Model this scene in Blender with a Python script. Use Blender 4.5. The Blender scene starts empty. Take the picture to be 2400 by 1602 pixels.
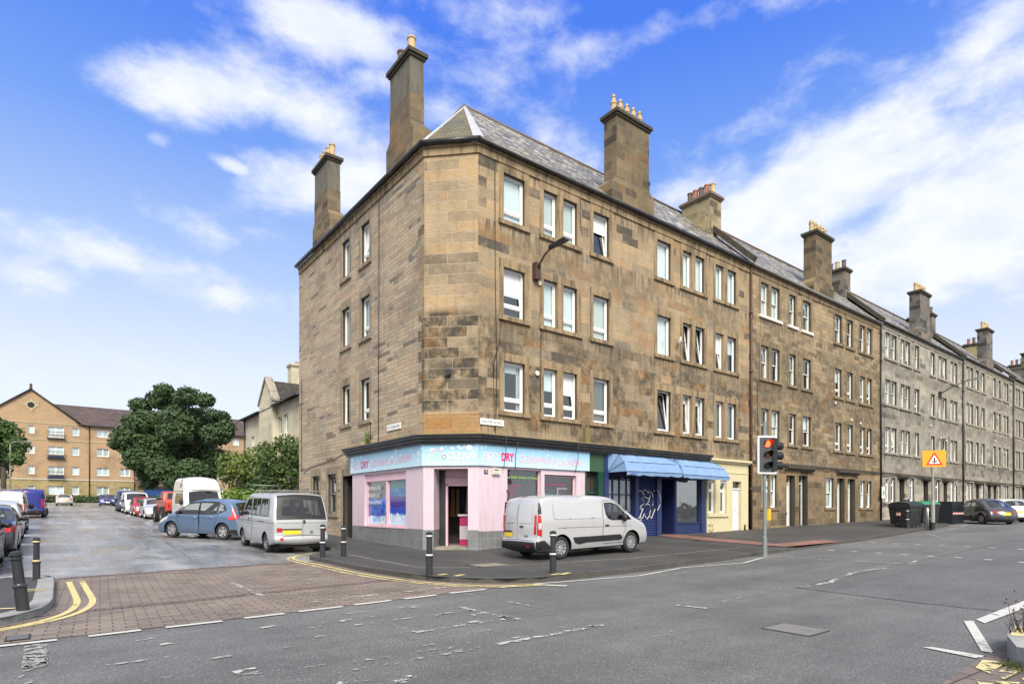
import bpy, bmesh, math, random
from math import sin, cos, pi, radians, sqrt, atan2, floor
from mathutils import Vector, Matrix, geometry
random.seed(7)
SC = bpy.context.scene
COL = SC.collection

# ------------------------------------------------------------------ camera
cam = bpy.data.objects.new('camera', bpy.data.cameras.new('camera'))
COL.objects.link(cam)
cam.location = (0, 0, 1.6)
cam.rotation_euler = (pi/2, 0, -atan2(.6121, .7908))
cam.data.sensor_width = 36
cam.data.lens = 1393/2400*36
cam.data.shift_y = (1190-801)/2400
cam.data.clip_end = 3000
SC.camera = cam

# ------------------------------------------------------------------ exposure
SC.view_settings.view_transform = 'Standard'
SC.view_settings.look = 'None'
SC.view_settings.exposure = 1.36
SC.view_settings.gamma = 1.0

# ------------------------------------------------------------------ node helpers
def setin(nt, node, k, v):
    s = node.inputs[k]
    if isinstance(v, bpy.types.NodeSocket): nt.links.new(v, s)
    else:
        if hasattr(s.default_value, '__len__') and not isinstance(v, (tuple, list)): v = (v,)*len(s.default_value)
        if hasattr(s.default_value, '__len__') and len(s.default_value) == 4 and len(v) == 3: v = (*v, 1)
        s.default_value = v
def nd(nt, t, ins=None, **props):
    n = nt.nodes.new('ShaderNode'+t)
    for k, v in props.items(): setattr(n, k, v)
    for k, v in (ins or {}).items(): setin(nt, n, k, v)
    return n
def mth(nt, op, a, b=0.0, c=0.0, clamp=False):
    n = nt.nodes.new('ShaderNodeMath'); n.operation = op; n.use_clamp = clamp
    setin(nt, n, 0, a); setin(nt, n, 1, b)
    if op in ('MULTIPLY_ADD', 'SMOOTH_MIN', 'COMPARE'): setin(nt, n, 2, c)
    return n.outputs[0]
def sstep(nt, x, a, b):
    n = nd(nt, 'MapRange', {'Value': x, 'From Min': a, 'From Max': b}, interpolation_type='SMOOTHSTEP')
    return n.outputs[0]
def mixc(nt, f, a, b, mode='MIX'):
    n = nt.nodes.new('ShaderNodeMix'); n.data_type = 'RGBA'; n.blend_type = mode
    setin(nt, n, 0, f); setin(nt, n, 6, a); setin(nt, n, 7, b)
    return n.outputs[2]
def ramp(nt, f, stops, interp='LINEAR'):
    n = nt.nodes.new('ShaderNodeValToRGB'); n.color_ramp.interpolation = interp
    el = n.color_ramp.elements
    while len(el) < len(stops): el.new(0.5)
    for e, (p, c) in zip(el, stops):
        e.position = p; e.color = (*c, 1) if len(c) == 3 else c
    setin(nt, n, 0, f)
    return n.outputs[0]
def noise(nt, vec, scale, detail=4, rough=.55, dist=0.0, out=0):
    n = nd(nt, 'TexNoise', {'Vector': vec, 'Scale': scale, 'Detail': detail, 'Roughness': rough, 'Distortion': dist})
    return n.outputs[out]

# ------------------------------------------------------------------ sky and sun
SUN_EL, SUN_AZ = radians(44), radians(208)         # azimuth from +Y towards +X: behind the camera
w = bpy.data.worlds.new('World'); SC.world = w; w.use_nodes = True
nt = w.node_tree; nt.nodes.clear()
sky = nd(nt, 'TexSky', sky_type='NISHITA', sun_disc=False)
sky.sun_elevation = SUN_EL; sky.sun_rotation = SUN_AZ; sky.air_density = 1.0; sky.dust_density = 1.2; sky.ozone_density = 2.0
geo = nd(nt, 'TexCoord').outputs['Generated']
sep = nd(nt, 'SeparateXYZ', {0: geo})
dx, dy, dz = sep.outputs
az = mth(nt, 'ARCTAN2', dx, dy)
el = mth(nt, 'ARCSINE', dz)
# cloud field: wind-stretched noise in direction space, thickened where the real clouds stood
zc = mth(nt, 'ADD', mth(nt, 'MAXIMUM', dz, 0.0), 0.22)
flat = nd(nt, 'CombineXYZ', {0: mth(nt, 'DIVIDE', dx, zc), 1: mth(nt, 'DIVIDE', dy, zc), 2: 0.3}).outputs[0]
puff = nd(nt, 'Mapping', {'Vector': geo, 'Scale': (1, 1, 1.9)}).outputs[0]
n1 = mth(nt, 'ADD', mth(nt, 'MULTIPLY', noise(nt, flat, 2.0, 10, .6, .3), .45), mth(nt, 'MULTIPLY', noise(nt, puff, 4.2, 12, .62, .25), .55))
n2 = noise(nt, puff, 13, 8, .62, .2)
fld = mth(nt, 'ADD', mth(nt, 'MULTIPLY', n1, .78), mth(nt, 'MULTIPLY', n2, .22))
def dir_of(u, v):                                  # u, v measured on the photograph -> azimuth, elevation
    a = (u-1200)/1393; X, Y, Z = .6121+.7908*a, .7908-.6121*a, (1190-v)/1393
    return atan2(X, Y), atan2(Z, sqrt(X*X+Y*Y))
CLOUDS = [(455, 215, 215, 85, -8, .95), (610, 190, 120, 70, 15, .5), (775, 60, 180, 75, 4, .85), (300, 615, 300, 60, 5, .55), (60, 635, 110, 45, 0, .6),
          (430, 520, 170, 50, 14, .5), (640, 560, 160, 50, 5, .35), (720, 270, 140, 75, 0, .6), (760, 440, 220, 90, -10, .85), (830, 330, 120, 60, 0, .5),
          (540, 388, 60, 22, 8, .8), (865, 190, 70, 45, 0, .45), (370, 330, 40, 30, 0, .6), (520, 680, 60, 28, 0, .5),
          (1900, 470, 330, 130, -14, 1.0), (2200, 560, 380, 170, -10, 1.1), (2250, 210, 380, 100, -16, .42), (2030, 310, 160, 60, -8, .6),
          (1520, 80, 480, 60, -4, .28), (1150, 30, 220, 60, 0, .30), (1330, 350, 120, 50, 20, .35), (1740, 310, 140, 45, -10, .35), (1660, 430, 160, 60, -8, .55),
          (1820, 590, 240, 80, 0, .9), (1040, 265, 90, 40, 0, .6), (2330, 80, 160, 60, -20, .5), (2000, 700, 500, 120, 0, .6)]
acc = None
for (u, v, ru, rv, rot, k) in CLOUDS:
    a0, e0 = dir_of(u, v); a1, _ = dir_of(u+ru, v); _, e1 = dir_of(u, v-rv)
    wa, we = abs(a1-a0), abs(e1-e0)
    cr, sr = cos(radians(rot)), sin(radians(rot))
    da, de = mth(nt, 'SUBTRACT', az, a0), mth(nt, 'SUBTRACT', el, e0)
    p = mth(nt, 'ADD', mth(nt, 'MULTIPLY', da, cr/wa), mth(nt, 'MULTIPLY', de, -sr/wa))
    q = mth(nt, 'ADD', mth(nt, 'MULTIPLY', da, sr/we), mth(nt, 'MULTIPLY', de, cr/we))
    d2 = mth(nt, 'ADD', mth(nt, 'MULTIPLY', p, p), mth(nt, 'MULTIPLY', q, q))
    g = mth(nt, 'MULTIPLY', mth(nt, 'EXPONENT', mth(nt, 'MULTIPLY', d2, -.9)), k)
    acc = g if acc is None else mth(nt, 'MAXIMUM', acc, g)
cover = mth(nt, 'ADD', mth(nt, 'MULTIPLY', acc, .82), mth(nt, 'MULTIPLY_ADD', fld, 2.7, -1.18))
# unseen bright cloud added behind the camera and overhead to whiten the light
back = sstep(nt, mth(nt, 'ADD', mth(nt, 'MULTIPLY', dx, -.6121), mth(nt, 'MULTIPLY', dy, -.7908)), -.35, .25)
over = sstep(nt, el, .74, 1.0)
cover = mth(nt, 'ADD', cover, mth(nt, 'MULTIPLY', mth(nt, 'MAXIMUM', back, over), .75))
dens = mth(nt, 'POWER', sstep(nt, cover, .26, .84), .85)
tone = ramp(nt, mth(nt, 'DIVIDE', el, 1.0), [(0, (5.3, 5.4, 5.6)), (.20, (4.6, 4.95, 5.5)), (.36, (2.6, 3.55, 5.4)), (.51, (1.1, 2.2, 5.4)), (.67, (.38, 1.28, 5.3)), (1, (.22, .95, 4.9))])
hs = nd(nt, 'HueSaturation', {'Hue': .52, 'Saturation': 1.1, 'Value': 1.0, 'Color': sky.outputs[0]}).outputs[0]
blue = mixc(nt, .80, hs, tone)
shade = mixc(nt, sstep(nt, n2, .3, .7), (4.5, 4.85, 5.5), (5.3, 5.4, 5.55))
col = mixc(nt, mth(nt, 'MULTIPLY', dens, .94), blue, shade)
bg = nd(nt, 'Background', {'Color': col, 'Strength': .075})
nt.links.new(bg.outputs[0], nd(nt, 'OutputWorld').inputs[0])

sun = bpy.data.objects.new('sun', bpy.data.lights.new('sun', 'SUN'))
COL.objects.link(sun)
sun.data.energy = 2.3; sun.data.angle = radians(32); sun.data.color = (1, .93, .82)
sun.rotation_euler = (pi/2-SUN_EL, 0, pi-SUN_AZ)

# ------------------------------------------------------------------ materials
def newmat(name):
    m = bpy.data.materials.new(name); m.use_nodes = True
    nt = m.node_tree; nt.nodes.clear()
    out = nd(nt, 'OutputMaterial'); b = nd(nt, 'BsdfPrincipled')
    nt.links.new(b.outputs[0], out.inputs[0])
    return m, nt, b
def bump(nt, b, h, strength=.3, dist=.02):
    n = nd(nt, 'Bump', {'Height': h, 'Strength': strength, 'Distance': dist}); nt.links.new(n.outputs[0], b.inputs['Normal'])
def pos(nt): return nd(nt, 'NewGeometry').outputs['Position']
def uvn(nt): return nd(nt, 'UVMap').outputs[0]

def plain(name, c, rough=.6, metal=0.0, var=.12, vscale=3.0, coat=0.0, dirt=None, spec=.5, streak=False):
    """paint, plastic or metal with uneven wear; dirt = (colour, amount)"""
    m, nt, b = newmat(name)
    p = nd(nt, 'TexCoord').outputs['Object']
    n = noise(nt, p, vscale, 5, .6)
    lo = tuple(x*(1-var) for x in c); hi = tuple(min(1, x*(1+var)) for x in c)
    col = mixc(nt, n, lo, hi)
    if dirt:
        pv = p
        if streak: pv = nd(nt, 'Mapping', {'Vector': p, 'Scale': (6, 6, .7)}).outputs[0]
        d = sstep(nt, noise(nt, pv, 1.7 if streak else 2.2, 7, .66), .46, .74)
        col = mixc(nt, mth(nt, 'MULTIPLY', d, dirt[1]), col, dirt[0])
    setin(nt, b, 'Base Color', col); setin(nt, b, 'Roughness', mth(nt, 'MULTIPLY_ADD', n, .2, rough-.1)); setin(nt, b, 'Metallic', metal)
    setin(nt, b, 'Specular IOR Level', spec); setin(nt, b, 'Coat Weight', coat); setin(nt, b, 'Coat Roughness', .06)
    return m

def stone(name, cols, bw, bh, mortar=(.30, .27, .22), ms=.008, soot=None, bias=0.0, rough=.92, streak=.35, mottled=.3, wob=.006, bumpk=.5, green=0, runs=(), iron=.35):
    """coursed masonry: every block its own tone, weathering across blocks, soot with a shape of its own"""
    m, nt, b = newmat(name)
    uv = uvn(nt); P = pos(nt)
    wv = nd(nt, 'VectorMath', {0: nd(nt, 'TexNoise', {'Vector': P, 'Scale': 2.5, 'Detail': 3}).outputs[1], 1: (.5, .5, .5)}, operation='SUBTRACT').outputs[0]
    wv = nd(nt, 'VectorMath', {0: wv, 3: wob*4}, operation='SCALE').outputs[0]
    v = nd(nt, 'VectorMath', {0: uv, 1: wv}, operation='ADD').outputs[0]
    br = nd(nt, 'TexBrick', {'Vector': v, 'Color1': (0, 0, 0), 'Color2': (1, 1, 1), 'Mortar': (.5, .5, .5), 'Scale': 1.0, 'Mortar Size': ms, 'Mortar Smooth': .3, 'Bias': bias, 'Brick Width': bw, 'Row Height': bh}, offset=.37, squash=1.25, squash_frequency=3)
    val = br.outputs[0]; fac = br.outputs[1]
    val = mth(nt, 'MULTIPLY_ADD', mth(nt, 'SUBTRACT', noise(nt, P, .9, 4, .6), .5), .5, val)
    col = ramp(nt, val, cols)
    grain = nd(nt, 'Mapping', {'Vector': uv, 'Scale': (1.6, 14, 1)}).outputs[0]
    g1 = noise(nt, grain, 2.2, 6, .65); g2 = noise(nt, P, 11, 6, .7)
    col = mixc(nt, 1.0, col, ramp(nt, g1, [(.25, (1-mottled,)*3), (.75, (1+mottled*.6,)*3)]), 'MULTIPLY')
    col = mixc(nt, 1.0, col, ramp(nt, g2, [(.2, (.80, .80, .80)), (.8, (1.14, 1.13, 1.11))]), 'MULTIPLY')
    st = nd(nt, 'Mapping', {'Vector': uv, 'Scale': (3.2, .28, 1)}).outputs[0]
    sk = sstep(nt, noise(nt, st, 1.5, 6, .62), .50, .78)
    col = mixc(nt, mth(nt, 'MULTIPLY', sk, streak), col, (.055, .05, .042))
    col = mixc(nt, 1.0, col, ramp(nt, noise(nt, P, .42, 7, .68), [(.32, (.66, .67, .68)), (.5, (1, 1, 1)), (.7, (1.12, 1.08, 1.02))]), 'MULTIPLY')
    if soot:
        z = nd(nt, 'SeparateXYZ', {0: P}).outputs[2]
        tot = None
        for (za, zb, zc_, zd, k) in soot:      # rises from za to zb, falls from zc to zd
            win = mth(nt, 'MULTIPLY', sstep(nt, z, za, zb), mth(nt, 'SUBTRACT', 1.0, sstep(nt, z, zc_, zd)))
            # decided block by block, so the edges of the stain follow the joints
            nn = mth(nt, 'ADD', mth(nt, 'MULTIPLY', noise(nt, P, .55, 4, .6), .75), mth(nt, 'MULTIPLY', br.outputs[0], .34))
            t = mth(nt, 'MULTIPLY', mth(nt, 'MULTIPLY', sstep(nt, nn, .40, .62), win), k)
            tot = t if tot is None else mth(nt, 'MAXIMUM', tot, t)
        tot = mth(nt, 'MULTIPLY', tot, mth(nt, 'MULTIPLY_ADD', g1, .6, .62), clamp=True)
        col = mixc(nt, mth(nt, 'MULTIPLY', tot, sstep(nt, noise(nt, P, 2.6, 5, .7), .22, .62)), col, mixc(nt, g2, (.030, .028, .024), (.075, .068, .052)))
    if runs:
        z = nd(nt, 'SeparateXYZ', {0: P}).outputs[2]; tot = None
        rv = sstep(nt, noise(nt, nd(nt, 'Mapping', {'Vector': uv, 'Scale': (4.5, .55, 1)}).outputs[0], 1.6, 6, .66), .40, .66)
        for zs_ in runs:
            t = mth(nt, 'MULTIPLY', sstep(nt, z, zs_-1.15, zs_-.2), mth(nt, 'LESS_THAN', z, zs_-.14))
            tot = t if tot is None else mth(nt, 'MAXIMUM', tot, t)
        col = mixc(nt, mth(nt, 'MULTIPLY', mth(nt, 'MULTIPLY', tot, rv), .78), col, (.05, .044, .036))
    if iron:
        im = sstep(nt, mth(nt, 'ADD', mth(nt, 'MULTIPLY', noise(nt, P, .8, 5, .65), .7), mth(nt, 'MULTIPLY', br.outputs[0], .3)), .56, .72)
        col = mixc(nt, mth(nt, 'MULTIPLY', im, iron), col, (.34, .165, .055))
    if green:
        gm = mth(nt, 'MULTIPLY', sstep(nt, noise(nt, P, .8, 5, .6), .52, .7), green)
        col = mixc(nt, gm, col, (.12, .11, .045))
    mk = mth(nt, 'MULTIPLY', fac, mth(nt, 'MULTIPLY_ADD', g2, .9, .2), clamp=True)
    col = mixc(nt, mk, col, mortar)
    setin(nt, b, 'Base Color', col); setin(nt, b, 'Roughness', rough); setin(nt, b, 'Specular IOR Level', .25)
    h = mth(nt, 'ADD', mth(nt, 'MULTIPLY', g1, .5), mth(nt, 'MULTIPLY', mth(nt, 'SUBTRACT', 1.0, fac), .9))
    h = mth(nt, 'ADD', h, mth(nt, 'MULTIPLY', g2, .4))
    bump(nt, b, h, bumpk, .02)
    return m

SANDCOLS = [(0.0, (.11, .095, .075)), (.07, (.25, .205, .145)), (.2, (.335, .262, .172)), (.5, (.385, .298, .192)), (.8, (.415, .302, .178)), (.93, (.35, .285, .20)), (1.0, (.28, .245, .19))]
MAT = {}
MAT['ashlar'] = stone('tan_ashlar', SANDCOLS, .95, .33, (.27, .215, .14), .005, soot=[(3.6, 4.2, 7.2, 8.6, 1.0), (9.6, 10.3, 10.6, 11.2, .6)], streak=.38, runs=(4.88, 8.1, 11.34, 13.4), iron=.5)
MAT['corner'] = stone('corner_ashlar', [(0, (.16, .13, .095)), (.14, (.30, .238, .16)), (.4, (.375, .292, .19)), (.75, (.41, .30, .175)), (1, (.315, .26, .19))], 1.05, .345, (.44, .40, .33), .009, soot=[(4.75, 4.85, 7.9, 8.3, 1.35)], streak=.3, green=.25, iron=.4)
MAT['corner_orange'] = stone('orange_repair_stone', [(0, (.30, .17, .07)), (.5, (.36, .20, .08)), (1, (.31, .20, .10))], 1.3, .42, (.42, .36, .26), .008, streak=.35)
MAT['side'] = stone('buff_rubble', [(0, (.19, .16, .135)), (.05, (.33, .28, .215)), (.3, (.425, .355, .26)), (.52, (.47, .395, .285)), (.74, (.445, .345, .245)), (.9, (.41, .305, .23)), (1, (.34, .285, .23))], .84, .142, (.24, .205, .165), .011, streak=.28, mottled=.30, wob=.016, bumpk=1.0, iron=.15)
MAT['ashlar2'] = stone('olive_ashlar', [(0, (.15, .12, .08)), (.15, (.275, .22, .148)), (.4, (.37, .285, .178)), (.65, (.41, .305, .182)), (.85, (.325, .255, .168)), (1, (.24, .20, .14))], .7, .22, (.27, .23, .17), .008, soot=[(2.0, 2.6, 10.2, 10.8, .85)], streak=.4, wob=.014, bumpk=1.0, runs=(5.02, 8.2, 11.4), iron=.35)
MAT['ashlar3'] = stone('grey_ashlar', [(0, (.14, .13, .112)), (.15, (.27, .247, .207)), (.45, (.365, .335, .28)), (.75, (.42, .385, .32)), (1, (.28, .258, .218))], .9, .33, (.25, .235, .21), .006, soot=[(2.5, 3.5, 7.8, 8.6, .5), (10.4, 10.9, 11.1, 11.6, .5)], streak=.4, runs=(5.4, 8.6, 11.7), iron=.08)
MAT['base2'] = stone('brown_base_ashlar', [(0, (.09, .075, .055)), (.2, (.21, .155, .093)), (.5, (.32, .228, .125)), (.8, (.28, .21, .125)), (1, (.18, .145, .10))], .8, .34, (.24, .2, .14), .007, soot=[(-1, 0, 2.6, 3.6, .65)], streak=.45)
MAT['chim'] = stone('chimney_stone', [(0, (.07, .06, .045)), (.25, (.155, .125, .08)), (.5, (.23, .175, .105)), (.75, (.20, .155, .10)), (1, (.12, .105, .08))], .7, .33, (.24, .21, .15), .007, soot=[(15.3, 15.9, 20, 21, .55)], streak=.5)
MAT['chim_y'] = stone('yellow_chimney_stone', [(0, (.10, .09, .07)), (.3, (.33, .28, .17)), (.7, (.38, .32, .19)), (1, (.28, .24, .15))], .7, .36, (.42, .38, .28), .006, streak=.25)
MAT['chim_render'] = plain('rendered_chimney', (.135, .125, .10), .95, var=.4, vscale=1.6, dirt=((.04, .036, .03), .9), streak=True)
MAT['chim_grey'] = stone('grey_chimney_stone', [(0, (.05, .048, .044)), (.3, (.12, .115, .105)), (.7, (.19, .18, .165)), (1, (.13, .125, .115))], .7, .33, (.2, .19, .17), .007, streak=.45)
MAT['wallrubble'] = stone('garden_wall_rubble', [(0, (.08, .075, .06)), (.4, (.21, .185, .14)), (.8, (.26, .225, .17)), (1, (.14, .125, .1))], .45, .2, (.22, .2, .16), .012, streak=.3, wob=.02)
MAT['flatbrick'] = stone('orange_brick', [(0, (.34, .235, .145)), (.5, (.41, .29, .18)), (1, (.375, .265, .165))], .225, .075, (.42, .28, .16), .006, streak=.05, mottled=.1, bumpk=.2, iron=0)
MAT['flatstone'] = stone('yellow_base_blocks', [(0, (.26, .205, .10)), (.5, (.38, .31, .16)), (1, (.31, .25, .13))], .45, .2, (.30, .25, .14), .010, streak=.1, mottled=.2, iron=0)
MAT['cream'] = stone('cream_ashlar', [(0, (.48, .44, .33)), (.5, (.60, .55, .42)), (1, (.54, .49, .37))], .9, .36, (.45, .40, .3), .004, streak=.28, mottled=.16, bumpk=.3, iron=0)
def dressed(name, c, dark=.5):
    m, nt, b = newmat(name)
    P = pos(nt)
    g = noise(nt, P, 1.3, 6, .62); f = noise(nt, P, 14, 5, .7)
    col = mixc(nt, g, tuple(x*.62 for x in c), tuple(x*1.3 for x in c))
    sv = nd(nt, 'Mapping', {'Vector': P, 'Scale': (3.5, 3.5, .5)}).outputs[0]
    col = mixc(nt, mth(nt, 'MULTIPLY', sstep(nt, noise(nt, sv, 1.3, 6, .65), .42, .68), dark), col, (.05, .044, .035))
    col = mixc(nt, 1.0, col, ramp(nt, f, [(.2, (.82,)*3), (.8, (1.12,)*3)]), 'MULTIPLY')
    setin(nt, b, 'Base Color', col); setin(nt, b, 'Roughness', .92); setin(nt, b, 'Specular IOR Level', .25)
    bump(nt, b, f, .3, .01)
    return m
MAT['dress'] = dressed('dressed_sandstone', (.315, .232, .138), .75)
MAT['dress2'] = dressed('dressed_brown_stone', (.25, .19, .115), .65)
MAT['dress3'] = dressed('dressed_grey_stone', (.33, .30, .25), .45)
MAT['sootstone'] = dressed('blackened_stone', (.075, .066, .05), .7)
MAT['dress_side'] = dressed('dressed_buff_stone', (.30, .245, .175), .5)
MAT['whitestone'] = plain('white_painted_stone', (.62, .60, .55), .8, dirt=((.3, .27, .2), .5), streak=True)

def slate_mat(name, dark, light, moss=.0):
    m, nt, b = newmat(name)
    uv = uvn(nt); P = pos(nt)
    br = nd(nt, 'TexBrick', {'Vector': uv, 'Color1': (0, 0, 0), 'Color2': (1, 1, 1), 'Mortar': (0, 0, 0), 'Scale': 1.0, 'Mortar Size': .012, 'Mortar Smooth': .2, 'Brick Width': .30, 'Row Height': .21}, offset=.5)
    val = br.outputs[0]
    col = ramp(nt, val, [(0, dark), (.55, tuple((a+c)/2 for a, c in zip(dark, light))), (1, light)])
    col = mixc(nt, 1.0, col, ramp(nt, noise(nt, P, 1.1, 6, .65), [(.3, (.6,)*3), (.7, (1.3,)*3)]), 'MULTIPLY')
    if moss: col = mixc(nt, mth(nt, 'MULTIPLY', sstep(nt, noise(nt, P, 1.6, 6, .65), .42, .62), moss), col, (.14, .115, .03))
    col = mixc(nt, br.outputs[1], col, (.015, .015, .015))
    setin(nt, b, 'Base Color', col); setin(nt, b, 'Roughness', mth(nt, 'MULTIPLY_ADD', val, .3, .42)); setin(nt, b, 'Specular IOR Level', .35)
    # each slate tips up towards its lower edge
    v = nd(nt, 'SeparateXYZ', {0: uv}).outputs[1]
    ramp_ = mth(nt, 'SUBTRACT', 1.0, mth(nt, 'FRACT', mth(nt, 'DIVIDE', v, .21)))
    h = mth(nt, 'ADD', mth(nt, 'MULTIPLY', ramp_, .5), mth(nt, 'ADD', mth(nt, 'MULTIPLY', val, .5), mth(nt, 'MULTIPLY', br.outputs[1], -.6)))
    bump(nt, b, h, .8, .03)
    return m
MAT['slate'] = slate_mat('grey_slate_painted_glints', (.06, .056, .05), (.40, .39, .36), .45)  # palest slates have white sky glints painted into their colour
MAT['slate_moss'] = slate_mat('mossy_slate', (.06, .055, .04), (.16, .14, .08), .8)
MAT['tile_dark'] = slate_mat('dark_brown_tiles', (.035, .028, .025), (.075, .06, .05), .1)
MAT['tile_red'] = slate_mat('red_brown_tiles', (.075, .05, .042), (.135, .095, .08), .0)
MAT['lead'] = plain('lead_flashing', (.42, .43, .45), .5, .3, .2)
MAT['gutter'] = plain('black_gutter_paint', (.018, .018, .02), .4, dirt=((.09, .08, .06), .5))
MAT['gutter_grey'] = plain('grey_gutter', (.20, .19, .18), .5, dirt=((.06, .055, .05), .5))
MAT['rust'] = plain('rusty_iron_pipe', (.055, .03, .022), .6, var=.5, dirt=((.16, .06, .03), .6), streak=True)
MAT['pot_buff'] = plain('buff_clay', (.48, .36, .20), .8, dirt=((.2, .15, .09), .5))
MAT['ridge'] = plain('dull_clay_ridge', (.15, .105, .08), .9, var=.3)
MAT['pot_red'] = plain('red_clay', (.36, .14, .07), .8, dirt=((.1, .06, .04), .5))
MAT['pot_dark'] = plain('sooty_clay', (.13, .09, .07), .8, var=.3)
MAT['upvc'] = plain('white_upvc', (.78, .78, .77), .35, var=.04, dirt=((.5, .48, .43), .25))
MAT['sash'] = plain('white_painted_timber', (.66, .65, .61), .5, var=.06, dirt=((.4, .38, .33), .4))
MAT['black'] = plain('black_plastic', (.015, .015, .016), .45, var=.2)
MAT['rubber'] = plain('tyre_rubber', (.018, .018, .018), .85, var=.25, vscale=9, dirt=((.06, .055, .05), .35))
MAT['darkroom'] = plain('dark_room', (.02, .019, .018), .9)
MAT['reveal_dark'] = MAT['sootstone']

def glass_mat(name, tint=(.9, .95, .95), base=.03, rough=.015, refl=1.0):
    m = bpy.data.materials.new(name); m.use_nodes = True
    nt = m.node_tree; nt.nodes.clear()
    out = nd(nt, 'OutputMaterial')
    tr = nd(nt, 'BsdfTransparent', {'Color': tint}); gl = nd(nt, 'BsdfGlossy', {'Color': (1, 1, 1), 'Roughness': rough})
    wob = noise(nt, pos(nt), 1.3, 2, .5)
    bp = nd(nt, 'Bump', {'Height': wob, 'Strength': .06, 'Distance': .1})
    nt.links.new(bp.outputs[0], gl.inputs['Normal'])
    f = nd(nt, 'LayerWeight', {'Blend': .5}).outputs['Facing']      # Schlick's curve, the same from both sides of the pane
    k = mth(nt, 'MULTIPLY_ADD', mth(nt, 'POWER', f, 4.2), .8*refl, base+.035*refl, clamp=True)
    mx = nd(nt, 'MixShader', {0: k}); nt.links.new(tr.outputs[0], mx.inputs[1]); nt.links.new(gl.outputs[0], mx.inputs[2])
    nt.links.new(mx.outputs[0], out.inputs[0])
    return m
MAT['glass'] = glass_mat('window_glass', base=.05)
MAT['blind'] = plain('pale_blind', (.80, .81, .82), .9, var=.08, vscale=.8)
def curtain_mat(name, c):
    m, nt, b = newmat(name)
    P = nd(nt, 'TexCoord').outputs['Object']
    mp = nd(nt, 'Mapping', {'Vector': P, 'Scale': (1, 1, .05)}).outputs[0]
    n = noise(nt, mp, 16, 4, .6)
    setin(nt, b, 'Base Color', mixc(nt, n, tuple(x*.7 for x in c), tuple(min(1, x*1.2) for x in c))); setin(nt, b, 'Roughness', .95)
    bump(nt, b, n, .6, .03)
    return m
MAT['curtain'] = curtain_mat('net_curtain', (.66, .66, .64))
MAT['curtain_dark'] = curtain_mat('grey_curtain', (.16, .155, .15))
MAT['carglass'] = None
def carglass_mat():
    m, nt, b = newmat('tinted_car_glass')
    n = noise(nt, pos(nt), 2.2, 4, .6)
    setin(nt, b, 'Base Color', mixc(nt, n, (.012, .014, .015), (.045, .05, .05))); setin(nt, b, 'Roughness', .04); setin(nt, b, 'Specular IOR Level', .9)
    return m
MAT['carglass'] = carglass_mat()
MAT['autoglass'] = glass_mat('car_window_glass', (.62, .66, .65), .05, .01, 1.1)
MAT['privacyglass'] = glass_mat('dark_car_window_glass', (.22, .24, .24), .07, .01, 1.2)
def carpaint(name, c, metal=.35, rough=.32, grime=.25):
    m, nt, b = newmat(name)
    P = nd(nt, 'TexCoord').outputs['Object']
    z = nd(nt, 'SeparateXYZ', {0: P}).outputs[2]
    n = noise(nt, P, 3.0, 6, .6)
    # road dirt thrown up along the sills
    d = mth(nt, 'MULTIPLY', mth(nt, 'SUBTRACT', 1.0, sstep(nt, mth(nt, 'ADD', z, mth(nt, 'MULTIPLY', n, .35)), .35, .85)), grime)
    col = mixc(nt, n, tuple(x*.93 for x in c), tuple(min(1, x*1.06) for x in c))
    setin(nt, b, 'Base Color', mixc(nt, d, col, (.10, .09, .075)))
    setin(nt, b, 'Metallic', metal); setin(nt, b, 'Roughness', mth(nt, 'MULTIPLY_ADD', d, .6, rough)); setin(nt, b, 'Coat Weight', .7); setin(nt, b, 'Coat Roughness', .05)
    return m
def emit(name, c, s):
    m, nt, b = newmat(name)
    setin(nt, b, 'Base Color', c); setin(nt, b, 'Emission Color', c); setin(nt, b, 'Emission Strength', s); setin(nt, b, 'Roughness', .3)
    return m
MAT['redlamp'] = plain('red_lens', (.42, .012, .012), .15, var=.2, vscale=20, coat=.6)
MAT['clearlamp'] = plain('clear_lens', (.55, .55, .55), .12, .3, .2, vscale=20, coat=.6)
MAT['amber'] = plain('amber_lens', (.6, .2, .02), .2, coat=.5)
MAT['plate_y'] = plain('yellow_plate', (.78, .55, .02), .4, var=.1, vscale=6)
MAT['plate_w'] = plain('white_plate', (.7, .7, .66), .4, var=.1)
MAT['alloy'] = plain('alloy_wheel', (.50, .50, .52), .3, .7, .15)
MAT['steelwheel'] = plain('steel_wheel', (.16, .16, .165), .5, .3, .2)
MAT['chrome'] = plain('chrome', (.7, .7, .72), .12, 1.0, .03)
MAT['castiron'] = plain('black_bollard_paint', (.022, .025, .03), .38, var=.25, dirt=((.07, .07, .065), .45), streak=True)
MAT['white_p'] = plain('white_band_paint', (.72, .71, .66), .5, dirt=((.35, .33, .28), .4))
MAT['yellow_p'] = plain('cream_band_paint', (.62, .52, .22), .5, dirt=((.3, .25, .12), .4))

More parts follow.
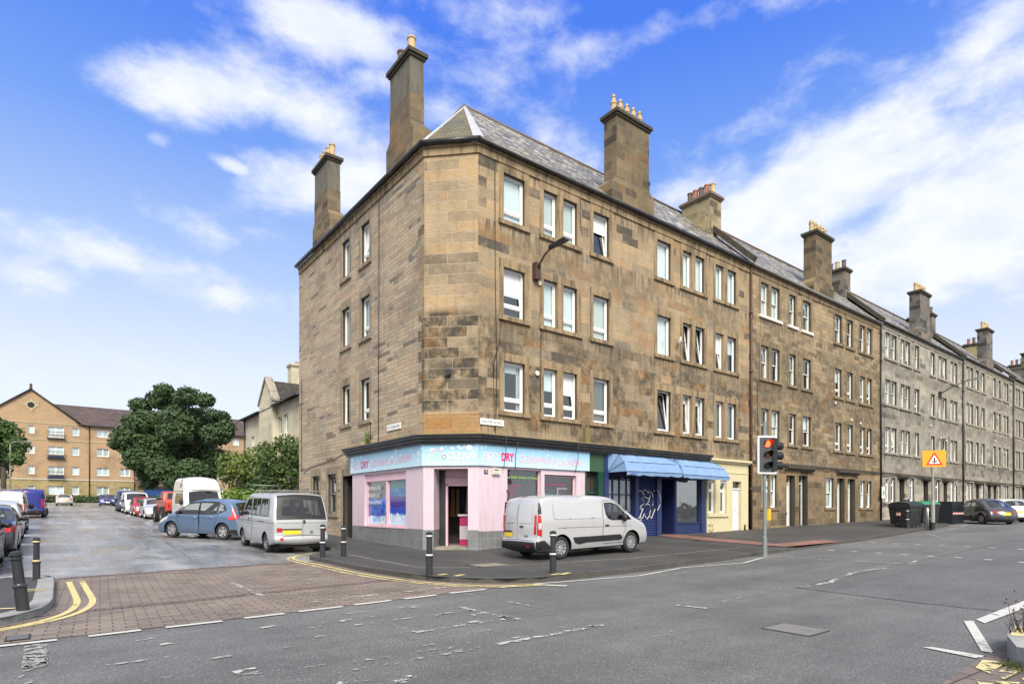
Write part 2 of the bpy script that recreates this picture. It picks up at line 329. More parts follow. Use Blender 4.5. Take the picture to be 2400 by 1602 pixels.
def asphalt(name, base, speck, wet=.3, patch=.15, scale=1.0, wetcol=.8, film=.16):
    m, nt, b = newmat(name)
    P = pos(nt)
    f = mth(nt, 'ADD', mth(nt, 'MULTIPLY', noise(nt, P, 60*scale, 4, .75), .6), mth(nt, 'MULTIPLY', noise(nt, P, 150*scale, 2, .7), .4))
    big = noise(nt, P, .35, 5, .6); mid = noise(nt, P, 2.2, 5, .65)
    vor = nd(nt, 'TexVoronoi', {'Vector': P, 'Scale': 42*scale}).outputs[0]
    c = ramp(nt, f, [(.3, tuple(x*.55 for x in base)), (.52, base), (.72, speck)])
    c = mixc(nt, 1.0, c, ramp(nt, vor, [(.08, (1.4,)*3), (.5, (.86,)*3)]), 'MULTIPLY')
    c = mixc(nt, 1.0, c, ramp(nt, big, [(.3, (1-patch,)*3), (.7, (1+patch,)*3)]), 'MULTIPLY')
    c = mixc(nt, 1.0, c, ramp(nt, mid, [(.3, (1-patch*.6,)*3), (.7, (1+patch*.6,)*3)]), 'MULTIPLY')
    lane = noise(nt, nd(nt, 'Mapping', {'Vector': P, 'Scale': (.10, .9, 1) if scale < .95 else (.9, .08, 1)}).outputs[0], 1.0, 5, .6)
    c = mixc(nt, 1.0, c, ramp(nt, lane, [(.35, (1-patch*.8,)*3), (.65, (1+patch*.9,)*3)]), 'MULTIPLY')  # lengthwise tone streaks; on the side road the pale ones paint sky sheen
    oil = sstep(nt, noise(nt, P, 1.25, 5, .7), .66, .76)
    c = mixc(nt, mth(nt, 'MULTIPLY', oil, .4), c, tuple(x*.45 for x in base))
    # damp film: tyre-drawn streaks of water left by a shower
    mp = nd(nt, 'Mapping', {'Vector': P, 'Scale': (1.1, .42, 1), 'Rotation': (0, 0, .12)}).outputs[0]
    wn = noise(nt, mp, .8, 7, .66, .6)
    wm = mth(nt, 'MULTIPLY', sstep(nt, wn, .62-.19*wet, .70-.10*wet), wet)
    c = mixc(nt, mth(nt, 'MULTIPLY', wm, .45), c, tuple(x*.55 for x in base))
    setin(nt, b, 'Base Color', c)
    setin(nt, b, 'Roughness', mth(nt, 'SUBTRACT', wetcol, mth(nt, 'MULTIPLY', wm, wetcol-film)))
    setin(nt, b, 'Specular IOR Level', .5)
    h = mth(nt, 'ADD', f, mth(nt, 'MULTIPLY', vor, .5))
    bp = nd(nt, 'Bump', {'Height': h, 'Distance': .012, 'Strength': mth(nt, 'MULTIPLY_ADD', wm, -.36, .5)})
    nt.links.new(bp.outputs[0], b.inputs['Normal'])
    return m
MAT['road'] = asphalt('worn_asphalt', (.112, .113, .112), (.36, .36, .35), .30, .18, .72, .75)
MAT['road_new'] = asphalt('newer_asphalt', (.098, .099, .10), (.32, .32, .31), .45, .16, .72, .7)
MAT['road_side'] = asphalt('wet_asphalt', (.25, .25, .247), (.44, .44, .43), 1.0, .34, .97, .42, .20)  # pale base and streaks carry the wet sky sheen in the colour
MAT['pave'] = asphalt('pavement_asphalt', (.052, .051, .049), (.13, .127, .12), .4, .22, 1.2, .75)
MAT['earth'] = asphalt('rough_ground', (.07, .065, .055), (.12, .11, .09), 0, .2)

def paver(name, cols, bw, bh, mortar, ms, wet=.2):
    m, nt, b = newmat(name)
    uv = uvn(nt); P = pos(nt)
    rt = nd(nt, 'Mapping', {'Vector': uv, 'Rotation': (0, 0, radians(3))}).outputs[0]
    br = nd(nt, 'TexBrick', {'Vector': rt, 'Color1': (0, 0, 0), 'Color2': (1, 1, 1), 'Mortar': (.5,)*3, 'Scale': 1.0, 'Mortar Size': ms, 'Mortar Smooth': .2, 'Brick Width': bw, 'Row Height': bh}, offset=.5)
    c = ramp(nt, br.outputs[0], cols)
    c = mixc(nt, 1.0, c, ramp(nt, noise(nt, P, .8, 6, .65), [(.3, (.72,)*3), (.7, (1.25,)*3)]), 'MULTIPLY')
    c = mixc(nt, 1.0, c, ramp(nt, noise(nt, P, 30, 4, .7), [(.2, (.75,)*3), (.8, (1.2,)*3)]), 'MULTIPLY')
    c = mixc(nt, br.outputs[1], c, mortar)
    pale = sstep(nt, noise(nt, nd(nt, 'Mapping', {'Vector': P, 'Scale': (.5, 1.4, 1)}).outputs[0], .9, 6, .65), .60, .74)
    c = mixc(nt, mth(nt, 'MULTIPLY', pale, .45), c, (.24, .23, .23))
    setin(nt, b, 'Base Color', c)
    wm = mth(nt, 'MULTIPLY', sstep(nt, noise(nt, P, .7, 6, .65, .5), .5, .68), wet)
    setin(nt, b, 'Roughness', mth(nt, 'MULTIPLY_ADD', wm, -.5, .78))
    bump(nt, b, mth(nt, 'SUBTRACT', noise(nt, P, 30, 3), mth(nt, 'MULTIPLY', br.outputs[1], 1.0)), .5, .012)
    return m
MAT['brickpave'] = paver('red_brown_block_paving', [(0, (.15, .12, .098)), (.5, (.215, .168, .135)), (1, (.20, .168, .142))], .29, .145, (.062, .05, .045), .010, .5)
MAT['tactile'] = paver('red_tactile_paving', [(0, (.185, .090, .072)), (1, (.235, .118, .095))], .4, .4, (.12, .07, .05), .006, .1)
MAT['kerb'] = dressed('dark_whin_kerb', (.085, .083, .077), .45)
MAT['kerb_pale'] = dressed('pale_granite_kerb', (.30, .30, .30), .25)

def worn_paint(name, c, keep):
    """thermoplastic road paint, flaked away by traffic"""
    m = bpy.data.materials.new(name); m.use_nodes = True
    nt = m.node_tree; nt.nodes.clear(); out = nd(nt, 'OutputMaterial')
    P = pos(nt)
    b = nd(nt, 'BsdfPrincipled', {'Roughness': .6})
    n = noise(nt, P, 9, 6, .7); n0 = noise(nt, P, 1.6, 4, .6)
    setin(nt, b, 'Base Color', mixc(nt, n, tuple(x*.75 for x in c), c))
    mask = sstep(nt, mth(nt, 'ADD', mth(nt, 'MULTIPLY', n, .6), mth(nt, 'MULTIPLY', n0, .4)), keep-.03, keep+.03)
    tr = nd(nt, 'BsdfTransparent'); mx = nd(nt, 'MixShader', {0: mask})
    nt.links.new(tr.outputs[0], mx.inputs[1]); nt.links.new(b.outputs[0], mx.inputs[2]); nt.links.new(mx.outputs[0], out.inputs[0])
    return m
MAT['paint_new'] = worn_paint('white_road_paint', (.55, .55, .515), .40)
MAT['paint_old'] = worn_paint('flaked_white_road_paint', (.46, .46, .43), .505)
MAT['paint_faint'] = worn_paint('almost_gone_road_paint', (.38, .38, .36), .555)
MAT['paint_yel'] = worn_paint('yellow_road_paint', (.64, .53, .23), .42)
MAT['paint_yel_old'] = worn_paint('flaked_yellow_road_paint', (.62, .54, .27), .46)

def leaf_mat(name, dark, light, sc=.55):
    m, nt, b = newmat(name)
    P = pos(nt)
    n = noise(nt, P, sc, 4, .6); f = noise(nt, P, 5, 3, .6)
    c = ramp(nt, mth(nt, 'ADD', mth(nt, 'MULTIPLY', n, .55), mth(nt, 'MULTIPLY', f, .45)), [(.3, dark), (.7, light)])
    setin(nt, b, 'Base Color', c); setin(nt, b, 'Roughness', .55); setin(nt, b, 'Specular IOR Level', .35)
    setin(nt, b, 'Subsurface Weight', 0.0)
    tr = nd(nt, 'BsdfTranslucent', {'Color': c}); mx = nd(nt, 'MixShader', {0: .25})
    out = [x for x in nt.nodes if x.type == 'OUTPUT_MATERIAL'][0]
    nt.links.new(b.outputs[0], mx.inputs[1]); nt.links.new(tr.outputs[0], mx.inputs[2]); nt.links.new(mx.outputs[0], out.inputs[0])
    return m
MAT['leaf'] = leaf_mat('sycamore_leaves', (.028, .060, .024), (.10, .160, .062))
MAT['leaf2'] = leaf_mat('bright_shrub_leaves', (.07, .13, .025), (.20, .30, .06))
MAT['leaf3'] = leaf_mat('dark_shrub_leaves', (.035, .072, .02), (.13, .20, .05))
MAT['bark'] = plain('bark', (.06, .05, .04), .95, var=.4, vscale=8)

# ------------------------------------------------------------------ mesh builder
def boxuv(me):
    uvl = me.uv_layers.new(name='UVMap'); vs = me.vertices
    for p in me.polygons:
        n = p.normal
        if abs(n.z) > .98: ux, uy = Vector((1, 0, 0)), Vector((0, 1, 0))
        else:
            ux = Vector((-n.y, n.x, 0)).normalized(); uy = n.cross(ux)
        for li in p.loop_indices:
            c = vs[me.loops[li].vertex_index].co
            uvl.data[li].uv = (c.dot(ux), c.dot(uy))
class MB:
    def __init__(s): s.v = []; s.f = []; s.m = []; s.smooth = []
    def add(s, pts): i = len(s.v); s.v += [tuple(p) for p in pts]; return i
    def face(s, pts, mi=0, sm=False):
        i = s.add(pts); s.f.append(tuple(range(i, i+len(pts)))); s.m.append(mi); s.smooth.append(sm)
    def fi(s, idx, mi=0, sm=False): s.f.append(tuple(idx)); s.m.append(mi); s.smooth.append(sm)
    def box(s, x0, x1, y0, y1, z0, z1, mi=0):
        i = s.add([(x0,y0,z0),(x1,y0,z0),(x1,y1,z0),(x0,y1,z0),(x0,y0,z1),(x1,y0,z1),(x1,y1,z1),(x0,y1,z1)])
        for q in ((0,3,2,1),(4,5,6,7),(0,1,5,4),(1,2,6,5),(2,3,7,6),(3,0,4,7)): s.fi([i+k for k in q], mi)
        return s
    def obox(s, o, ex, ey, ez, mi=0):
        """box from corner o along three edge vectors"""
        o, ex, ey, ez = map(Vector, (o, ex, ey, ez))
        P = [o, o+ex, o+ex+ey, o+ey]; P += [p+ez for p in P]
        if ex.cross(ey).dot(ez) < 0: P = [o, o+ey, o+ex+ey, o+ex]; P += [p+ez for p in P]
        i = s.add(P)
        for q in ((0,3,2,1),(4,5,6,7),(0,1,5,4),(1,2,6,5),(2,3,7,6),(3,0,4,7)): s.fi([i+k for k in q], mi)
        return s
    def prism(s, poly, z0, z1, mi=0):
        n = len(poly)
        if sum(poly[k][0]*poly[(k+1)%n][1]-poly[(k+1)%n][0]*poly[k][1] for k in range(n)) < 0: poly = poly[::-1]
        i = s.add([(x,y,z0) for x,y in poly]+[(x,y,z1) for x,y in poly])
        s.fi([i+k for k in range(n)][::-1], mi); s.fi([i+n+k for k in range(n)], mi)
        for k in range(n): s.fi([i+k, i+(k+1)%n, i+n+(k+1)%n, i+n+k], mi)
        return s
    def tube(s, pts, r, n=8, mi=0, cap=True):
        pts = [Vector(p) for p in pts]; rr = r if isinstance(r, (list, tuple)) else [r]*len(pts)
        rings = []; up = Vector((0,0,1))
        for k, p in enumerate(pts):
            t = (pts[min(k+1, len(pts)-1)]-pts[max(k-1, 0)]).normalized()
            a = t.cross(up)
            if a.length < .05: a = t.cross(Vector((1,0,0)))
            a.normalize(); b = t.cross(a)
            rings.append(s.add([p+(a*cos(2*pi*j/n)+b*sin(2*pi*j/n))*rr[k] for j in range(n)]))
        for k in range(len(pts)-1):
            for j in range(n):
                s.fi([rings[k]+j, rings[k]+(j+1)%n, rings[k+1]+(j+1)%n, rings[k+1]+j][::-1], mi, True)
        if cap:
            s.fi([rings[0]+j for j in range(n)], mi); s.fi([rings[-1]+j for j in range(n)][::-1], mi)
        return s
    def lathe(s, prof, o=(0,0,0), n=24, mi=0, axis='z', cap=True):
        """prof: (radius, height) from one end to the other"""
        o = Vector(o); rings = []
        for (r, h) in prof:
            pts = []
            for j in range(n):
                a = 2*pi*j/n
                q = {'z': (r*cos(a), r*sin(a), h), 'y': (r*cos(a), h, r*sin(a)), 'x': (h, r*cos(a), r*sin(a))}[axis]
                pts.append(o+Vector(q))
            rings.append(pts)
        flip = axis == 'y'
        for k in range(len(prof)-1):
            i0, i1 = s.add(rings[k]), s.add(rings[k+1])
            for j in range(n):
                q = [i0+j, i0+(j+1)%n, i1+(j+1)%n, i1+j]
                s.fi(q[::-1] if flip else q, mi, True)
        for ring, rev in ((rings[0], True), (rings[-1], False)):
            if cap and (ring[0]-ring[n//2]).length > 1e-4:
                s.face((ring[::-1] if rev != flip else ring), mi)
        return s
    def build(s, name, mats, parent=None, org=None, fix=False, merge=False, uv=True):
        me = bpy.data.meshes.new(name)
        v = s.v
        me.from_pydata(v, [], s.f)
        ms = mats if isinstance(mats, (list, tuple)) else [mats]
        for m in ms: me.materials.append(MAT[m] if isinstance(m, str) else m)
        for p, mi, sm in zip(me.polygons, s.m, s.smooth): p.material_index = mi; p.use_smooth = sm
        me.update()
        if merge or fix:
            bm = bmesh.new(); bm.from_mesh(me)
            if merge: bmesh.ops.remove_doubles(bm, verts=bm.verts, dist=1e-4)
            if fix: bmesh.ops.recalc_face_normals(bm, faces=bm.faces)
            bm.to_mesh(me); bm.free()
        if uv: boxuv(me)
        if org is not None and (org[0] or org[1] or org[2]): me.transform(Matrix.Translation(-Vector(org)))
        o = bpy.data.objects.new(name, me); COL.objects.link(o)
        if parent is not None: o.parent = parent
        return o
def thing(name, label, cat, loc=(0,0,0), rot=0, group=None):
    o = bpy.data.objects.new(name, None); COL.objects.link(o); o.empty_display_size = .2
    o.location = loc; o.rotation_euler = rot if isinstance(rot, (tuple, list)) else (0, 0, rot)
    o['label'] = label; o['category'] = cat
    if group: o['group'] = group
    return o
def tag(o, label, cat, group=None):
    o['label'] = label; o['category'] = cat
    if group: o['group'] = group
    return o
def setting(o, kind='structure', label=None):
    o['kind'] = kind
    if label: o['label'] = label
    return o
def child(o, loc, parent, rot=None):
    o.location = loc; o.parent = parent
    if rot is not None: o.rotation_euler = rot
    return o
def copy_tree(o, parent=None):
    c = o.copy(); COL.objects.link(c)
    if parent is not None: c.parent = parent
    for ch in list(o.children): copy_tree(ch, c)
    return c
def lettering(text, height, width, mat, parent, M, name='lettering', thick=.004, spacing=1.0, bold=.0, shear=0.0):
    """flat letters: baseline starts at M's origin, runs along M's x, up along M's z; scaled to the given cap height and total width"""
    cu = bpy.data.curves.new(name, 'FONT'); cu.body = text; cu.size = 1; cu.extrude = .0; cu.offset = bold; cu.shear = shear; cu.space_character = spacing
    t = bpy.data.objects.new(name, cu); COL.objects.link(t)
    dg = bpy.context.evaluated_depsgraph_get(); me = bpy.data.meshes.new_from_object(t.evaluated_get(dg))
    bpy.data.objects.remove(t)
    xs = [v.co.x for v in me.vertices]; ys = [v.co.y for v in me.vertices]
    x0, x1 = min(xs), max(xs)
    sx = width/(x1-x0); sy = height/.73
    M = M.to_4x4() if len(M) == 3 else M
    me.transform(M @ Matrix(((sx,0,0,-x0*sx),(0,0,-1,0),(0,sy,0,0),(0,0,0,1))))
    me.materials.clear(); me.materials.append(MAT[mat] if isinstance(mat, str) else mat)
    o = bpy.data.objects.new(name, me); COL.objects.link(o); o.parent = parent
    return o
# ------------------------------------------------------------------ terrain
def clip(x, a, b): return max(a, min(b, x))
def gz(x, y): return .0165*clip(x-11, 0, 150)+.0235*clip(y-14, 0, 95)
def smooth(x, a, b):
    t = clip((x-a)/(b-a), 0, 1); return t*t*(3-2*t)
def ph(x, y):
    drop = smooth(x, 19.6, 21.0)*(1-smooth(x, 26.3, 27.7))*(1-smooth(y, 10.9, 12.2))
    return .115*(1-.82*drop)+.018*clip(y-10, 0, 6.5)*smooth(x, 8.5, 13)
def pz(x, y): return gz(x, y)+ph(x, y)
def inpoly(x, y, P):
    c = False; j = len(P)-1
    for i in range(len(P)):
        (xi, yi), (xj, yj) = P[i], P[j]
        if (yi > y) != (yj > y) and x < (xj-xi)*(y-yi)/(yj-yi)+xi: c = not c
        j = i
    return c
def cdt(poly, holes=(), pts=(), lines=()):
    V, E = [], []
    for L in [poly]+list(holes):
        i = len(V); V += [Vector((p[0], p[1])) for p in L]; E += [(i+k, i+(k+1) % len(L)) for k in range(len(L))]
    for L in lines:
        i = len(V); V += [Vector(p) for p in L]; E += [(i+k, i+k+1) for k in range(len(L)-1)]
    V += [Vector(p) for p in pts]
    v, e, f, *_ = geometry.delaunay_2d_cdt(V, E, [], 0, 1e-4)
    F = []
    for t in f:
        cx = sum(v[k].x for k in t)/len(t); cy = sum(v[k].y for k in t)/len(t)
        if inpoly(cx, cy, poly) and not any(inpoly(cx, cy, h) for h in holes):
            a = sum(v[t[k]].x*v[t[(k+1) % len(t)]].y-v[t[(k+1) % len(t)]].x*v[t[k]].y for k in range(len(t)))
            F.append(tuple(t) if a > 0 else tuple(t)[::-1])
    return [(p.x, p.y) for p in v], F
BREAK = [[(11, -500), (11, 500)], [(-500, 14), (500, 14)], [(-500, 109), (500, 109)], [(161, -500), (161, 500)]]
def sheet(mb, poly, dz, zf=gz, grid=0, mi=0):
    pts = []
    if grid:
        xs = [p[0] for p in poly]; ys = [p[1] for p in poly]
        x = min(xs)
        while x < min(max(xs), 60):
            y = min(ys)
            while y < min(max(ys), 40):
                if inpoly(x, y, poly): pts.append((x+.013, y+.017))
                y += grid
            x += grid
    v, F = cdt(poly, pts=pts, lines=BREAK)
    i = mb.add([(x, y, zf(x, y)+dz) for x, y in v])
    for t in F: mb.fi([i+k for k in t], mi)
    return mb
g = MB(); sheet(g, [(-450, -300), (700, -300), (700, 700), (-450, 700)], -.03)
setting(g.build('ground', 'earth'))
setting(sheet(MB(), [(-80, -3), (160, -3), (160, 17), (43, 17), (9, 18), (8, 17.2), (-3.2, 16.6), (-80, 16.6)], 0).build('road', 'road'))
SIDE = [(-3.2, 16.4), (7.5, 16.4), (9.6, 24), (9.6, 84), (24, 92), (24, 99), (-26, 99), (-26, 92), (-3.2, 84)]
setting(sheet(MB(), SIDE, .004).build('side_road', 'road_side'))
BR = [(-1.9, 9.5), (-.5, 9.2), (1.2, 9.2), (3, 9.28), (4.6, 9.42), (5.9, 9.55), (7.2, 9.62), (8.4, 9.66), (7.2, 10.5), (6.6, 11.4), (6.5, 13), (6.3, 16.3), (6.1, 16.95), (3.2, 16.85), (.2, 16.42), (-.1, 16.3), (-.1, 11), (-1.6, 10.4), (-6, 10.4), (-6, 9.7)]
setting(sheet(MB(), BR, .008).build('brick_paving', 'brickpave'))
b_ = MB()
def ribbon(mb, pts, wd, dz, zf=gz, mi=0, step=.5):
    """flat strip of width wd along a polyline, laid on the ground"""
    q = [Vector(pts[0])]
    for a, b in zip(pts, pts[1:]):
        a, b = Vector(a), Vector(b); n = max(1, int((b-a).length/step))
        q += [a+(b-a)*(k/n) for k in range(1, n+1)]
    L = []
    for k, p in enumerate(q):
        t = (q[min(k+1, len(q)-1)]-q[max(k-1, 0)]).normalized(); n = Vector((-t.y, t.x))*(wd/2)
        L.append((p+n, p-n))
    for (a, b), (c, d) in zip(L, L[1:]):
        mb.face([(p.x, p.y, zf(p.x, p.y)+dz) for p in (b, d, c, a)], mi)
    return mb
for path in ([(-.3, 11.25), (1.8, 11.45), (4.2, 11.85), (6.4, 12.1)], [(.2, 16.3), (3.2, 16.72), (6.0, 16.85)]):
    ribbon(b_, path, .24, .012)
MAT['soldier'] = paver('paving_band', [(0, (.11, .075, .062)), (1, (.15, .105, .09))], .115, .5, (.04, .03, .028), .008, .5)
setting(b_.build('paving_bands', 'soldier'))
KERB_R = [(7.55, 62), (7.5, 19.6), (7.05, 18.7), (6.35, 18.15), (6.0, 17.6), (6.05, 16.2), (6.25, 13.4), (6.4, 12.0), (6.62, 11.2), (7.1, 10.45), (7.6, 9.98), (8.3, 9.74), (12, 9.76), (16, 9.95), (20.8, 10.25), (24, 10.4), (26.7, 10.5), (34, 11.2), (42.0, 12.0), (42.8, 12.35), (43, 14.7), (159, 14.7)]
KERB_L = [(-60, 10.3), (-1.7, 10.2), (-.95, 10.32), (-.45, 10.7), (-.12, 11.3), (.02, 12.1), (.05, 15.6), (-.05, 16.15), (-.5, 16.35), (-3.1, 16.4), (-3.2, 90)]
setting(sheet(MB(), KERB_R+[(159, 17), (11, 17), (9.9, 17.9), (9.9, 62)], 0, pz, .5).build('pavement', 'pave'))
setting(sheet(MB(), KERB_L+[(-9, 90), (-60, 88)], 0, lambda x, y: gz(x, y)+.11, 1.5).build('left_pavement', 'pave'))
def kerb(path, zf, hf, flip, wd=.15, stone=.92):
    mb = MB(); q = []
    pts = [Vector(p) for p in path]
    # walk the line stone by stone
    d = [0]
    for a, b in zip(pts, pts[1:]): d.append(d[-1]+(b-a).length)
    def at_(s):
        s = clip(s, 0, d[-1])
        for k in range(len(pts)-1):
            if s <= d[k+1]: return pts[k]+(pts[k+1]-pts[k])*((s-d[k])/(d[k+1]-d[k]))
    s = 0; rnd = random.Random(3)
    while s < d[-1]-.2:
        l = stone*rnd.uniform(.85, 1.15); a, b = at_(s+.004), at_(min(s+l, d[-1])-.004); s += l
        if a.x > 100 or a.y > 60: continue
        t = (b-a).normalized(); n = Vector((-t.y, t.x))*(1 if flip else -1)*wd
        e = rnd.uniform(-.004, .006)
        P = []
        for p in (a, b, b+n, a+n):
            h = zf(p.x, p.y)+hf(p.x, p.y)+.006+e
            P.append((p.x, p.y, h))
        lo = [(p[0], p[1], zf(p[0], p[1])-.05) for p in P]
        ch = .018
        A = [Vector(p) for p in P]; nn = Vector((n.x, n.y, 0)).normalized()
        A0 = A[0]+nn*ch; A1 = A[1]+nn*ch; B0 = A[0]-Vector((0,0,ch)); B1 = A[1]-Vector((0,0,ch))
        for F in ([A0, A1, A[2], A[3]], [B0, B1, A1, A0], [Vector(lo[0]), Vector(lo[1]), B1, B0], [Vector(lo[3]), Vector(lo[0]), B0, A0, A[3]], [Vector(lo[1]), Vector(lo[2]), A[2], A1, B1]):
            mb.face(F)
    return mb
setting(kerb(KERB_R, gz, ph, True).build('kerb', 'kerb', fix=True))
setting(kerb(KERB_L, gz, lambda x, y: .11, True, .27, .55).build('left_kerb', 'kerb_pale', fix=True))
t_ = MB(); sheet(t_, [(19.9, 10.42), (24.7, 10.6), (24.9, 11.4), (21.2, 11.5), (21.5, 16.3), (20.2, 16.3)], .018, pz, .25)
setting(t_.build('tactile_crossing_strip', 'tactile'))
# faint pale joint across the pavement where the old kerb line ran
j_ = MB(); ribbon(j_, [(7.1, 17.4), (7.3, 13.2), (7.9, 12.6), (13, 11.3), (18.5, 11.2)], .07, .005, pz)
setting(j_.build('pavement_joint', worn_paint('pale_joint_mortar', (.26, .25, .20), .44)))

# ------------------------------------------------------------------ painted markings
W_, O_, X_, Y_, Z_ = 0, 1, 2, 3, 4
mk = MB()
def quadm(pts, mi, dz=.012): mk.face([(x, y, gz(x, y)+dz) for x, y in pts], mi)
def line(pts, wd, mi, dz=.012, zf=gz):
    if len(pts) > 3 and mi >= 3:
        for _ in range(2):
            q = [pts[0]]
            for a, b in zip(pts, pts[1:]): q += [(a[0]*.75+b[0]*.25, a[1]*.75+b[1]*.25), (a[0]*.25+b[0]*.75, a[1]*.25+b[1]*.75)]
            pts = q+[pts[-1]]
    ribbon(mk, pts, wd, dz, zf, mi)
for a, b in [((-.7, 9.03), (.05, 9.05)), ((.36, 9.06), (.92, 9.1)), ((1.2, 9.1), (1.9, 9.12)), ((2.2, 9.17), (2.78, 9.2)), ((3.0, 9.24), (3.72, 9.28)), ((3.93, 9.32), (4.62, 9.38)), ((4.88, 9.4), (5.57, 9.46)), ((5.88, 9.5), (6.72, 9.52)), ((7.1, 9.57), (7.5, 9.57))]:
    line([a, b], .12, W_, .014)
for a, b in [((3.5, 10.06), (3.85, 10.12)), ((4.0, 10.08), (4.75, 10.15)), ((5.0, 10.17), (5.75, 10.2)), ((6.0, 10.26), (6.6, 10.2))]: line([a, b], .13, O_, .016)
for a in [(4.3, 13.0), (4.75, 13.1), (5.15, 13.0), (5.4, 13.05), (3.9, 12.2), (5.0, 14.4), (4.2, 12.6)]: line([a, (a[0]+.3, a[1]+.1)], .25, X_, .016)
line([(3.04, 13.7), (3.02, 12.1), (3.03, 11.3)], .1, O_, .016); line([(2.8, 18.5), (2.7, 23.5)], .08, X_, .010)
for k in range(9): line([(2.6-.04*k, 24+5*k), (2.58-.04*k, 26+5*k)], .08, O_ if k in (0, 2, 3) else X_, .010)
# yellow double lines round both corners
for off, mi in ((.30, Y_), (.52, Y_)):
    line([(-3, 9.62-off*.2), (-1.2, 9.95-off*.55), (-.55, 10.3-off*.3), (-.1+off*.55, 11.0-off*.5), (.05+off, 12.0), (.03+off, 13.8), (-.02+off, 15.6)], .10, mi, .016)
    line([(6.9, 19.15+off*.1), (6.2-off*.3, 18.75), (5.85-off*.6, 18.1), (5.9-off, 17.4), (6.05-off, 16.0), (6.25-off, 13.4), (6.42-off, 11.9), (6.65-off*.9, 11.0), (7.05-off*.7, 10.2-off*.35), (7.5-off*.3, 9.85-off*.7), (8.1, 9.70-off*.75)], .09, mi if off < .4 else Z_, .016)
for a, b in [((6.75, 11.35), (7.0, 11.45)), ((6.95, 11.0), (7.25, 11.1)), ((8.75, 9.9), (9.05, 9.95)), ((8.95, 9.78), (9.35, 9.95))]:
    ribbon(mk, [a, b], .13, .014, pz, Y_)
for a, b in [((-.62, 11.55), (-.18, 11.35)), ((-.55, 13.7), (-.1, 13.7)), ((-.55, 13.95), (-.1, 13.95))]: ribbon(mk, [a, b], .1, .012, lambda x, y: gz(x, y)+.11, Z_)
line([(-3.0, 16.55), (.2, 16.55)], .09, O_, .010)
# edge and crossing lines on the main road
line([(7.95, 9.5), (8.35, 8.95)], .16, W_); line([(8.0, 9.58), (9.4, 9.42), (10.9, 9.25)], .09, W_); line([(10.9, 9.22), (12.9, 9.55)], .09, W_)
line([(12.95, 9.6), (15.2, 9.12)], .08, W_); line([(15.2, 9.12), (17.5, 9.68)], .09, W_); line([(17.5, 9.7), (17.9, 5.83)], .09, O_); line([(26.5, 9.9), (31, 9.2), (33, 10.3), (42, 11.3), (46, 12.2), (58, 12.6)], .09, O_)
line([(42.5, 11.4), (60, 12.0), (90, 12.2)], .1, X_)
line([(6.1, 9.32), (6.2, 6.7)], .08, X_); line([(5.2, 8.1), (5.24, 6.7)], .09, O_); line([(3.7, 8.25), (3.68, 6.8)], .08, X_); line([(3.68, 6.78), (5.15, 6.82)], .09, O_)
line([(4.5, 8.53), (4.9, 8.32)], .09, X_); line([(3.2, 7.7), (5.2, 7.75)], .08, X_); line([(3.5, 8.6), (5.9, 8.7)], .06, X_)
line([(4.1, 5.6), (5.95, 5.66)], .1, O_); line([(2.2, 5.55), (3.9, 5.6)], .09, X_); line([(5.24, 7.01), (5.3, 6.6)], .12, O_)
for x, y in [(2.69, 7.28), (3.55, 5.58), (5.7, 5.66), (1.5, 6.2), (1.55, 6.05), (2.3, 8.3), (.9, 8.45), (3.3, 8.1), (4.6, 7.7), (1.1, 8.0), (4.7, 6.9), (5.05, 7.35), (2.0, 5.2), (2.6, 5.0)]: line([(x-.11, y), (x+.11, y+.03)], .11, O_)
for k in range(26):
    x, y = random.uniform(.2, 6.0), random.uniform(4.6, 8.6); line([(x, y), (x+random.uniform(.2, .9), y+random.uniform(-.05, .08))], .07, X_)
line([(-.15, 9.0), (-.14, 7.1), (-.2, 5.6)], .22, X_); line([(-.15, 9.0), (-.14, 7.6)], .2, O_)
line([(1.4, 6.1), (3.4, 5.75), (3.9, 5.9)], .09, X_); line([(1.0, 5.2), (2.6, 4.9)], .09, X_)
line([(8.12, 6.07), (8.24, 5.57)], .1, O_); line([(8.3, 5.6), (8.9, 5.7)], .07, X_); line([(8.8, 5.71), (9.3, 5.85), (11.4, 6.0)], .09, X_); line([(11.9, 5.86), (12.95, 5.8), (14.0, 6.0), (15.36, 6.24)], .12, O_); line([(15.36, 6.24), (16.6, 6.0)], .09, O_); line([(18, 6.0), (19, 6.19)], .1, O_)
for x, y in [(20.81, 9.27), (20.85, 8.56), (20.84, 7.83), (20.72, 7.06), (20.7, 6.36), (20.76, 5.71), (20.61, 4.97), (20.38, 4.18), (25.55, 9.8), (25.31, 8.94), (25.43, 8.23), (25.47, 7.49), (25.54, 6.76), (25.41, 6.02), (25.18, 5.21)]:
    quadm([(x-.09, y-.09), (x+.09, y-.09), (x+.09, y+.09), (x-.09, y+.09)], W_)
quadm([(10.2, 2.50), (10.45, 2.66), (14.0, 2.62), (14.0, 2.40)], W_); quadm([(8.17, 1.92), (8.2, 2.04), (10.17, 2.73), (10.29, 2.65)], W_); quadm([(7.76, 1.98), (7.95, 1.92), (7.98, 2.44), (7.88, 2.5)], W_)
line([(30, 6.6), (60, 7.4)], .1, X_); line([(64, 7.5), (120, 8)], .12, O_)
# yellow painted blocks at the near corner
for P in [[(6.5, 1.62), (6.75, 1.72), (6.95, 1.45), (6.62, 1.36)], [(7.25, 1.85), (7.68, 1.9), (7.75, 1.72), (7.1, 1.7)], [(7.1, 1.66), (7.6, 1.68), (7.55, 1.54), (6.95, 1.56)], [(7.02, 1.45), (7.35, 1.5), (7.3, 1.3), (7.0, 1.28)]]: quadm(P, Z_, .022)
setting(mk.build('road_markings', ['paint_new', 'paint_old', 'paint_faint', 'paint_yel', 'paint_yel_old']))

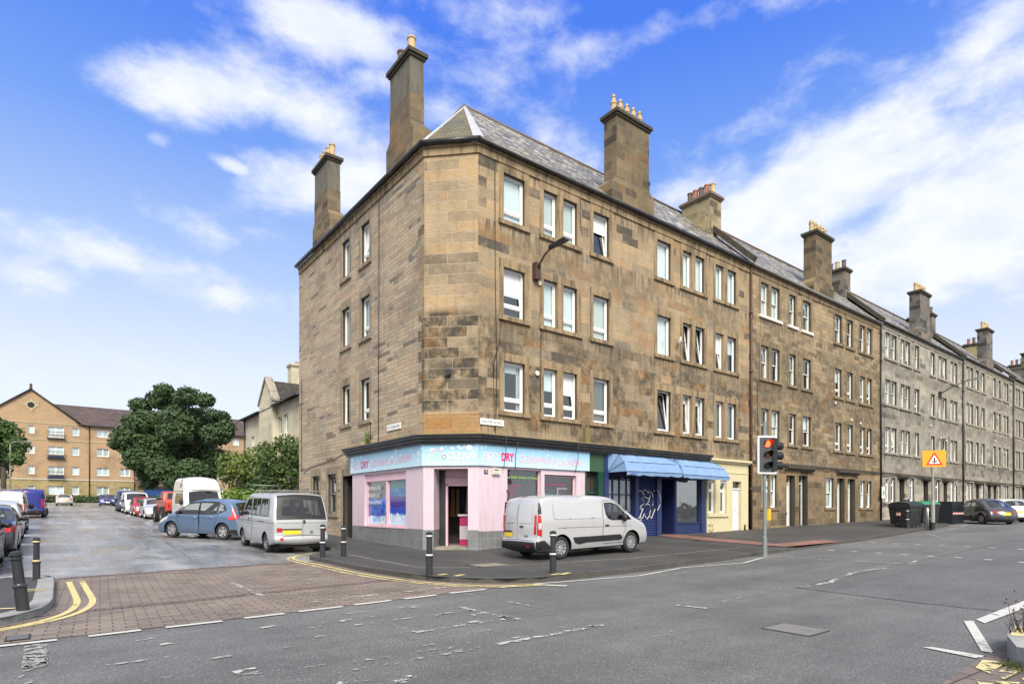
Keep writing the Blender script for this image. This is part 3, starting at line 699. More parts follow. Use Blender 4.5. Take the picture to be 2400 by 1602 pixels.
# relaid strips and the dark seams between them
pt = MB()
for P_ in ([(11.72, 5.95), (60, 7.2), (60, 1.0), (11.5, 1.0), (11.5, 3.7)],): sheet(pt, P_, .004)
setting(pt.build('road_patches', 'road_new'))
sm = MB()
for L_s in ([(11.72, 5.95), (11.5, 3.72), (11.55, 2.3)], [(12, 5.9), (22, 6.25), (40, 6.7)], [(3.2, 19.5), (3.5, 27), (3.3, 40)]): ribbon(sm, L_s, .015, .009)
setting(sm.build('road_seams', worn_paint('tar_seam', (.035, .035, .036), .42)))
# near corner: pavers and the raised planting bed
setting(sheet(MB(), [(4.2, -.6), (6.38, 1.88), (7.74, 1.95), (13, 1.9), (13, -2.5), (4.5, -2.5)], .012).build('corner_paving', paver('brown_pavers', [(0, (.12, .095, .085)), (1, (.17, .135, .12))], .36, .24, (.045, .04, .035), .012, .3)))
pl = thing('planter', 'low stone edged planting bed with yellow painted top at the near road corner', 'planter', (8.6, 1.2, 0))
BED = [(7.72, 1.63), (8.10, 1.79), (8.9, 1.95), (10.0, 1.25), (8.6, -.5), (7.35, 1.15)]
inn = [(7.90, 1.54), (8.14, 1.64), (8.86, 1.78), (9.7, 1.2), (8.5, -.2), (7.62, 1.14)]
m_ = MB(); n_ = len(BED)
for k in range(n_):
    a, b, c, d = BED[k], BED[(k+1) % n_], inn[(k+1) % n_], inn[k]
    h0, h1 = .20+.04*(k % 2), .20+.04*((k+1) % 2)
    m_.face([(*a, -.02), (*b, -.02), (*b, h1), (*a, h0)]); m_.face([(*a, h0), (*b, h1), (*c, h1), (*d, h0)]); m_.face([(*c, h1), (*c, .1), (*d, .1), (*d, h0)])
m_.build('kerb_stones', 'kerb_pale', pl, (8.6, 1.2, 0), fix=True)
m_ = MB(); m_.prism(inn, .08, .17); m_.build('soil', plain('dark_soil', (.06, .045, .03), .95, var=.5, vscale=12), pl, (8.6, 1.2, 0))
m_ = MB(); m_.face([(8.08, 1.76, .245), (8.16, 1.66, .243), (8.86, 1.80, .243), (8.88, 1.90, .243)]); m_.build('yellow_paint', 'paint_yel_old', pl, (8.6, 1.2, 0))

# ------------------------------------------------------------------ facades
class Fac:
    def __init__(s, o, ang): s.o = Vector((o[0], o[1], 0)); s.ang = ang; s.ex = Vector((cos(ang), sin(ang), 0)); s.out = Vector((sin(ang), -cos(ang), 0))
    def p(s, a, z, d=0.0): q = s.o+s.ex*a+s.out*d; return Vector((q.x, q.y, z))
    def M(s, a, z, d): return Matrix.Translation(s.p(a, z, d)) @ Matrix.Rotation(s.ang, 4, 'Z')
    def box(s, mb, a0, a1, z0, z1, d0, d1, mi=0): mb.obox(s.p(a0, z0, d0), s.ex*(a1-a0), s.out*(d1-d0), Vector((0,0,z1-z0)), mi)
    def quad(s, mb, a0, a1, z0, z1, d, mi=0): mb.face([s.p(a0, z0, d), s.p(a1, z0, d), s.p(a1, z1, d), s.p(a0, z1, d)], mi)
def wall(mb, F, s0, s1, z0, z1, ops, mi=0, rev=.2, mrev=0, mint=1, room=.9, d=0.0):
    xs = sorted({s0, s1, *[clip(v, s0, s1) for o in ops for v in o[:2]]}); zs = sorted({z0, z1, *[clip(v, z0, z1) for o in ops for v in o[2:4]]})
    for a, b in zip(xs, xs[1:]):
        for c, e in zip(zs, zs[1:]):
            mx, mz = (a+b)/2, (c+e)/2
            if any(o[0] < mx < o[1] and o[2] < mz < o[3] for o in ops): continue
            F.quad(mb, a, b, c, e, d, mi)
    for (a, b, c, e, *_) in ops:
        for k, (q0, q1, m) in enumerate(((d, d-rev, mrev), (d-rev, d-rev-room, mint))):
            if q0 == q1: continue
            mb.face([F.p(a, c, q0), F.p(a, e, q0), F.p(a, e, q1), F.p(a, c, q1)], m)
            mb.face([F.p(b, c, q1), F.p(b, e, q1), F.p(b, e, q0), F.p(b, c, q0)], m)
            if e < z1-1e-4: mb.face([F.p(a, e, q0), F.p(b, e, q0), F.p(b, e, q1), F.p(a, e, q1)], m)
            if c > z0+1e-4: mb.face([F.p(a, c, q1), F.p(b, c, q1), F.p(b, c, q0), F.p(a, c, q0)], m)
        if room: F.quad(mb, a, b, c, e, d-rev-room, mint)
WCACHE = {}
def win_proto(style, w_, h_, open_):
    key = (style, round(w_, 2), round(h_, 2), open_)
    if key in WCACHE: return WCACHE[key]
    f, g_, bl = MB(), MB(), MB()
    hw = w_/2; t = .058
    def rect(mb, x0, x1, z0, z1, tt, y0, y1):
        mb.box(x0, x0+tt, y0, y1, z0, z1); mb.box(x1-tt, x1, y0, y1, z0, z1); mb.box(x0+tt, x1-tt, y0, y1, z0, z0+tt); mb.box(x0+tt, x1-tt, y0, y1, z1-tt, z1)
    rect(f, -hw, hw, 0, h_, t, .13, .20)
    x0, x1 = -hw+t, hw-t
    def lite(z0, z1, tilt=0, yo=.145, tt=.045):
        def tr(P):
            if not tilt: return P
            return [(x, y+(z-z0)*tilt*1.0, z) for x, y, z in P]
        a = MB(); rect(a, x0+.004, x1-.004, z0, z1, tt, yo, yo+.04)
        i = f.add(tr(a.v)); [f.fi([i+k for k in q], m) for q, m in zip(a.f, a.m)]
        b = MB(); b.box(x0+tt, x1-tt, yo+.016, yo+.022, z0+tt, z1-tt)
        i = g_.add(tr(b.v)); [g_.fi([i+k for k in q], m) for q, m in zip(b.f, b.m)]
    if style == 'tilt':
        zt = .24*h_; f.box(x0, x1, .13, .20, zt, zt+.06); lite(t, zt); lite(zt+.06, h_-t, .14 if open_ else 0)
    elif style == 'full': lite(t, h_-t, .14 if open_ else 0)
    elif style == 'sash':
        zt = .5*h_; lite(t, zt+.03, 0, .165); lite(zt-.02, h_-t, 0, .125)
    elif style == 'hopper':
        zt = .70*h_; f.box(x0, x1, .13, .20, zt-.05, zt); lite(t, zt-.05); lite(zt, h_-t, -.42 if open_ else 0)
        if open_:      # top light pushed outwards: hinge at the head
            pass
    elif style == 'double':
        f.box(-.03, .03, .13, .20, t, h_-t)
        xa, xb = x0, x1
        for q0, q1 in ((xa, -.03), (.03, xb)):
            x0, x1 = q0, q1; lite(t, h_-t)
        x0, x1 = xa, xb
    elif style == 'georgian':
        lite(t, h_-t)
        for k in (1, 2): f.box(x0+.05, x1-.05, .15, .18, h_*k/3-.012, h_*k/3+.012)
        f.box(-.012, .012, .15, .18, t+.05, h_-t-.05)
    bl.box(-hw+.01, hw-.01, .225, .23, .02, h_-.02)
    bh, bs = MB(), MB()
    bh.box(-hw+.01, hw-.01, .225, .23, h_*(.42+.2*((w_*37+h_*11) % 1)), h_-.02)
    for sg in (-1, 1):
        for k in range(5): x_ = sg*(hw-.02-k*.035*w_/.8); bs.box(min(x_, x_-sg*.03), max(x_, x_-sg*.03), .225+.02*(k % 2), .245+.02*(k % 2), .02, h_-.02)
    bs.box(-hw+.01, hw-.01, .225, .23, h_*.8, h_-.02)
    r = (f, g_, bl, bh, bs); ms = []
    for n, mb, m in (('window', f, 'upvc'), ('glass', g_, 'glass'), ('blind', bl, 'blind'), ('half_blind', bh, 'blind'), ('side_curtains', bs, 'curtain')):
        o = mb.build(n, m); ms.append(o.data); bpy.data.objects.remove(o)
    WCACHE[key] = ms
    return ms
def add_window(F, T, org, s0, s1, z0, z1, style='full', open_=False, blind=None, fm=None, d=0.0):
    me = win_proto(style, s1-s0, z1-z0, open_)
    fo = bpy.data.objects.new('window', me[0]); COL.objects.link(fo); fo.parent = T
    fo.location = F.p((s0+s1)/2, z0, d)-Vector(org); fo.rotation_euler = (0, 0, F.ang)
    go = bpy.data.objects.new('glass', me[1]); COL.objects.link(go); go.parent = fo
    if fm:
        fo.material_slots[0].link = 'OBJECT'; fo.material_slots[0].material = MAT[fm]
    if blind:
        nm = 'blind' if blind in ('blind', 'half') else 'curtain'
        bo = bpy.data.objects.new(nm, me[{'half': 3, 'sides': 4}.get(blind, 2)]); COL.objects.link(bo); bo.parent = fo
        if blind not in ('blind', 'half', 'sides'):
            bo.material_slots[0].link = 'OBJECT'; bo.material_slots[0].material = MAT[blind]
    return fo
def surround(F, T, org, ops, z0, z1, mat, jamb=.17, head=.27, proud=.022, sillm=None, sillp=.085, name='window_surround'):
    m = MB(); a0, b0 = ops[0][0], ops[-1][1]
    F.box(m, a0-jamb, a0+.004, z0, z1, -.03, proud); F.box(m, b0-.004, b0+jamb, z0, z1, -.03, proud)
    for o, q in zip(ops, ops[1:]): F.box(m, o[1]-.004, q[0]+.004, z0, z1, -.12, proud-.004)
    F.box(m, a0-jamb-.002, b0+jamb+.002, z1-.004, z1+head, -.03, proud+.002)
    m.build(name, mat, T, org)
    s = MB(); F.box(s, a0-jamb-.04, b0+jamb+.04, z0-.14, z0+.004, -.125, sillp); s.build('window_sill', sillm or mat, T, org)
def pot(T, parent, x, y, z, h, r, mat, org, kind=0):
    m = MB()
    prof = [(r*1.15, 0), (r*1.1, .08*h), (r*.95, .12*h), (r*.9, .72*h), (r*1.12, .76*h), (r*1.12, .84*h), (r*.92, .88*h), (r*.92, h), (r*.7, h), (r*.7, h-.1)]
    if kind == 1: prof = [(r*1.05, 0), (r, .05), (r*.92, .9*h), (r*1.1, .92*h), (r*1.1, h), (r*.85, h), (r*.85, h-.1)]
    if kind == 2: prof = [(r*1.1, 0), (r*.95, .5*h), (r*1.15, .55*h), (r*1.15, .62*h), (r*.8, .66*h), (r*.75, .82*h), (r*.95, .85*h), (r*.55, .9*h), (r*.5, h)]
    m.lathe(prof, (x, y, z), 14)
    return m.build('chimney_pot', mat, parent, org)
def chimney(T, org, x0, x1, y0, y1, z0, z1, mat, pots, foot=None, along='x', capm='sootstone', kind=0, pr=.13, phh=.75, footm=None):
    m = MB(); m.box(x0, x1, y0, y1, z0, z1-.16)
    if footm: c_m, m = m, MB()
    if foot: m.box(foot[0], foot[1], foot[2], foot[3], z0, foot[4]); \
        m.face([(foot[0], foot[2], foot[4]), (foot[1], foot[2], foot[4]), (x1, y0, foot[4]+.3), (x0, y0, foot[4]+.3)]); \
        m.face([(foot[0], foot[3], foot[4]), (foot[0], foot[2], foot[4]), (x0, y0, foot[4]+.3), (x0, y1, foot[4]+.3)]); \
        m.face([(foot[1], foot[2], foot[4]), (foot[1], foot[3], foot[4]), (x1, y1, foot[4]+.3), (x1, y0, foot[4]+.3)])
    if footm: f_ = m; m = c_m
    c = m.build('chimney', mat, T, org)
    if footm: f_.box(x0-.012, x1+.012, y0-.012, y1+.012, foot[4], foot[4]+1.25); f_.build('chimney_base', footm, c, org)
    k = MB(); k.box(x0-.06, x1+.06, y0-.06, y1+.06, z1-.22, z1-.13); k.box(x0-.12, x1+.12, y0-.12, y1+.12, z1-.13, z1); k.build('chimney_cap', capm, c, org)
    n = len(pots)
    for i, pm in enumerate(pots):
        f = (i+.5)/n
        x, y = (x0+(x1-x0)*f, (y0+y1)/2) if along == 'x' else ((x0+x1)/2, y0+(y1-y0)*f)
        pot(T, c, x, y, z1-.02, phh*random.uniform(.92, 1.08), pr, pm, org, kind)
    return c

FR = Fac((0, 16.1), 0)
FL = Fac((9.78, 0), -pi/2)                          # s = -y
cA, cB = (9.78, 17.38), (11.06, 16.1)
FC = Fac(cA, -pi/4)                                # chamfer: s 0..1.81
CL = 1.81
ROWS = [(4.88, 6.6), (8.1, 9.78), (11.34, 12.97)]
G1 = [[(12.09, 13.03)], [(13.88, 14.55), (14.83, 15.55)], [(16.39, 17.28)], [(20.2, 21.14)], [(21.96, 22.63), (22.88, 23.58)], [(24.44, 25.11), (25.41, 26.17)]]
OPENS = {(2, 0, 0): 0, (1, 0, 0): 1, (0, 1, 1): 1, (2, 2, 0): 1, (0, 3, 0): 1, (0, 4, 0): 1, (0, 4, 1): 1, (1, 4, 0): 1, (1, 4, 1): 1, (1, 5, 0): 1}
BL1 = {0: ['sides', 'half', 'curtain_dark', None, 'sides', 'curtain_dark'], 1: ['half', 'blind', 'curtain', 'blind', None, 'half'], 2: ['blind', 'curtain', 'half', 'blind', 'blind', 'blind']}
org = (10.4, 17, 0)
T1 = thing('tenement', 'tan sandstone corner tenement with slate roof and tall chimneys above the pink shop', 'tenement', org)
m = MB()
ops = [(a, b, z0, z1) for z0, z1 in ROWS for g_ in G1 for a, b in g_]
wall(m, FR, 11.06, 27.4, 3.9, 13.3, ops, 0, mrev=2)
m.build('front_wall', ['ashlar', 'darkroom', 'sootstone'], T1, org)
m = MB(); wall(m, FC, 0, CL, 3.9, 4.72, []); m.build('corner_base_course', 'corner_orange', T1, org)
m = MB(); wall(m, FC, 0, CL, 4.72, 13.3, [])
for q in (0,):                                      # quoined returns of the corner stones on both faces
    pass
m.build('corner_wall', 'corner', T1, org)
m = MB()
SW = [(23.62, 24.5), (21.6, 22.6)]                  # y ranges of side windows
sops = []
for z0, z1 in ((5.1, 6.75), (8.36, 10.0), (11.75, 13.0)): sops.append((-22.5, -21.66, z0-.05, z1-.05)); sops.append((-24.45, -23.62, z0, z1))
sops[-2:] = [(-22.5, -21.66, 11.25, 12.85), (-24.45, -23.62, 11.25, 12.85)]
gops = [(-28.1, -27.1, .9, 3.1), (-26.15, -25.1, 1.35, 3.1), (-24.35, -23.3, .2, 2.95)]
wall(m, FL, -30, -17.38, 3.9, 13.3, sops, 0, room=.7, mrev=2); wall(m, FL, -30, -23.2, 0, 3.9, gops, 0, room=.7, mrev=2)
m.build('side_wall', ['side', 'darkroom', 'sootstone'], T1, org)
m = MB(); m.box(10.2, 27.35, 24.4, 24.6, 0, 13.4); m.box(17.8, 18.0, 24.6, 30, 0, 13.4); m.box(9.8, 18, 29.95, 30.1, 0, 13.4); m.box(27.36, 27.39, 16.3, 24.4, 0, 13.4)
m.build('rear_wall', 'side', T1, org)
for r, (z0, z1) in enumerate(ROWS):
    for gi, g_ in enumerate(G1):
        surround(FR, T1, org, g_, z0, z1, 'dress')
        for k, (a, b) in enumerate(g_):
            add_window(FR, T1, org, a, b, z0, z1, 'tilt' if gi < 3 and (r, gi) != (2, 2) else 'full', bool(OPENS.get((r, gi, k), 0)), BL1[r][gi])
for i, (a, b, z0, z1) in enumerate(sops):
    surround(FL, T1, org, [(a, b)], z0, z1, 'dress_side', jamb=.14, head=.3)
    add_window(FL, T1, org, a, b, z0, z1, 'tilt' if i % 2 == 0 else 'full', i == 4, [None, 'blind', 'blind'][i//2])
for (a, b, z0, z1) in gops[:2]:
    surround(FL, T1, org, [(a, b)], z0, z1, 'dress_side', jamb=.16, head=.3)
    add_window(FL, T1, org, a, b, z0, z1, 'sash', False, None, 'gutter_grey')
mm = MB(); FL.box(mm, -24.33, -23.32, .2, 2.93, -.5, -.46); mm.build('door', 'black', T1, org)
mm = MB(); FL.box(mm, -24.5, -24.35, .1, 2.95, -.05, .02); FL.box(mm, -24.5, -23.25, 2.95, 3.25, -.05, .02); mm.build('door_surround', 'dress_side', T1, org)
# long and short corner stones returning on the side wall
m = MB(); k = 0; z = 4.1
while z < 13.2:
    l = .42 if k % 2 else .18
    FL.box(m, -17.38-l, -17.38, z, z+.335, -.02, .008); z += .345; k += 1
m.build('corner_stones', 'corner', T1, org)
# wallhead: stone course and black gutter, following the three faces
def offs(d, ye=30.0, xe=27.4): return [(9.78-d, ye), (9.78-d, 17.38-.414*d), (11.06-.414*d, 16.1-d), (xe, 16.1-d)]
def band(mb, d0, d1, z0, z1, mi=0, ye=30.0, xe=27.4):
    a, b = offs(d0, ye, xe), offs(d1, ye, xe)
    for k in range(3):
        P = [a[k], a[k+1], b[k+1], b[k]]
        lo = [(x, y, z0) for x, y in P]; hi = [(x, y, z1) for x, y in P]
        mb.face([hi[0], hi[1], hi[2], hi[3]], mi); mb.face([lo[3], lo[2], lo[1], lo[0]], mi); mb.face([lo[2], lo[3], hi[3], hi[2]], mi)
        if k == 0: mb.face([lo[3], lo[0], hi[0], hi[3]], mi)
        if k == 2: mb.face([lo[1], lo[2], hi[2], hi[1]], mi)
m = MB(); band(m, -.1, .05, 13.24, 13.48); band(m, -.1, .10, 13.48, 13.56); m.build('wallhead_course', 'dress', T1, org, fix=True)
m = MB()
for P0, P1 in zip(offs(.17), offs(.17)[1:]): m.tube([(*P0, 13.62), (*P1, 13.62)], .085, 10)
m.build('gutter', 'gutter', T1, org)
RZ, RY, RX = 17.75, 20.1, 13.15
m = MB()
e = offs(.14); ez = 13.66
ap = (RX, RY, RZ)
m.face([(*e[2], ez), (27.4, 15.96, ez), (27.4, RY, RZ), ap])                 # Easter Road slope
m.face([(27.4, RY, RZ), (27.4, 24.5, 13.6), (17.9, 24.5, 13.6), (RX+.4, RY, RZ), ap])
m.face([(*e[0], ez), (*e[1], ez), ap, (RX, 30.05, RZ)])
m.face([ap, (17.95, 24.5, 13.5), (17.95, 30.05, 13.5), (RX, 30.05, RZ)])
rf = m.build('roof', 'slate', T1, org, fix=True)
m = MB(); m.face([(*e[1], ez+.002), (*e[2], ez+.002), ap]); m.build('corner_roof', 'slate_moss', T1, org)
m = MB()
for P, wd in ((e[1], .08), (e[2], .19)):
    a, b = Vector((*P, ez)), Vector(ap); t = (b-a); sd = t.cross(Vector((0,0,1))).normalized()*wd; up = Vector((0,0,.05))
    m.face([a-sd-up*.2, a+up, b+up, b-sd*.35]); m.face([a+up, a+sd-up*.2, b+sd*.35, b+up])
m.build('lead_hip', 'lead', rf, org)
m = MB(); m.tube([ap, (27.4, RY, RZ+.02)], .07, 8); m.build('ridge', 'ridge', rf, org)
m = MB(); a_ = Vector((*e[1], 0)); m.tube([(RX, RY, RZ+.02), (RX, 30, RZ+.02)], .09, 8); m.build('ridge', 'ridge', rf, org)
chimney(T1, org, 9.8, 10.33, 18.42, 19.95, 13.3, 17.5, 'chim_render', ['pot_buff', 'pot_dark'], (9.785, 10.62, 18.18, 20.25, 14.75), 'y', 'sootstone', 1, .15, .72, 'chim')
chimney(T1, org, 9.8, 10.38, 26.2, 27.85, 13.3, 17.5, 'chim_render', ['pot_buff']*4, (9.785, 10.7, 25.9, 28.1, 14.75), 'y', 'sootstone', 1, .13, .7, 'chim')
chimney(T1, org, 17.71, 19.68, 16.1, 16.78, 13.3, 17.42, 'chim', ['pot_buff']*5, (17.43, 20.0, 16.085, 17.1, 14.5), 'x', 'sootstone', 2, .12, .78)
c_ = chimney(T1, org, 27.02, 28.0, 18.1, 19.85, 15.0, 18.0, 'chim_y', ['pot_dark', 'pot_red', 'pot_dark', 'pot_red', 'pot_buff'][::-1], None, 'y', 'ridge', 1, .14, .7)
m = MB(); a, b = Vector((27.28, 15.9, 13.75)), Vector((27.28, 19.9, 17.85)); m.obox(a, (.26, 0, 0), b-a, (0, -.12, .22)); m.build('skew', 'sootstone', T1, org)
m = MB(); FC  # flood light, vents and cables
q = FC.p(.83, 6.06, 0); m.tube([q, q+FC.out*.12], .085, 12); m.tube([q+FC.out*.10, q+FC.out*.16], [.10, .11], 14); m.build('wall_light', 'black', T1, org)
m = MB()
for s, z in ((13.56, 6.36), (13.66, 9.57)): m.tube([FR.p(s, z, 0), FR.p(s, z, .07)], .085, 12)
m.build('wall_vent', 'whitestone', T1, org)
m = MB()
for pts in ([(11.72, 13.2), (11.74, 9), (11.8, 6.5), (11.75, 4.1)], [(12.0, 8.0), (11.9, 7.2), (11.66, 6.4), (11.7, 4.2)], [(13.75, 8.2), (13.72, 5.0)], [(15.7, 13.2), (15.72, 12)]): m.tube([FR.p(s, z, .025) for s, z in pts], .013, 5)
for pts in ([(-20.8, 13.2), (-20.85, 4.0)], [(-29.6, 8), (-29.6, 3.4)], [(-29.3, 3.3), (-28.4, 3.55), (-27.5, 3.6), (-25.5, 3.7), (-23.7, 4.0)], [(-21.55, 4.9), (-21.6, 4.1)]): m.tube([FL.p(s, z, .025) for s, z in pts], .013, 5)
for s0, z0, sg in ((11.9, 3.95, .05), (12.4, 3.85, -.06), (15.2, 4.0, .08)): m.tube([FR.p(s0, z0, .42), FR.p(s0+.03, 3.4, .30+sg), FR.p(s0+.05, 2.9, .2)], .011, 5)
m.build('cable', 'black', T1, org)
m = MB(); FR.box(m, 15.85, 16.1, 4.05, 4.62, 0, .14); m.build('junction_box', plain('mossy_metal_box', (.16, .14, .05), .8, var=.3), T1, org)
m = MB(); m.tube([FR.p(27.36, 13.5, .09), FR.p(27.36, .4, .09)], .06, 8)
for z in (11.2, 8.3, 5.2, 2.5): m.tube([FR.p(27.36, z, .09), FR.p(27.36, z+.1, .09)], .085, 8)
m.build('downpipe', 'rust', T1, org)
for s, z0 in ((21.0, 17.0),): pass
m = MB(); m.tube([(22.3, 18.3, 15.9), (22.3, 18.3, 16.9)], .07, 8); m.tube([(22.3, 18.3, 16.85), (22.3, 18.3, 17.0)], .10, 8); m.build('roof_vent_pipe', 'black', T1, org)
m = MB()
for bx, by, bz in ((25.9, 17.6, 15.5), (11.9, 23.0, 17.2)):
    m.tube([(bx, by, bz-.3), (bx, by, bz+1.0)], .02, 6); m.tube([(bx-.25, by-.1, bz+.85), (bx+.45, by+.2, bz+.95)], .014, 5)
    for k in range(5): f = k/4; m.tube([(bx-.25+.7*f-.1, by-.1+.3*f+.22, bz+.85+.1*f), (bx-.25+.7*f+.1, by-.1+.3*f-.22, bz+.85+.1*f)], .009, 4)
m.build('tv_aerial', 'gutter_grey', T1, org)

# ------------------------------------------------------------------ the other tenements of the row
def tenement(name, label, x0, x1, groups, rows, wm, dm, basem, chx, ez, styles, fm, ground, chm, ridgech, gm, white_top=False, gstyle='sash', pots=None):
    org = ((x0+x1)/2, 17, gz(x0, 17))
    T = thing(name, label, 'tenement', org)
    zb = gz(x0, 16)-.2
    ops = [(a, b, z0, z1) for z0, z1 in rows for g_ in groups for a, b in g_]
    m = MB(); wall(m, FR, x0, x1, 3.9, ez-.3, ops, 0, room=.8, mrev=2); m.build('front_wall', [wm, 'darkroom', 'sootstone'], T, org)
    gw, gd = ground
    gops = [(a, b, z0, z1) for g_, z0, z1 in gw for a, b in g_]+[(a, b, zb, z1) for a, b, z1, *_ in gd]
    m = MB(); wall(m, FR, x0, x1, zb, 3.9, gops, 0, room=.8, d=.012, mrev=2); m.build('ground_floor_wall', [basem, 'darkroom', 'sootstone'], T, org)
    m = MB(); FR.box(m, x0, x1, 3.86, 3.98, -.02, .05); m.build('string_course', 'sootstone', T, org)
    m = MB(); FR.box(m, x0+.01, x1-.01, ez-.34, ez-.1, -.02, .05); FR.box(m, x0+.01, x1-.01, ez-.1, ez-.02, -.02, .1); m.build('wallhead_course', dm, T, org)
    rnd = random.Random(int(x0*10))
    for r, (z0, z1) in enumerate(rows):
        for gi, g_ in enumerate(groups):
            wt = white_top and r == 2 and gi < 3
            surround(FR, T, org, g_, z0, z1, dm, jamb=.15, sillm='whitestone' if wt else None, proud=.02)
            for k, (a, b) in enumerate(g_):
                st = styles(r, gi)
                add_window(FR, T, org, a, b, z0, z1, st[0], rnd.random() < .18 and st[0] != 'sash', rnd.choice(['blind', 'curtain', None, 'half', 'sides', 'sides'] if r > 0 else ['curtain_dark', 'curtain', None, 'sides', 'half']), fm(r, gi))
    for g_, z0, z1 in gw:
        surround(FR, T, org, g_, z0, z1, dm, jamb=.14, head=.25, proud=.03)
        for k, (a, b) in enumerate(g_): add_window(FR, T, org, a, b, z0, z1, gstyle, gstyle == 'hopper' and rnd.random() < .5, rnd.choice(['curtain', 'blind', None]), None, .012)
    for a, b, z1, col, *lin in gd:
        m = MB(); FR.box(m, a+.02, b-.02, zb+.2, z1-.45, -.42, -.36)
        for q in (.25, .62): FR.box(m, a+.16, b-.16, zb+.35+q*2*.62, zb+.35+q*2*.62+.6, -.36, -.345)
        dr = m.build('door', col, T, org)
        m = MB(); FR.box(m, a, a+.07, zb+.2, z1, -.36, -.30); FR.box(m, b-.07, b, zb+.2, z1, -.36, -.30); FR.box(m, a+.07, b-.07, z1-.45, z1-.38, -.36, -.30); m.build('door_frame', 'sash', T, org)
        m = MB(); FR.box(m, a+.07, b-.07, z1-.38, z1, -.40, -.39); m.build('fanlight', 'carglass', T, org)
        m = MB(); FR.box(m, a-.02, b+.02, zb+.02, zb+.25, -.36, .06); m.build('doorstep', 'dress3', T, org)
    seen = set()
    for a, b, z1, col, *lin in gd:
        if lin and lin[0] not in seen:
            seen.add(lin[0]); m = MB(); FR.box(m, lin[0][0], lin[0][1], 3.62, 3.72, 0, .16); FR.box(m, lin[0][0], lin[0][1], 3.72, 3.82, 0, .26); m.build('door_cornice', 'sootstone', T, org)
    m = MB()
    m.face([(x0, 15.93, ez+.02), (x1, 15.93, ez+.02), (x1, RY, ez+4.15), (x0, RY, ez+4.15)]); m.face([(x0, RY, ez+4.15), (x1, RY, ez+4.15), (x1, 24.5, ez), (x0, 24.5, ez)])
    rf = m.build('roof', 'slate', T, org)
    m = MB(); m.tube([(x0, RY, ez+4.17), (x1, RY, ez+4.17)], .09, 8); m.build('ridge', 'ridge', rf, org)
    m = MB(); m.tube([(x0, 15.93, ez), (x1, 15.93, ez)], .075, 8); m.build('gutter', gm, T, org)
    m = MB(); m.box(x0+.02, x1-.02, 24.3, 24.45, zb, ez); m.box(x1-.05, x1-.02, 16.2, 24.3, zb, ez); m.box(x0+.02, x0+.05, 16.2, 24.3, zb, ez); m.build('rear_wall', dm, T, org)
    pp = pots or ['pot_buff']*5
    chimney(T, org, chx[0], chx[1], 16.1, 16.8, ez-.3, ez+3.72, chm, pp, (chx[0]-.28, chx[1]+.3, 16.085, 17.1, ez+.75), 'x', 'sootstone', 0, .13, .7)
    if ridgech: chimney(T, org, x1-.5, x1+.42, 18.1, 19.85, ez+1.4, ez+4.3, ridgech, ['pot_dark', 'pot_buff', 'pot_dark', 'pot_red'], None, 'y', 'sootstone', 1, .14, .7)
    m = MB(); a, b = Vector((x1-.13, 15.9, ez+.12)), Vector((x1-.13, 20.0, ez+4.3)); m.obox(a, (.26, 0, 0), b-a, (0, -.12, .22)); m.build('skew', 'sootstone', T, org)
    m = MB(); m.tube([FR.p(x1-.02, ez-.1, .09), FR.p(x1-.02, gz(x1, 16)+.1, .09)], .06, 8)
    for z in (11.2, 8.3, 5.2, 2.5): m.tube([FR.p(x1-.02, z, .09), FR.p(x1-.02, z+.1, .09)], .085, 8)
    m.build('downpipe', 'gutter', T, org)
    m = MB(); m.tube([FR.p(s, 3.78+.04*sin(s*1.7), .07) for s in [x0+.3+(x1-x0-.6)*k/14 for k in range(15)]], .018, 5)
    m.tube([FR.p(x0+.6, 8, .03), FR.p(x0+.7, 5, .03), FR.p(x0+.5, 3.9, .03)], .012, 5); m.build('cable', 'black', T, org)
    m = MB()
    for s, z in ((x0+9.2, 7.8), (x0+11.3, 7.0), (x0+12.6, 6.9)): m.tube([FR.p(s, z, 0), FR.p(s, z, .08)], .08, 10)
    m.build('wall_vent', 'whitestone', T, org)
    return T
G2 = [[(28.4, 29.17), (29.42, 30.26)], [(31.23, 31.97)], [(32.7, 33.66)], [(36.55, 37.5)], [(38.17, 39.03)], [(39.98, 40.82), (41.0, 41.8)]]
R2 = [(5.02, 6.68), (8.2, 9.88), (11.4, 13.08)]
T2 = tenement('tenement', 'brown rubble tenement with white topmost sashes behind the traffic light, second from the corner', 27.4, 43.05, G2, R2, 'ashlar2', 'dress2', 'base2', (34.25, 36.2), 13.66,
    lambda r, g_: ('sash' if g_ < 3 or r == 2 else 'tilt', 0), lambda r, g_: 'sash', ([([(28.5, 29.2), (29.3, 29.98)], 1.63, 3.31), ([(35.42, 36.42)], 1.63, 3.36), ([(40.0, 40.78), (40.94, 41.72)], 1.63, 3.32)],
    [(30.95, 31.85, 3.36, 'sash', (30.75, 33.8)), (32.3, 33.27, 3.39, plain('dark_green_door', (.012, .035, .028), .4), (30.75, 33.8)), (36.87, 37.85, 3.38, 'sash', (36.7, 39.6)), (38.3, 39.3, 3.39, 'sash', (36.7, 39.6))]), 'chim', 'chim_grey', 'gutter_grey', True, 'sash')
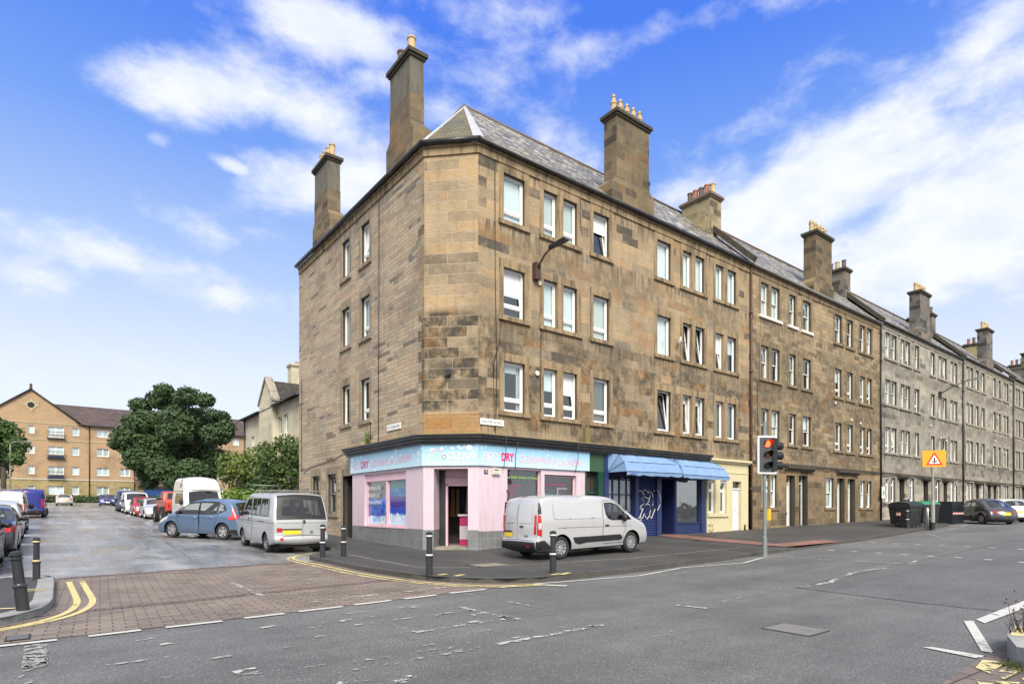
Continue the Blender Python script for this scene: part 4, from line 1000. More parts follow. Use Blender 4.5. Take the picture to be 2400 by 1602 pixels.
# clean repaired stone of the top storey
G3 = [[(43.87, 44.82), (44.9, 45.85)], [(46.5, 47.34), (47.39, 48.3)], [(49.07, 50.02)], [(52.27, 53.2)], [(54.0, 54.88), (54.92, 55.9)], [(56.68, 57.46), (57.5, 58.37)]]
R3 = [(5.36, 7.04), (8.57, 10.22), (11.65, 13.35)]
T3 = tenement('tenement', 'grey stone tenement directly behind the bins and the triangular warning sign', 43.05, 59.6, G3, R3, 'ashlar3', 'dress3', 'ashlar3', (50.2, 52.15), 13.86,
    lambda r, g_: ('sash' if (r+g_) % 3 else 'tilt', 0), lambda r, g_: 'sash', ([([(43.87, 44.68), (44.81, 45.6)], 2.03, 3.68), ([(48.15, 49.07)], 2.1, 3.72), ([(53.3, 54.3)], 2.05, 3.76), ([(56.7, 57.5), (57.55, 58.4)], 2.07, 3.77)],
    [(46.3, 47.2, 3.78, 'gutter_grey', (45.9, 47.6)), (50.75, 51.8, 3.7, 'black', (50.3, 52.2)), (55.1, 55.9, 3.73, 'black', (54.8, 56.2))]), 'chim_grey', 'chim_grey', 'gutter', False, 'hopper')
sh = 16.75
G4 = [[(60.63, 61.45), (61.58, 62.45)], [(63.12, 64.03)], [(64.73, 65.77)], [(68.23, 69.15)], [(69.93, 70.73)], [(71.54, 72.37), (72.48, 73.32)]]
R4 = [(5.51, 7.29), (8.73, 10.44), (11.8, 13.55)]
T4_ = tenement('tenement', 'pale grey tenement rising behind the dark rounded car', 59.6, 74.75, G4, R4, 'ashlar3', 'dress3', 'ashlar3', (66.3, 68.1), 14.06,
    lambda r, g_: ('sash', 0), lambda r, g_: 'sash', ([([(60.6, 61.4), (61.6, 62.4)], 2.3, 3.75), ([(64.7, 65.6)], 2.3, 3.75), ([(69.9, 70.7)], 2.3, 3.75), ([(71.6, 72.4), (72.5, 73.3)], 2.3, 3.75)], [(63.2, 64.1, 3.75, 'gutter_grey', (62.8, 64.5)), (66.6, 67.5, 3.75, 'black', (66.2, 67.9)), (68.4, 69.2, 3.75, 'black', (68.1, 69.5))]), 'chim_grey', 'chim_y', 'gutter', False, 'sash')
G5 = [[(a+15.1, b+15.1) for a, b in g_] for g_ in G4]
T5 = tenement('tenement', 'far grey tenement at the right edge of the photo, last one in the row', 74.75, 91, G5, R4, 'ashlar3', 'dress3', 'ashlar3', (81.4, 83.2), 14.3,
    lambda r, g_: ('sash', 0), lambda r, g_: 'sash', ([([(75.7, 76.5), (76.7, 77.5)], 2.4, 3.75), ([(79.9, 80.7)], 2.4, 3.75)], [(78.3, 79.2, 3.75, 'black', (77.9, 79.6))]), 'chim_grey', 'chim_grey', 'gutter', False, 'sash')
# ------------------------------------------------------------------ shopfronts
MAT['pink'] = plain('pink_masonry_paint', (.575, .46, .52), .75, var=.07, vscale=2, dirt=((.40, .32, .34), .45), streak=True)
MAT['pinkwood'] = plain('pink_gloss_paint', (.66, .44, .50), .4, var=.06, dirt=((.3, .2, .2), .3))
def tile_mat():
    m, nt, b = newmat('grey_plinth_tiles')
    uv = uvn(nt)
    br = nd(nt, 'TexBrick', {'Vector': uv, 'Color1': (.165, .17, .175), 'Color2': (.20, .205, .21), 'Mortar': (.30, .30, .29), 'Scale': 1.0, 'Mortar Size': .006, 'Brick Width': .3, 'Row Height': .3}, offset=0.0)
    d = sstep(nt, noise(nt, pos(nt), 2.5, 6, .65), .45, .75)
    setin(nt, b, 'Base Color', mixc(nt, mth(nt, 'MULTIPLY', d, .5), br.outputs[0], (.10, .095, .085))); setin(nt, b, 'Roughness', .45)
    return m
MAT['greytile'] = tile_mat()
def sign_mat():
    """printed board: pale blue with white soap bubbles"""
    m, nt, b = newmat('bubble_print')
    uv = uvn(nt); v = nd(nt, 'SeparateXYZ', {0: uv}).outputs[1]
    n = noise(nt, uv, 1.2, 4, .6)
    col = mixc(nt, sstep(nt, mth(nt, 'ADD', v, mth(nt, 'MULTIPLY', n, .4)), 3.0, 3.95), (.50, .68, .76), (.26, .48, .66))
    for sc, th in ((3.6, .36), (7, .32), (13, .28)):
        vo = nd(nt, 'TexVoronoi', {'Vector': uv, 'Scale': sc, 'Randomness': 1.0})
        d = vo.outputs[0]; rnd = nd(nt, 'SeparateColor', {0: vo.outputs[1]}).outputs[0]
        rad = mth(nt, 'MULTIPLY', rnd, th)
        inside = mth(nt, 'SUBTRACT', 1.0, sstep(nt, d, mth(nt, 'MULTIPLY', rad, .8), rad))
        on = mth(nt, 'MULTIPLY', inside, mth(nt, 'GREATER_THAN', rnd, .38))
        rim = mth(nt, 'MULTIPLY', on, sstep(nt, d, 0.0, mth(nt, 'ADD', rad, .02)))
        col = mixc(nt, mth(nt, 'MULTIPLY_ADD', rim, .35, mth(nt, 'MULTIPLY', on, .38)), col, (.82, .88, .90))
    setin(nt, b, 'Base Color', col); setin(nt, b, 'Roughness', .35)
    return m
MAT['signblue'] = sign_mat()
MAT['magenta'] = plain('magenta_vinyl', (.60, .02, .16), .4, var=.1)
MAT['pinkfade'] = plain('faded_pink_vinyl', (.78, .40, .50), .5, var=.25, vscale=14)
MAT['palefade'] = plain('bleached_pink_vinyl', (.74, .58, .66), .5, var=.2, vscale=14)
MAT['greenfade'] = plain('bleached_green_vinyl', (.46, .72, .46), .5, var=.15, vscale=10)
MAT['whitevinyl'] = plain('white_vinyl', (.80, .80, .80), .5, var=.05)
MAT['bluevinyl'] = plain('blue_vinyl', (.05, .20, .48), .4)
org = (10.4, 17, 0)
SH = thing('laundry_shop', 'pink painted corner laundry shop under a pale blue bubble sign', 'shop', org)
def sheet_wall(F, s0, s1, z0, z1, ops, mats, name, d, rev=.22, room=0.0, T=SH, org=org, mrev=0):
    m = MB(); wall(m, F, s0, s1, z0, z1, ops, 0, rev, mrev, 1, room, d); return m.build(name, mats, T, org)
DP = .06
LEFT0, LEFT1 = -23.2, -(17.38-.414*DP)
lop = [(-22.05, -20.32, .93, 2.88), (-20.2, -18.58, .93, 2.88)]
sheet_wall(FL, LEFT0, LEFT1, .9, 3.05, [(-22.05, -18.58, .9, 2.9)], ['pink', 'darkroom'], 'pink_wall', DP)
sheet_wall(FL, LEFT0, LEFT1, -.1, .9, [], ['greytile', 'darkroom'], 'tiled_plinth', DP+.012, .0)
m = MB(); FL.box(m, LEFT0-.02, LEFT0, -.1, 3.05, -.3, DP); m.build('pink_wall', 'pink', SH, org)
DR0, DR1 = .33, 1.48
c0, c1 = .172*DP*2, CL-.172*DP*2
sheet_wall(FC, -.414*DP, CL+.414*DP, .88, 3.05, [(DR0, DR1, .88, 2.9)], ['pink', 'darkroom'], 'pink_wall', DP, .75, 0)
sheet_wall(FC, -.414*(DP+.012), CL+.414*(DP+.012), -.1, .88, [(DR0, DR1, -.1, .88)], ['greytile', 'darkroom'], 'tiled_plinth', DP+.012, .75, 0)
rop = [(12.22, 13.72, .85, 2.93), (13.88, 15.45, .85, 2.80)]
sheet_wall(FR, 11.06-.414*DP, 15.9, .84, 3.05, rop, ['pink', 'darkroom'], 'pink_wall', DP, .2, 0)
sheet_wall(FR, 11.06-.414*DP, 15.9, -.05, .84, [], ['greytile', 'darkroom'], 'tiled_plinth', DP+.012, 0, 0)
m = MB(); FR.box(m, 15.86, 15.9, -.05, 3.05, -.3, DP); m.build('pink_wall', 'pink', SH, org)
# shop windows on the side street: printed laundry picture below, clear above
def picture_mat(kind):
    m, nt, b = newmat('window_print_%s' % kind)
    uv = uvn(nt); sp = nd(nt, 'SeparateXYZ', {0: uv}); u, v = sp.outputs[0], sp.outputs[1]
    n = noise(nt, uv, 4.5, 6, .65, .5); vo = nd(nt, 'TexVoronoi', {'Vector': uv, 'Scale': 4.2}).outputs[0]
    foam = mth(nt, 'ADD', v, mth(nt, 'MULTIPLY', mth(nt, 'SUBTRACT', n, .5), .28))
    if kind == 'wash':
        cl = ramp(nt, mth(nt, 'ADD', mth(nt, 'MULTIPLY', vo, .7), mth(nt, 'MULTIPLY', n, .45)), [(.2, (.03, .09, .42)), (.45, (.06, .17, .62)), (.7, (.02, .05, .26)), (.9, (.10, .28, .70))])
        red = mth(nt, 'MULTIPLY', sstep(nt, mth(nt, 'ADD', u, mth(nt, 'MULTIPLY', n, .3)), -21.75, -21.85), mth(nt, 'SUBTRACT', 1.0, sstep(nt, v, 1.55, 1.62)))
        cl = mixc(nt, red, cl, (.55, .02, .03))
        top, fo = None, 1.32
    else:
        cl = ramp(nt, v, [(0, (.05, .03, .25)), (1, (.05, .03, .25))])
        nv = mth(nt, 'ADD', v, mth(nt, 'MULTIPLY', mth(nt, 'SUBTRACT', n, .5), .35))
        cl = mixc(nt, sstep(nt, nv, 1.62, 1.68), (.04, .07, .45), (.055, .02, .20))
        cl = mixc(nt, sstep(nt, nv, 2.0, 2.06), cl, mixc(nt, sstep(nt, vo, .25, .5), (.05, .22, .34), (.03, .10, .30)))
        cl = mixc(nt, sstep(nt, nv, 2.3, 2.36), cl, mixc(nt, n, (.06, .20, .19), (.03, .11, .12)))
        fo = 1.42
    cl = mixc(nt, sstep(nt, foam, fo+.02, fo-.06), cl, mixc(nt, sstep(nt, n, .42, .6), (.72, .80, .86), (.20, .42, .72)))
    cl = mixc(nt, sstep(nt, foam, fo-.12, fo-.42), cl, (.55, .70, .82))
    setin(nt, b, 'Base Color', cl); setin(nt, b, 'Roughness', .12); setin(nt, b, 'Coat Weight', .5)
    return m
def shop_window(F, s0, s1, z0, z1, d, bars=(), mat='pinkwood', tt=.07):
    m = MB(); F.box(m, s0, s0+tt, z0, z1, d-.06, d); F.box(m, s1-tt, s1, z0, z1, d-.06, d); F.box(m, s0+tt, s1-tt, z0, z0+tt, d-.06, d+.01); F.box(m, s0+tt, s1-tt, z1-tt, z1, d-.06, d)
    f = m.build('window', mat, SH, org)
    g_ = MB(); F.box(g_, s0+tt, s1-tt, z0+tt, z1-tt, d-.045, d-.037); g_.build('glass', 'glass', f, org)
    return f
for k, ((a, b, z0, z1), kind, zt) in enumerate(zip(lop, ('wash', 'shop'), (2.15, 2.62))):
    f = shop_window(FL, a, b, z0, z1-.2, -.06)
    pmb = MB(); FL.quad(pmb, a+.07, b-.07, z0+.07, 1.98 if k == 0 else z1-.27, -.09); pmb.build('window_print', picture_mat(kind), f, org)
m = MB(); FL.box(m, -22.05, -18.58, 2.69, 2.9, -.12, -.02); FL.box(m, -22.05, -18.58, 2.62, 2.69, -.1, -.005); FL.box(m, -20.32, -20.2, .93, 2.69, -.12, -.02); FL.box(m, -22.1, -18.53, .88, .93, -.2, .09); m.build('shutter_box', 'pinkwood', SH, org)
m = MB(); m.box(10.05, 12.5, 18.4, 22.1, .2, .25); FL.box(m, -22.1, -18.5, .5, 3, -1.6, -1.55); FL.box(m, -22.1, -22.06, .5, 3, -1.6, -.2); FL.box(m, -18.54, -18.5, .5, 3, -1.6, -.2); FL.box(m, -22.1, -18.5, 3, 3.04, -1.6, -.2); m.build('shop_interior', plain('shop_back_wall', (.28, .22, .16), .9, var=.4, vscale=1.2), SH, org)
for k, tx in enumerate(('EXPERIENCED', 'HOLIDAY LET', 'MANAGEMENT')):
    lettering(tx, .14, (1.12, 1.02, 1.22)[k], 'whitevinyl', SH, Matrix.Translation(-Vector(org)) @ FL.M(-21.88, 2.30-.27*k, -.028))
# Easter Road windows
for k, (a, b, z0, z1) in enumerate(rop):
    f = shop_window(FR, a, b, z0, z1 if k == 0 else z1-.02, -.05, mat='pinkwood', tt=.05 if k else .03)
m = MB(); [FR.box(m, x_, x_+.055, .9, 2.9, -.16, -.14) for x_ in [12.3+.075*i for i in range(18)]]; m.build('vertical_blind', curtain_mat('dark_vertical_blind', (.07, .055, .05)), SH, org)
m = MB(); FR.box(m, 12.2, 15.5, .5, 3.0, -.62, -.58); m.build('shop_interior', plain('dim_shop_wall', (.07, .05, .065), .9, var=.5), SH, org)
m = MB(); FR.box(m, 13.9, 15.44, 2.80, 2.93, -.1, .02); m.build('shutter_box', 'pinkwood', SH, org)
L_ = Matrix.Translation(-Vector(org))
lettering('up, Wilder, Greener and Greener', .07, 1.36, plain('lime_vinyl', (.35, .75, .05), .5), SH, L_ @ FR.M(12.29, 2.63, -.02))
lettering('ironing service', .06, .55, 'magenta', SH, L_ @ FR.M(12.34, 2.36, -.02))
for k in range(7): lettering('shirts & trousers'[:9+k % 4], .045, .34, 'magenta', SH, L_ @ FR.M(12.3, 2.24-.11*k, -.02))
lettering('dry cleaning & laundry', .07, .95, 'magenta', SH, L_ @ FR.M(14.0, 2.42, -.03))
lettering('lagoon', .17, .74, plain('turquoise_vinyl', (.16, .55, .62), .4), SH, L_ @ FR.M(13.96, 1.99, -.03), bold=-.012)
m = MB(); FR.box(m, 12.24, 12.42, .9, 1.5, -.03, -.024); FR.box(m, 14.92, 15.3, 1.2, 2.1, -.4, -.38); m.build('poster', 'bluevinyl', SH, org)
m = MB(); FR.box(m, 14.80, 14.84, .9, 2.35, -.3, -.27); FR.box(m, 14.84, 15.3, 2.31, 2.35, -.3, -.27); m.build('display_frame', 'pinkwood', SH, org)
# doorway on the cut corner with the counter inside
m = MB(); FC.box(m, DR0, DR1, -.1, .30, -2.6, .02); m.build('doorstep', 'dress3', SH, org)
m = MB(); FC.box(m, DR0+.22, DR0+.29, .3, 2.42, -.8, -.7); FC.box(m, DR0+.22, DR1, 2.36, 2.44, -.8, -.7); FC.box(m, DR0+.22, DR1, 2.44, 2.62, -.84, -.66); FC.box(m, DR0+.22, DR1, 2.62, 2.9, -.82, -.78); m.build('door_frame', 'pinkwood', SH, org)
m = MB(); FC.box(m, DR0, DR0+.22, .3, 2.9, -.86, -.74); m.build('side_glazing', 'carglass', SH, org)
R0, R1, RD = -.75, 2.55, -3.6
m = MB(); FC.quad(m, R0, R1, .3, 3.0, RD)
m.face([FC.p(R0, .3, -.9), FC.p(R0, .3, RD), FC.p(R0, 3, RD), FC.p(R0, 3, -.9)]); m.face([FC.p(R1, .3, RD), FC.p(R1, .3, -.9), FC.p(R1, 3, -.9), FC.p(R1, 3, RD)]); m.face([FC.p(R0, 3, -.9), FC.p(R0, 3, RD), FC.p(R1, 3, RD), FC.p(R1, 3, -.9)]); m.face([FC.p(R0, .302, RD), FC.p(R0, .302, -.9), FC.p(R1, .302, -.9), FC.p(R1, .302, RD)])
m.build('shop_interior', plain('brightened_interior', (.30, .22, .22), .8, var=.5, vscale=2), SH, org)  # wall colour raised in place of light inside the shop
m = MB(); FC.box(m, .95, 2.5, 1.05, 1.32, -1.5, -1.1); FC.box(m, .95, 2.5, .3, .52, -1.5, -1.1); FC.box(m, .95, 2.5, .98, 1.05, -1.5, -1.1)
ct = m.build('counter', plain('magenta_counter', (.42, .018, .13), .4), SH, org)
m = MB(); FC.box(m, .951, 2.5, .52, .98, -1.5, -1.102); FC.box(m, .9, 2.5, 1.32, 1.39, -1.55, -1.04); m.build('counter_panel', plain('grey_panel', (.50, .47, .49), .5), ct, org)
m = MB(); m.tube([FC.p(-.5, 2.45, -2.6), FC.p(2.4, 2.45, -2.6)], .02, 6); rl = m.build('clothes_rail', 'chrome', SH, org)
rnd = random.Random(5)
gcols = [plain('garment_%s' % n_, c_, .95, var=.3) for n_, c_ in (('black', (.05, .05, .055)), ('white', (.62, .60, .57)), ('wine', (.26, .05, .09)), ('blue', (.08, .11, .25)), ('orange', (.45, .18, .06)), ('grey', (.28, .27, .27)))]
for k in range(15):
    s_ = -.35+k*.19; h_ = rnd.uniform(.75, 1.15); wd = rnd.uniform(.05, .085); m = MB()
    m.prism([(0, 0)]*0 or [(-wd, -.2), (wd, -.2), (wd, .2), (-wd, .2)], 0, .01)
    m = MB()
    P0 = FC.p(s_, 2.42, -2.6); e, o_ = FC.ex, FC.out
    ring = lambda z, a, b_: [P0+e*(sx*a)+o_*(sy*b_)-Vector((0, 0, z)) for sx, sy in ((-1, -1), (1, -1), (1, 1), (-1, 1))]
    rs = [ring(.0, .02, .03), ring(.10, wd*.8, .21), ring(.5, wd, .20), ring(h_, wd*1.2, .24)]
    ii = [m.add(r_) for r_ in rs]
    for q0, q1 in zip(ii, ii[1:]):
        for j in range(4): m.fi([q0+j, q0+(j+1) % 4, q1+(j+1) % 4, q1+j])
    m.build('hanging_garment', gcols[k % 6], rl, org, fix=True)
# long black cornice over shop and neighbours, moss-edged on top
m = MB()
for d0, d1, z0, z1 in ((-.05, .20, 3.70, 3.78), (-.05, .28, 3.78, 3.88), (-.05, .36, 3.88, 3.955), (-.05, .40, 3.955, 4.0)): band(m, d0, d1, z0, z1, 0, 23.55, 23.72)
m.build('cornice', 'gutter', SH, org, fix=True)
m = MB(); band(m, -.05, .385, 4.0, 4.025, 0, 23.5, 23.7); m.build('cornice_ledge', dressed('mossy_ledge', (.30, .25, .12), .35), SH, org, fix=True)
# sign boards
sb = []
SD = .13
def signpanel(F, s0, s1):
    m = MB(); F.box(m, s0, s1, 3.0, 3.7, -.05, SD); return m.build('sign_board', 'signblue', SH, org)
sL = signpanel(FL, -23.27, -(17.38-.414*SD)); sC = signpanel(FC, -.414*SD+.004, CL+.414*SD-.004); sR = signpanel(FR, 11.06-.414*SD+.004, 16.07)
m = MB(); FC.box(m, -.05, CL+.05, 3.002, 3.698, .02, SD-.001)
def sgn(F, tx, h, wd, s, z, mat, par, **k): return lettering(tx, h, wd, mat, par, L_ @ F.M(s, z, SD+.008), **k)
sgn(FL, 'ECO', .26, .62, -22.95, 3.16, 'pinkfade', sL); sgn(FL, 'DRY', .28, .72, -22.2, 3.16, 'magenta', sL, bold=.02); sgn(FL, 'CLEANING', .26, 1.6, -21.35, 3.17, 'pinkfade', sL); sgn(FL, '&', .22, .2, -19.6, 3.18, 'pinkfade', sL); sgn(FL, 'LAUNDRY', .26, 1.25, -19.25, 3.19, 'pinkfade', sL)
sgn(FR, 'ECO', .25, .62, 11.17, 3.2, 'palefade', sR, bold=.01); sgn(FR, 'DRY', .26, .54, 11.91, 3.2, 'magenta', sR, bold=.045); sgn(FR, 'CLEANING', .24, 1.42, 12.66, 3.17, 'pinkfade', sR); sgn(FR, '&', .21, .18, 14.2, 3.17, 'pinkfade', sR, bold=.01); sgn(FR, 'LAUNDRY', .24, 1.25, 14.5, 3.15, 'pinkfade', sR)
sgn(FC, 'pink', .13, .40, .28, 3.47, 'pinkfade', sC, shear=.3); sgn(FC, 'ECO', .25, .48, .22, 3.2, 'greenfade', sC, bold=.012); sgn(FC, 'CLEAN', .25, .92, .80, 3.2, 'palefade', sC, bold=.004)
m = MB()
for k in range(8):
    a = k*pi/4; m.tube([FC.p(.70+.07*cos(a)*.4, 3.32+.07*sin(a)*.4, SD+.01), FC.p(.70+.09*cos(a), 3.32+.09*sin(a), SD+.01)], .016, 5)
m.build('flower_emblem', 'palefade', sC, org)
for s_, z_, r_ in ((1.53, 3.58, .10), (.98, 3.55, .045), (.62, 3.56, .05), (1.25, 3.55, .04)):
    m = MB(); m.tube([FC.p(s_, z_, SD+.001), FC.p(s_, z_, SD+.009)], r_, 18); m.build('bubble_disc', plain('bubble_white', (.70, .82, .90), .4), sC, org)
m = MB(); FR.box(m, 11.56, 11.86, 2.72, 2.92, DP, DP+.09); ab = m.build('alarm_box', plain('cream_plastic', (.62, .60, .50), .5), SH, org)
lettering('IMMS', .055, .2, 'black', ab, L_ @ FR.M(11.61, 2.84, DP+.094), bold=.02)
m = MB(); FR.box(m, 11.60, 11.82, 2.75, 2.765, DP+.09, DP+.094); m.build('alarm_strip', 'black', ab, org)
m = MB(); FR.box(m, 11.25, 11.40, 2.73, 2.86, DP, DP+.015); nb = m.build('number_plate', 'black', SH, org)
lettering('328', .06, .10, 'whitevinyl', nb, L_ @ FR.M(11.275, 2.77, DP+.02))
m = MB(); m.tube([FR.p(12.2, 2.2, DP), FR.p(12.15, 2.1, .25), FR.p(12.02, 1.85, .32)], .022, 6); m.build('bracket', 'black', SH, org)
m = MB(); FL.box(m, -18.95, -18.72, .30, .48, -.06, -.03); m.build('air_brick', plain('cream_vent', (.6, .58, .45), .6), SH, org)
# street name plates are signs of their own
def nameplate(F, s, z, wd, h, tx, label):
    p0 = F.p(s, z, .02); t = thing('street_name_sign', label, 'street sign', p0)
    m = MB(); F.box(m, s, s+wd, z, z+h, .02, .045); m.build('plate', plain('white_enamel', (.72, .72, .70), .35), t, p0)
    lettering(tx, h*.42, wd*.86, 'black', t, Matrix.Translation(-p0) @ F.M(s+wd*.07, z+h*.29, .049))
nameplate(FR, 11.12, 4.36, .96, .2, 'EASTER ROAD', 'white street name plate reading EASTER ROAD on the main road face of the corner')
nameplate(FL, -20.08, 4.42, 1.06, .22, 'ST CLAIR AVE', 'white street name plate reading ST CLAIR AVE on the side street face')

# green doorway between the shops
GD = thing('green_doorway', 'narrow dark green shop doorway between the pink and the blue shopfronts', 'shop front', (16.5, 16, .15)); og = (16.5, 16, .15)
MAT['green'] = plain('dark_green_paint', (.010, .048, .032), .4, var=.15); MAT['green_l'] = plain('green_fascia_paint', (.035, .085, .038), .5, var=.15)
m = MB(); FR.box(m, 16.0, 17.0, 3.0, 3.68, -.2, .03); FR.box(m, 16.0, 17.0, 3.68, 3.74, -.2, .12); m.build('fascia', 'green_l', GD, og)
m = MB(); FR.box(m, 15.92, 16.04, 0, 3.0, -.3, .02); FR.box(m, 16.66, 16.94, 0, 3.0, -.3, .03); FR.box(m, 16.70, 16.9, 0, .9, .03, .05); FR.box(m, 16.04, 16.66, 2.15, 2.24, -.3, -.1); m.build('pilaster', 'green', GD, og)
m = MB(); FR.box(m, 16.04, 16.66, 0, 2.15, -.25, -.2); FR.box(m, 16.12, 16.58, .3, .95, -.2, -.18); FR.box(m, 16.12, 16.58, 1.1, 2.0, -.2, -.18); m.build('door', 'green', GD, og)
m = MB(); FR.box(m, 16.04, 16.66, 2.24, 3.0, -.25, -.22); m.build('fanlight', plain('brown_glass', (.05, .035, .028), .15, var=.5), GD, og)

# blue shop with the awning
BS = thing('blue_shop', 'royal blue shopfront with graffiti on its roller shutter under a faded awning', 'shop', (20.2, 16, .3)); ob = (20.2, 16, .3)
MAT['blue'] = plain('royal_blue_paint', (.018, .032, .11), .4, var=.18, dirt=((.02, .03, .09), .4)); MAT['blue_d'] = plain('navy_paint', (.01, .018, .075), .45, var=.2)
Lb = Matrix.Translation(-Vector(ob))
m = MB(); FR.box(m, 16.96, 17.2, .1, 3.7, -.3, .06); FR.box(m, 20.16, 20.44, .1, 3.3, -.3, .06); FR.box(m, 23.3, 23.62, .1, 3.7, -.3, .06); FR.box(m, 18.82, 19.0, .1, 3.3, -.3, .03); m.build('pilaster', 'blue', BS, ob)
m = MB(); FR.box(m, 17.2, 23.3, 2.85, 3.72, -.3, .02); m.build('fascia', 'blue_d', BS, ob)
m = MB(); FR.box(m, 17.2, 18.82, .1, .75, -.3, 0); m.build('stall_riser', 'blue', BS, ob)
m = MB(); FR.box(m, 21.5, 23.3, .1, .92, -.3, -.02)
for z_ in (.42, .55, .68, .81): FR.box(m, 21.52, 23.28, z_, z_+.06, -.02, .0)
m.build('stall_riser', 'blue', BS, ob)
m = MB()
for x_ in (17.2, 17.58, 17.98, 18.4, 18.76): FR.box(m, x_, x_+.05, .75, 2.85, -.16, -.10)
for z_ in (.75, 1.40, 2.12, 2.72): FR.box(m, 17.2, 18.82, z_, z_+.05, -.155, -.105)
gw_ = m.build('window', 'blue_d', BS, ob)
m = MB(); FR.box(m, 17.2, 18.82, .78, 2.8, -.14, -.135); m.build('glass', 'glass', gw_, ob)
m = MB(); FR.box(m, 17.2, 18.82, .78, 2.8, -.24, -.23); m.build('blind', plain('beige_blind', (.36, .33, .32), .9, var=.15), gw_, ob)
m = MB()
n_ = 34
for k in range(n_):
    z_ = .38+k*.0735
    A, B, C = FR.p(19.0, z_, -.05), FR.p(19.0, z_+.03, -.02), FR.p(19.0, z_+.0735, -.05); e = Vector((1.16, 0, 0))
    m.face([A, A+e, B+e, B]); m.face([B, B+e, C+e, C])
st_ = m.build('roller_shutter', 'blue', BS, ob)
# the painted tag, traced as sprayed lines on the shutter
PX = lambda x, y: (fx(x), 2.30-(y-680)*(1.2/470))
def fx(x): return 18.99+(x-650)*(1.16/290)
G_ = [[(655, 820), (655, 700), (670, 675), (705, 672), (730, 700), (715, 720)], [(735, 690), (760, 652), (790, 665), (805, 700), (815, 715), (828, 690), (830, 660)], [(735, 700), (750, 740), (745, 775), (700, 795), (745, 830), (750, 880), (700, 925), (685, 950), (690, 970), (730, 960)],
      [(760, 770), (800, 795), (840, 800)], [(845, 700), (852, 740), (838, 790), (825, 850), (760, 920), (800, 890), (835, 895), (855, 940), (850, 1000), (835, 1080), (845, 1100)], [(845, 690), (875, 700), (890, 740), (895, 800), (890, 900), (888, 985)], [(900, 670), (925, 665)],
      [(660, 940), (655, 1005)], [(735, 960), (715, 1010), (690, 1080), (655, 1145)], [(690, 1080), (705, 1130), (735, 1100), (755, 1040), (770, 1090), (795, 1135), (820, 1100), (838, 1070), (855, 1110), (870, 1125), (890, 1060), (930, 970)], [(690, 1140), (715, 1155)]]
m = MB()
for L in G_: m.tube([FR.p(*PX(x, y), -.018) for x, y in L], .016, 5)
m.build('graffiti', 'white_p', st_, ob)
m = MB(); m.tube([FR.p(20.14+.22*q, z_, .065) for q, z_ in ((0, 2.36), (.4, 2.3), (.8, 2.1), (1, 1.9), (.9, 1.75), (.45, 1.62), (.05, 1.5))], .016, 5); m.build('graffiti', 'white_p', BS, ob)
m = MB(); FR.box(m, 20.44, 21.4, .3, 2.8, -1.0, -.96); FR.box(m, 21.36, 21.4, .1, 2.85, -.96, -.02); FR.box(m, 20.44, 20.48, .1, 2.85, -.96, -.02); m.build('door_recess', 'blue_d', BS, ob)
m = MB(); FR.box(m, 20.5, 21.34, .35, .98, -.9, -.86); FR.box(m, 20.5, 20.6, .98, 2.7, -.9, -.86); FR.box(m, 21.24, 21.34, .98, 2.7, -.9, -.86); FR.box(m, 20.6, 21.24, 2.6, 2.7, -.9, -.86); dd = m.build('door', 'blue', BS, ob)
m = MB(); FR.box(m, 20.6, 21.24, .98, 2.6, -.89, -.88); m.build('glass', 'carglass', dd, ob)
m = MB(); FR.box(m, 20.44, 21.4, .1, .42, -1.0, .05); m.build('doorstep', 'dress3', BS, ob)
m = MB(); FR.box(m, 21.4, 21.52, .1, 2.9, -.1, .02); FR.box(m, 22.68, 22.74, .92, 2.85, -.3, -.22); FR.box(m, 21.5, 23.3, .90, .98, -.35, .03); gw2 = m.build('window', 'blue_d', BS, ob)
m = MB(); FR.box(m, 21.52, 23.3, .98, 2.85, -.09, -.08); m.build('glass', glass_mat('shop_glass', base=.14, refl=1.6), gw2, ob)
m = MB(); FR.box(m, 21.5, 23.3, .2, 2.9, -1.3, -1.26); m.build('shop_interior', 'darkroom', BS, ob)
m = MB()
for k in range(4): m.tube([FR.p(21.9+.3*k, 1.0, -.8), FR.p(21.9+.3*k, 1.35, -.8)], [.09, .04], 8)
m.build('window_display', 'curtain_dark', BS, ob)
AW = thing('awning', 'faded sky blue folding awning with torn seams over the blue shopfront', 'awning', (20.2, 15.6, 3.3)); oa = (20.2, 15.6, 3.3)
MAT['awn'] = plain('faded_blue_canvas', (.18, .29, .48), .85, var=.2, vscale=2.5, dirt=((.11, .20, .38), .7), streak=True)
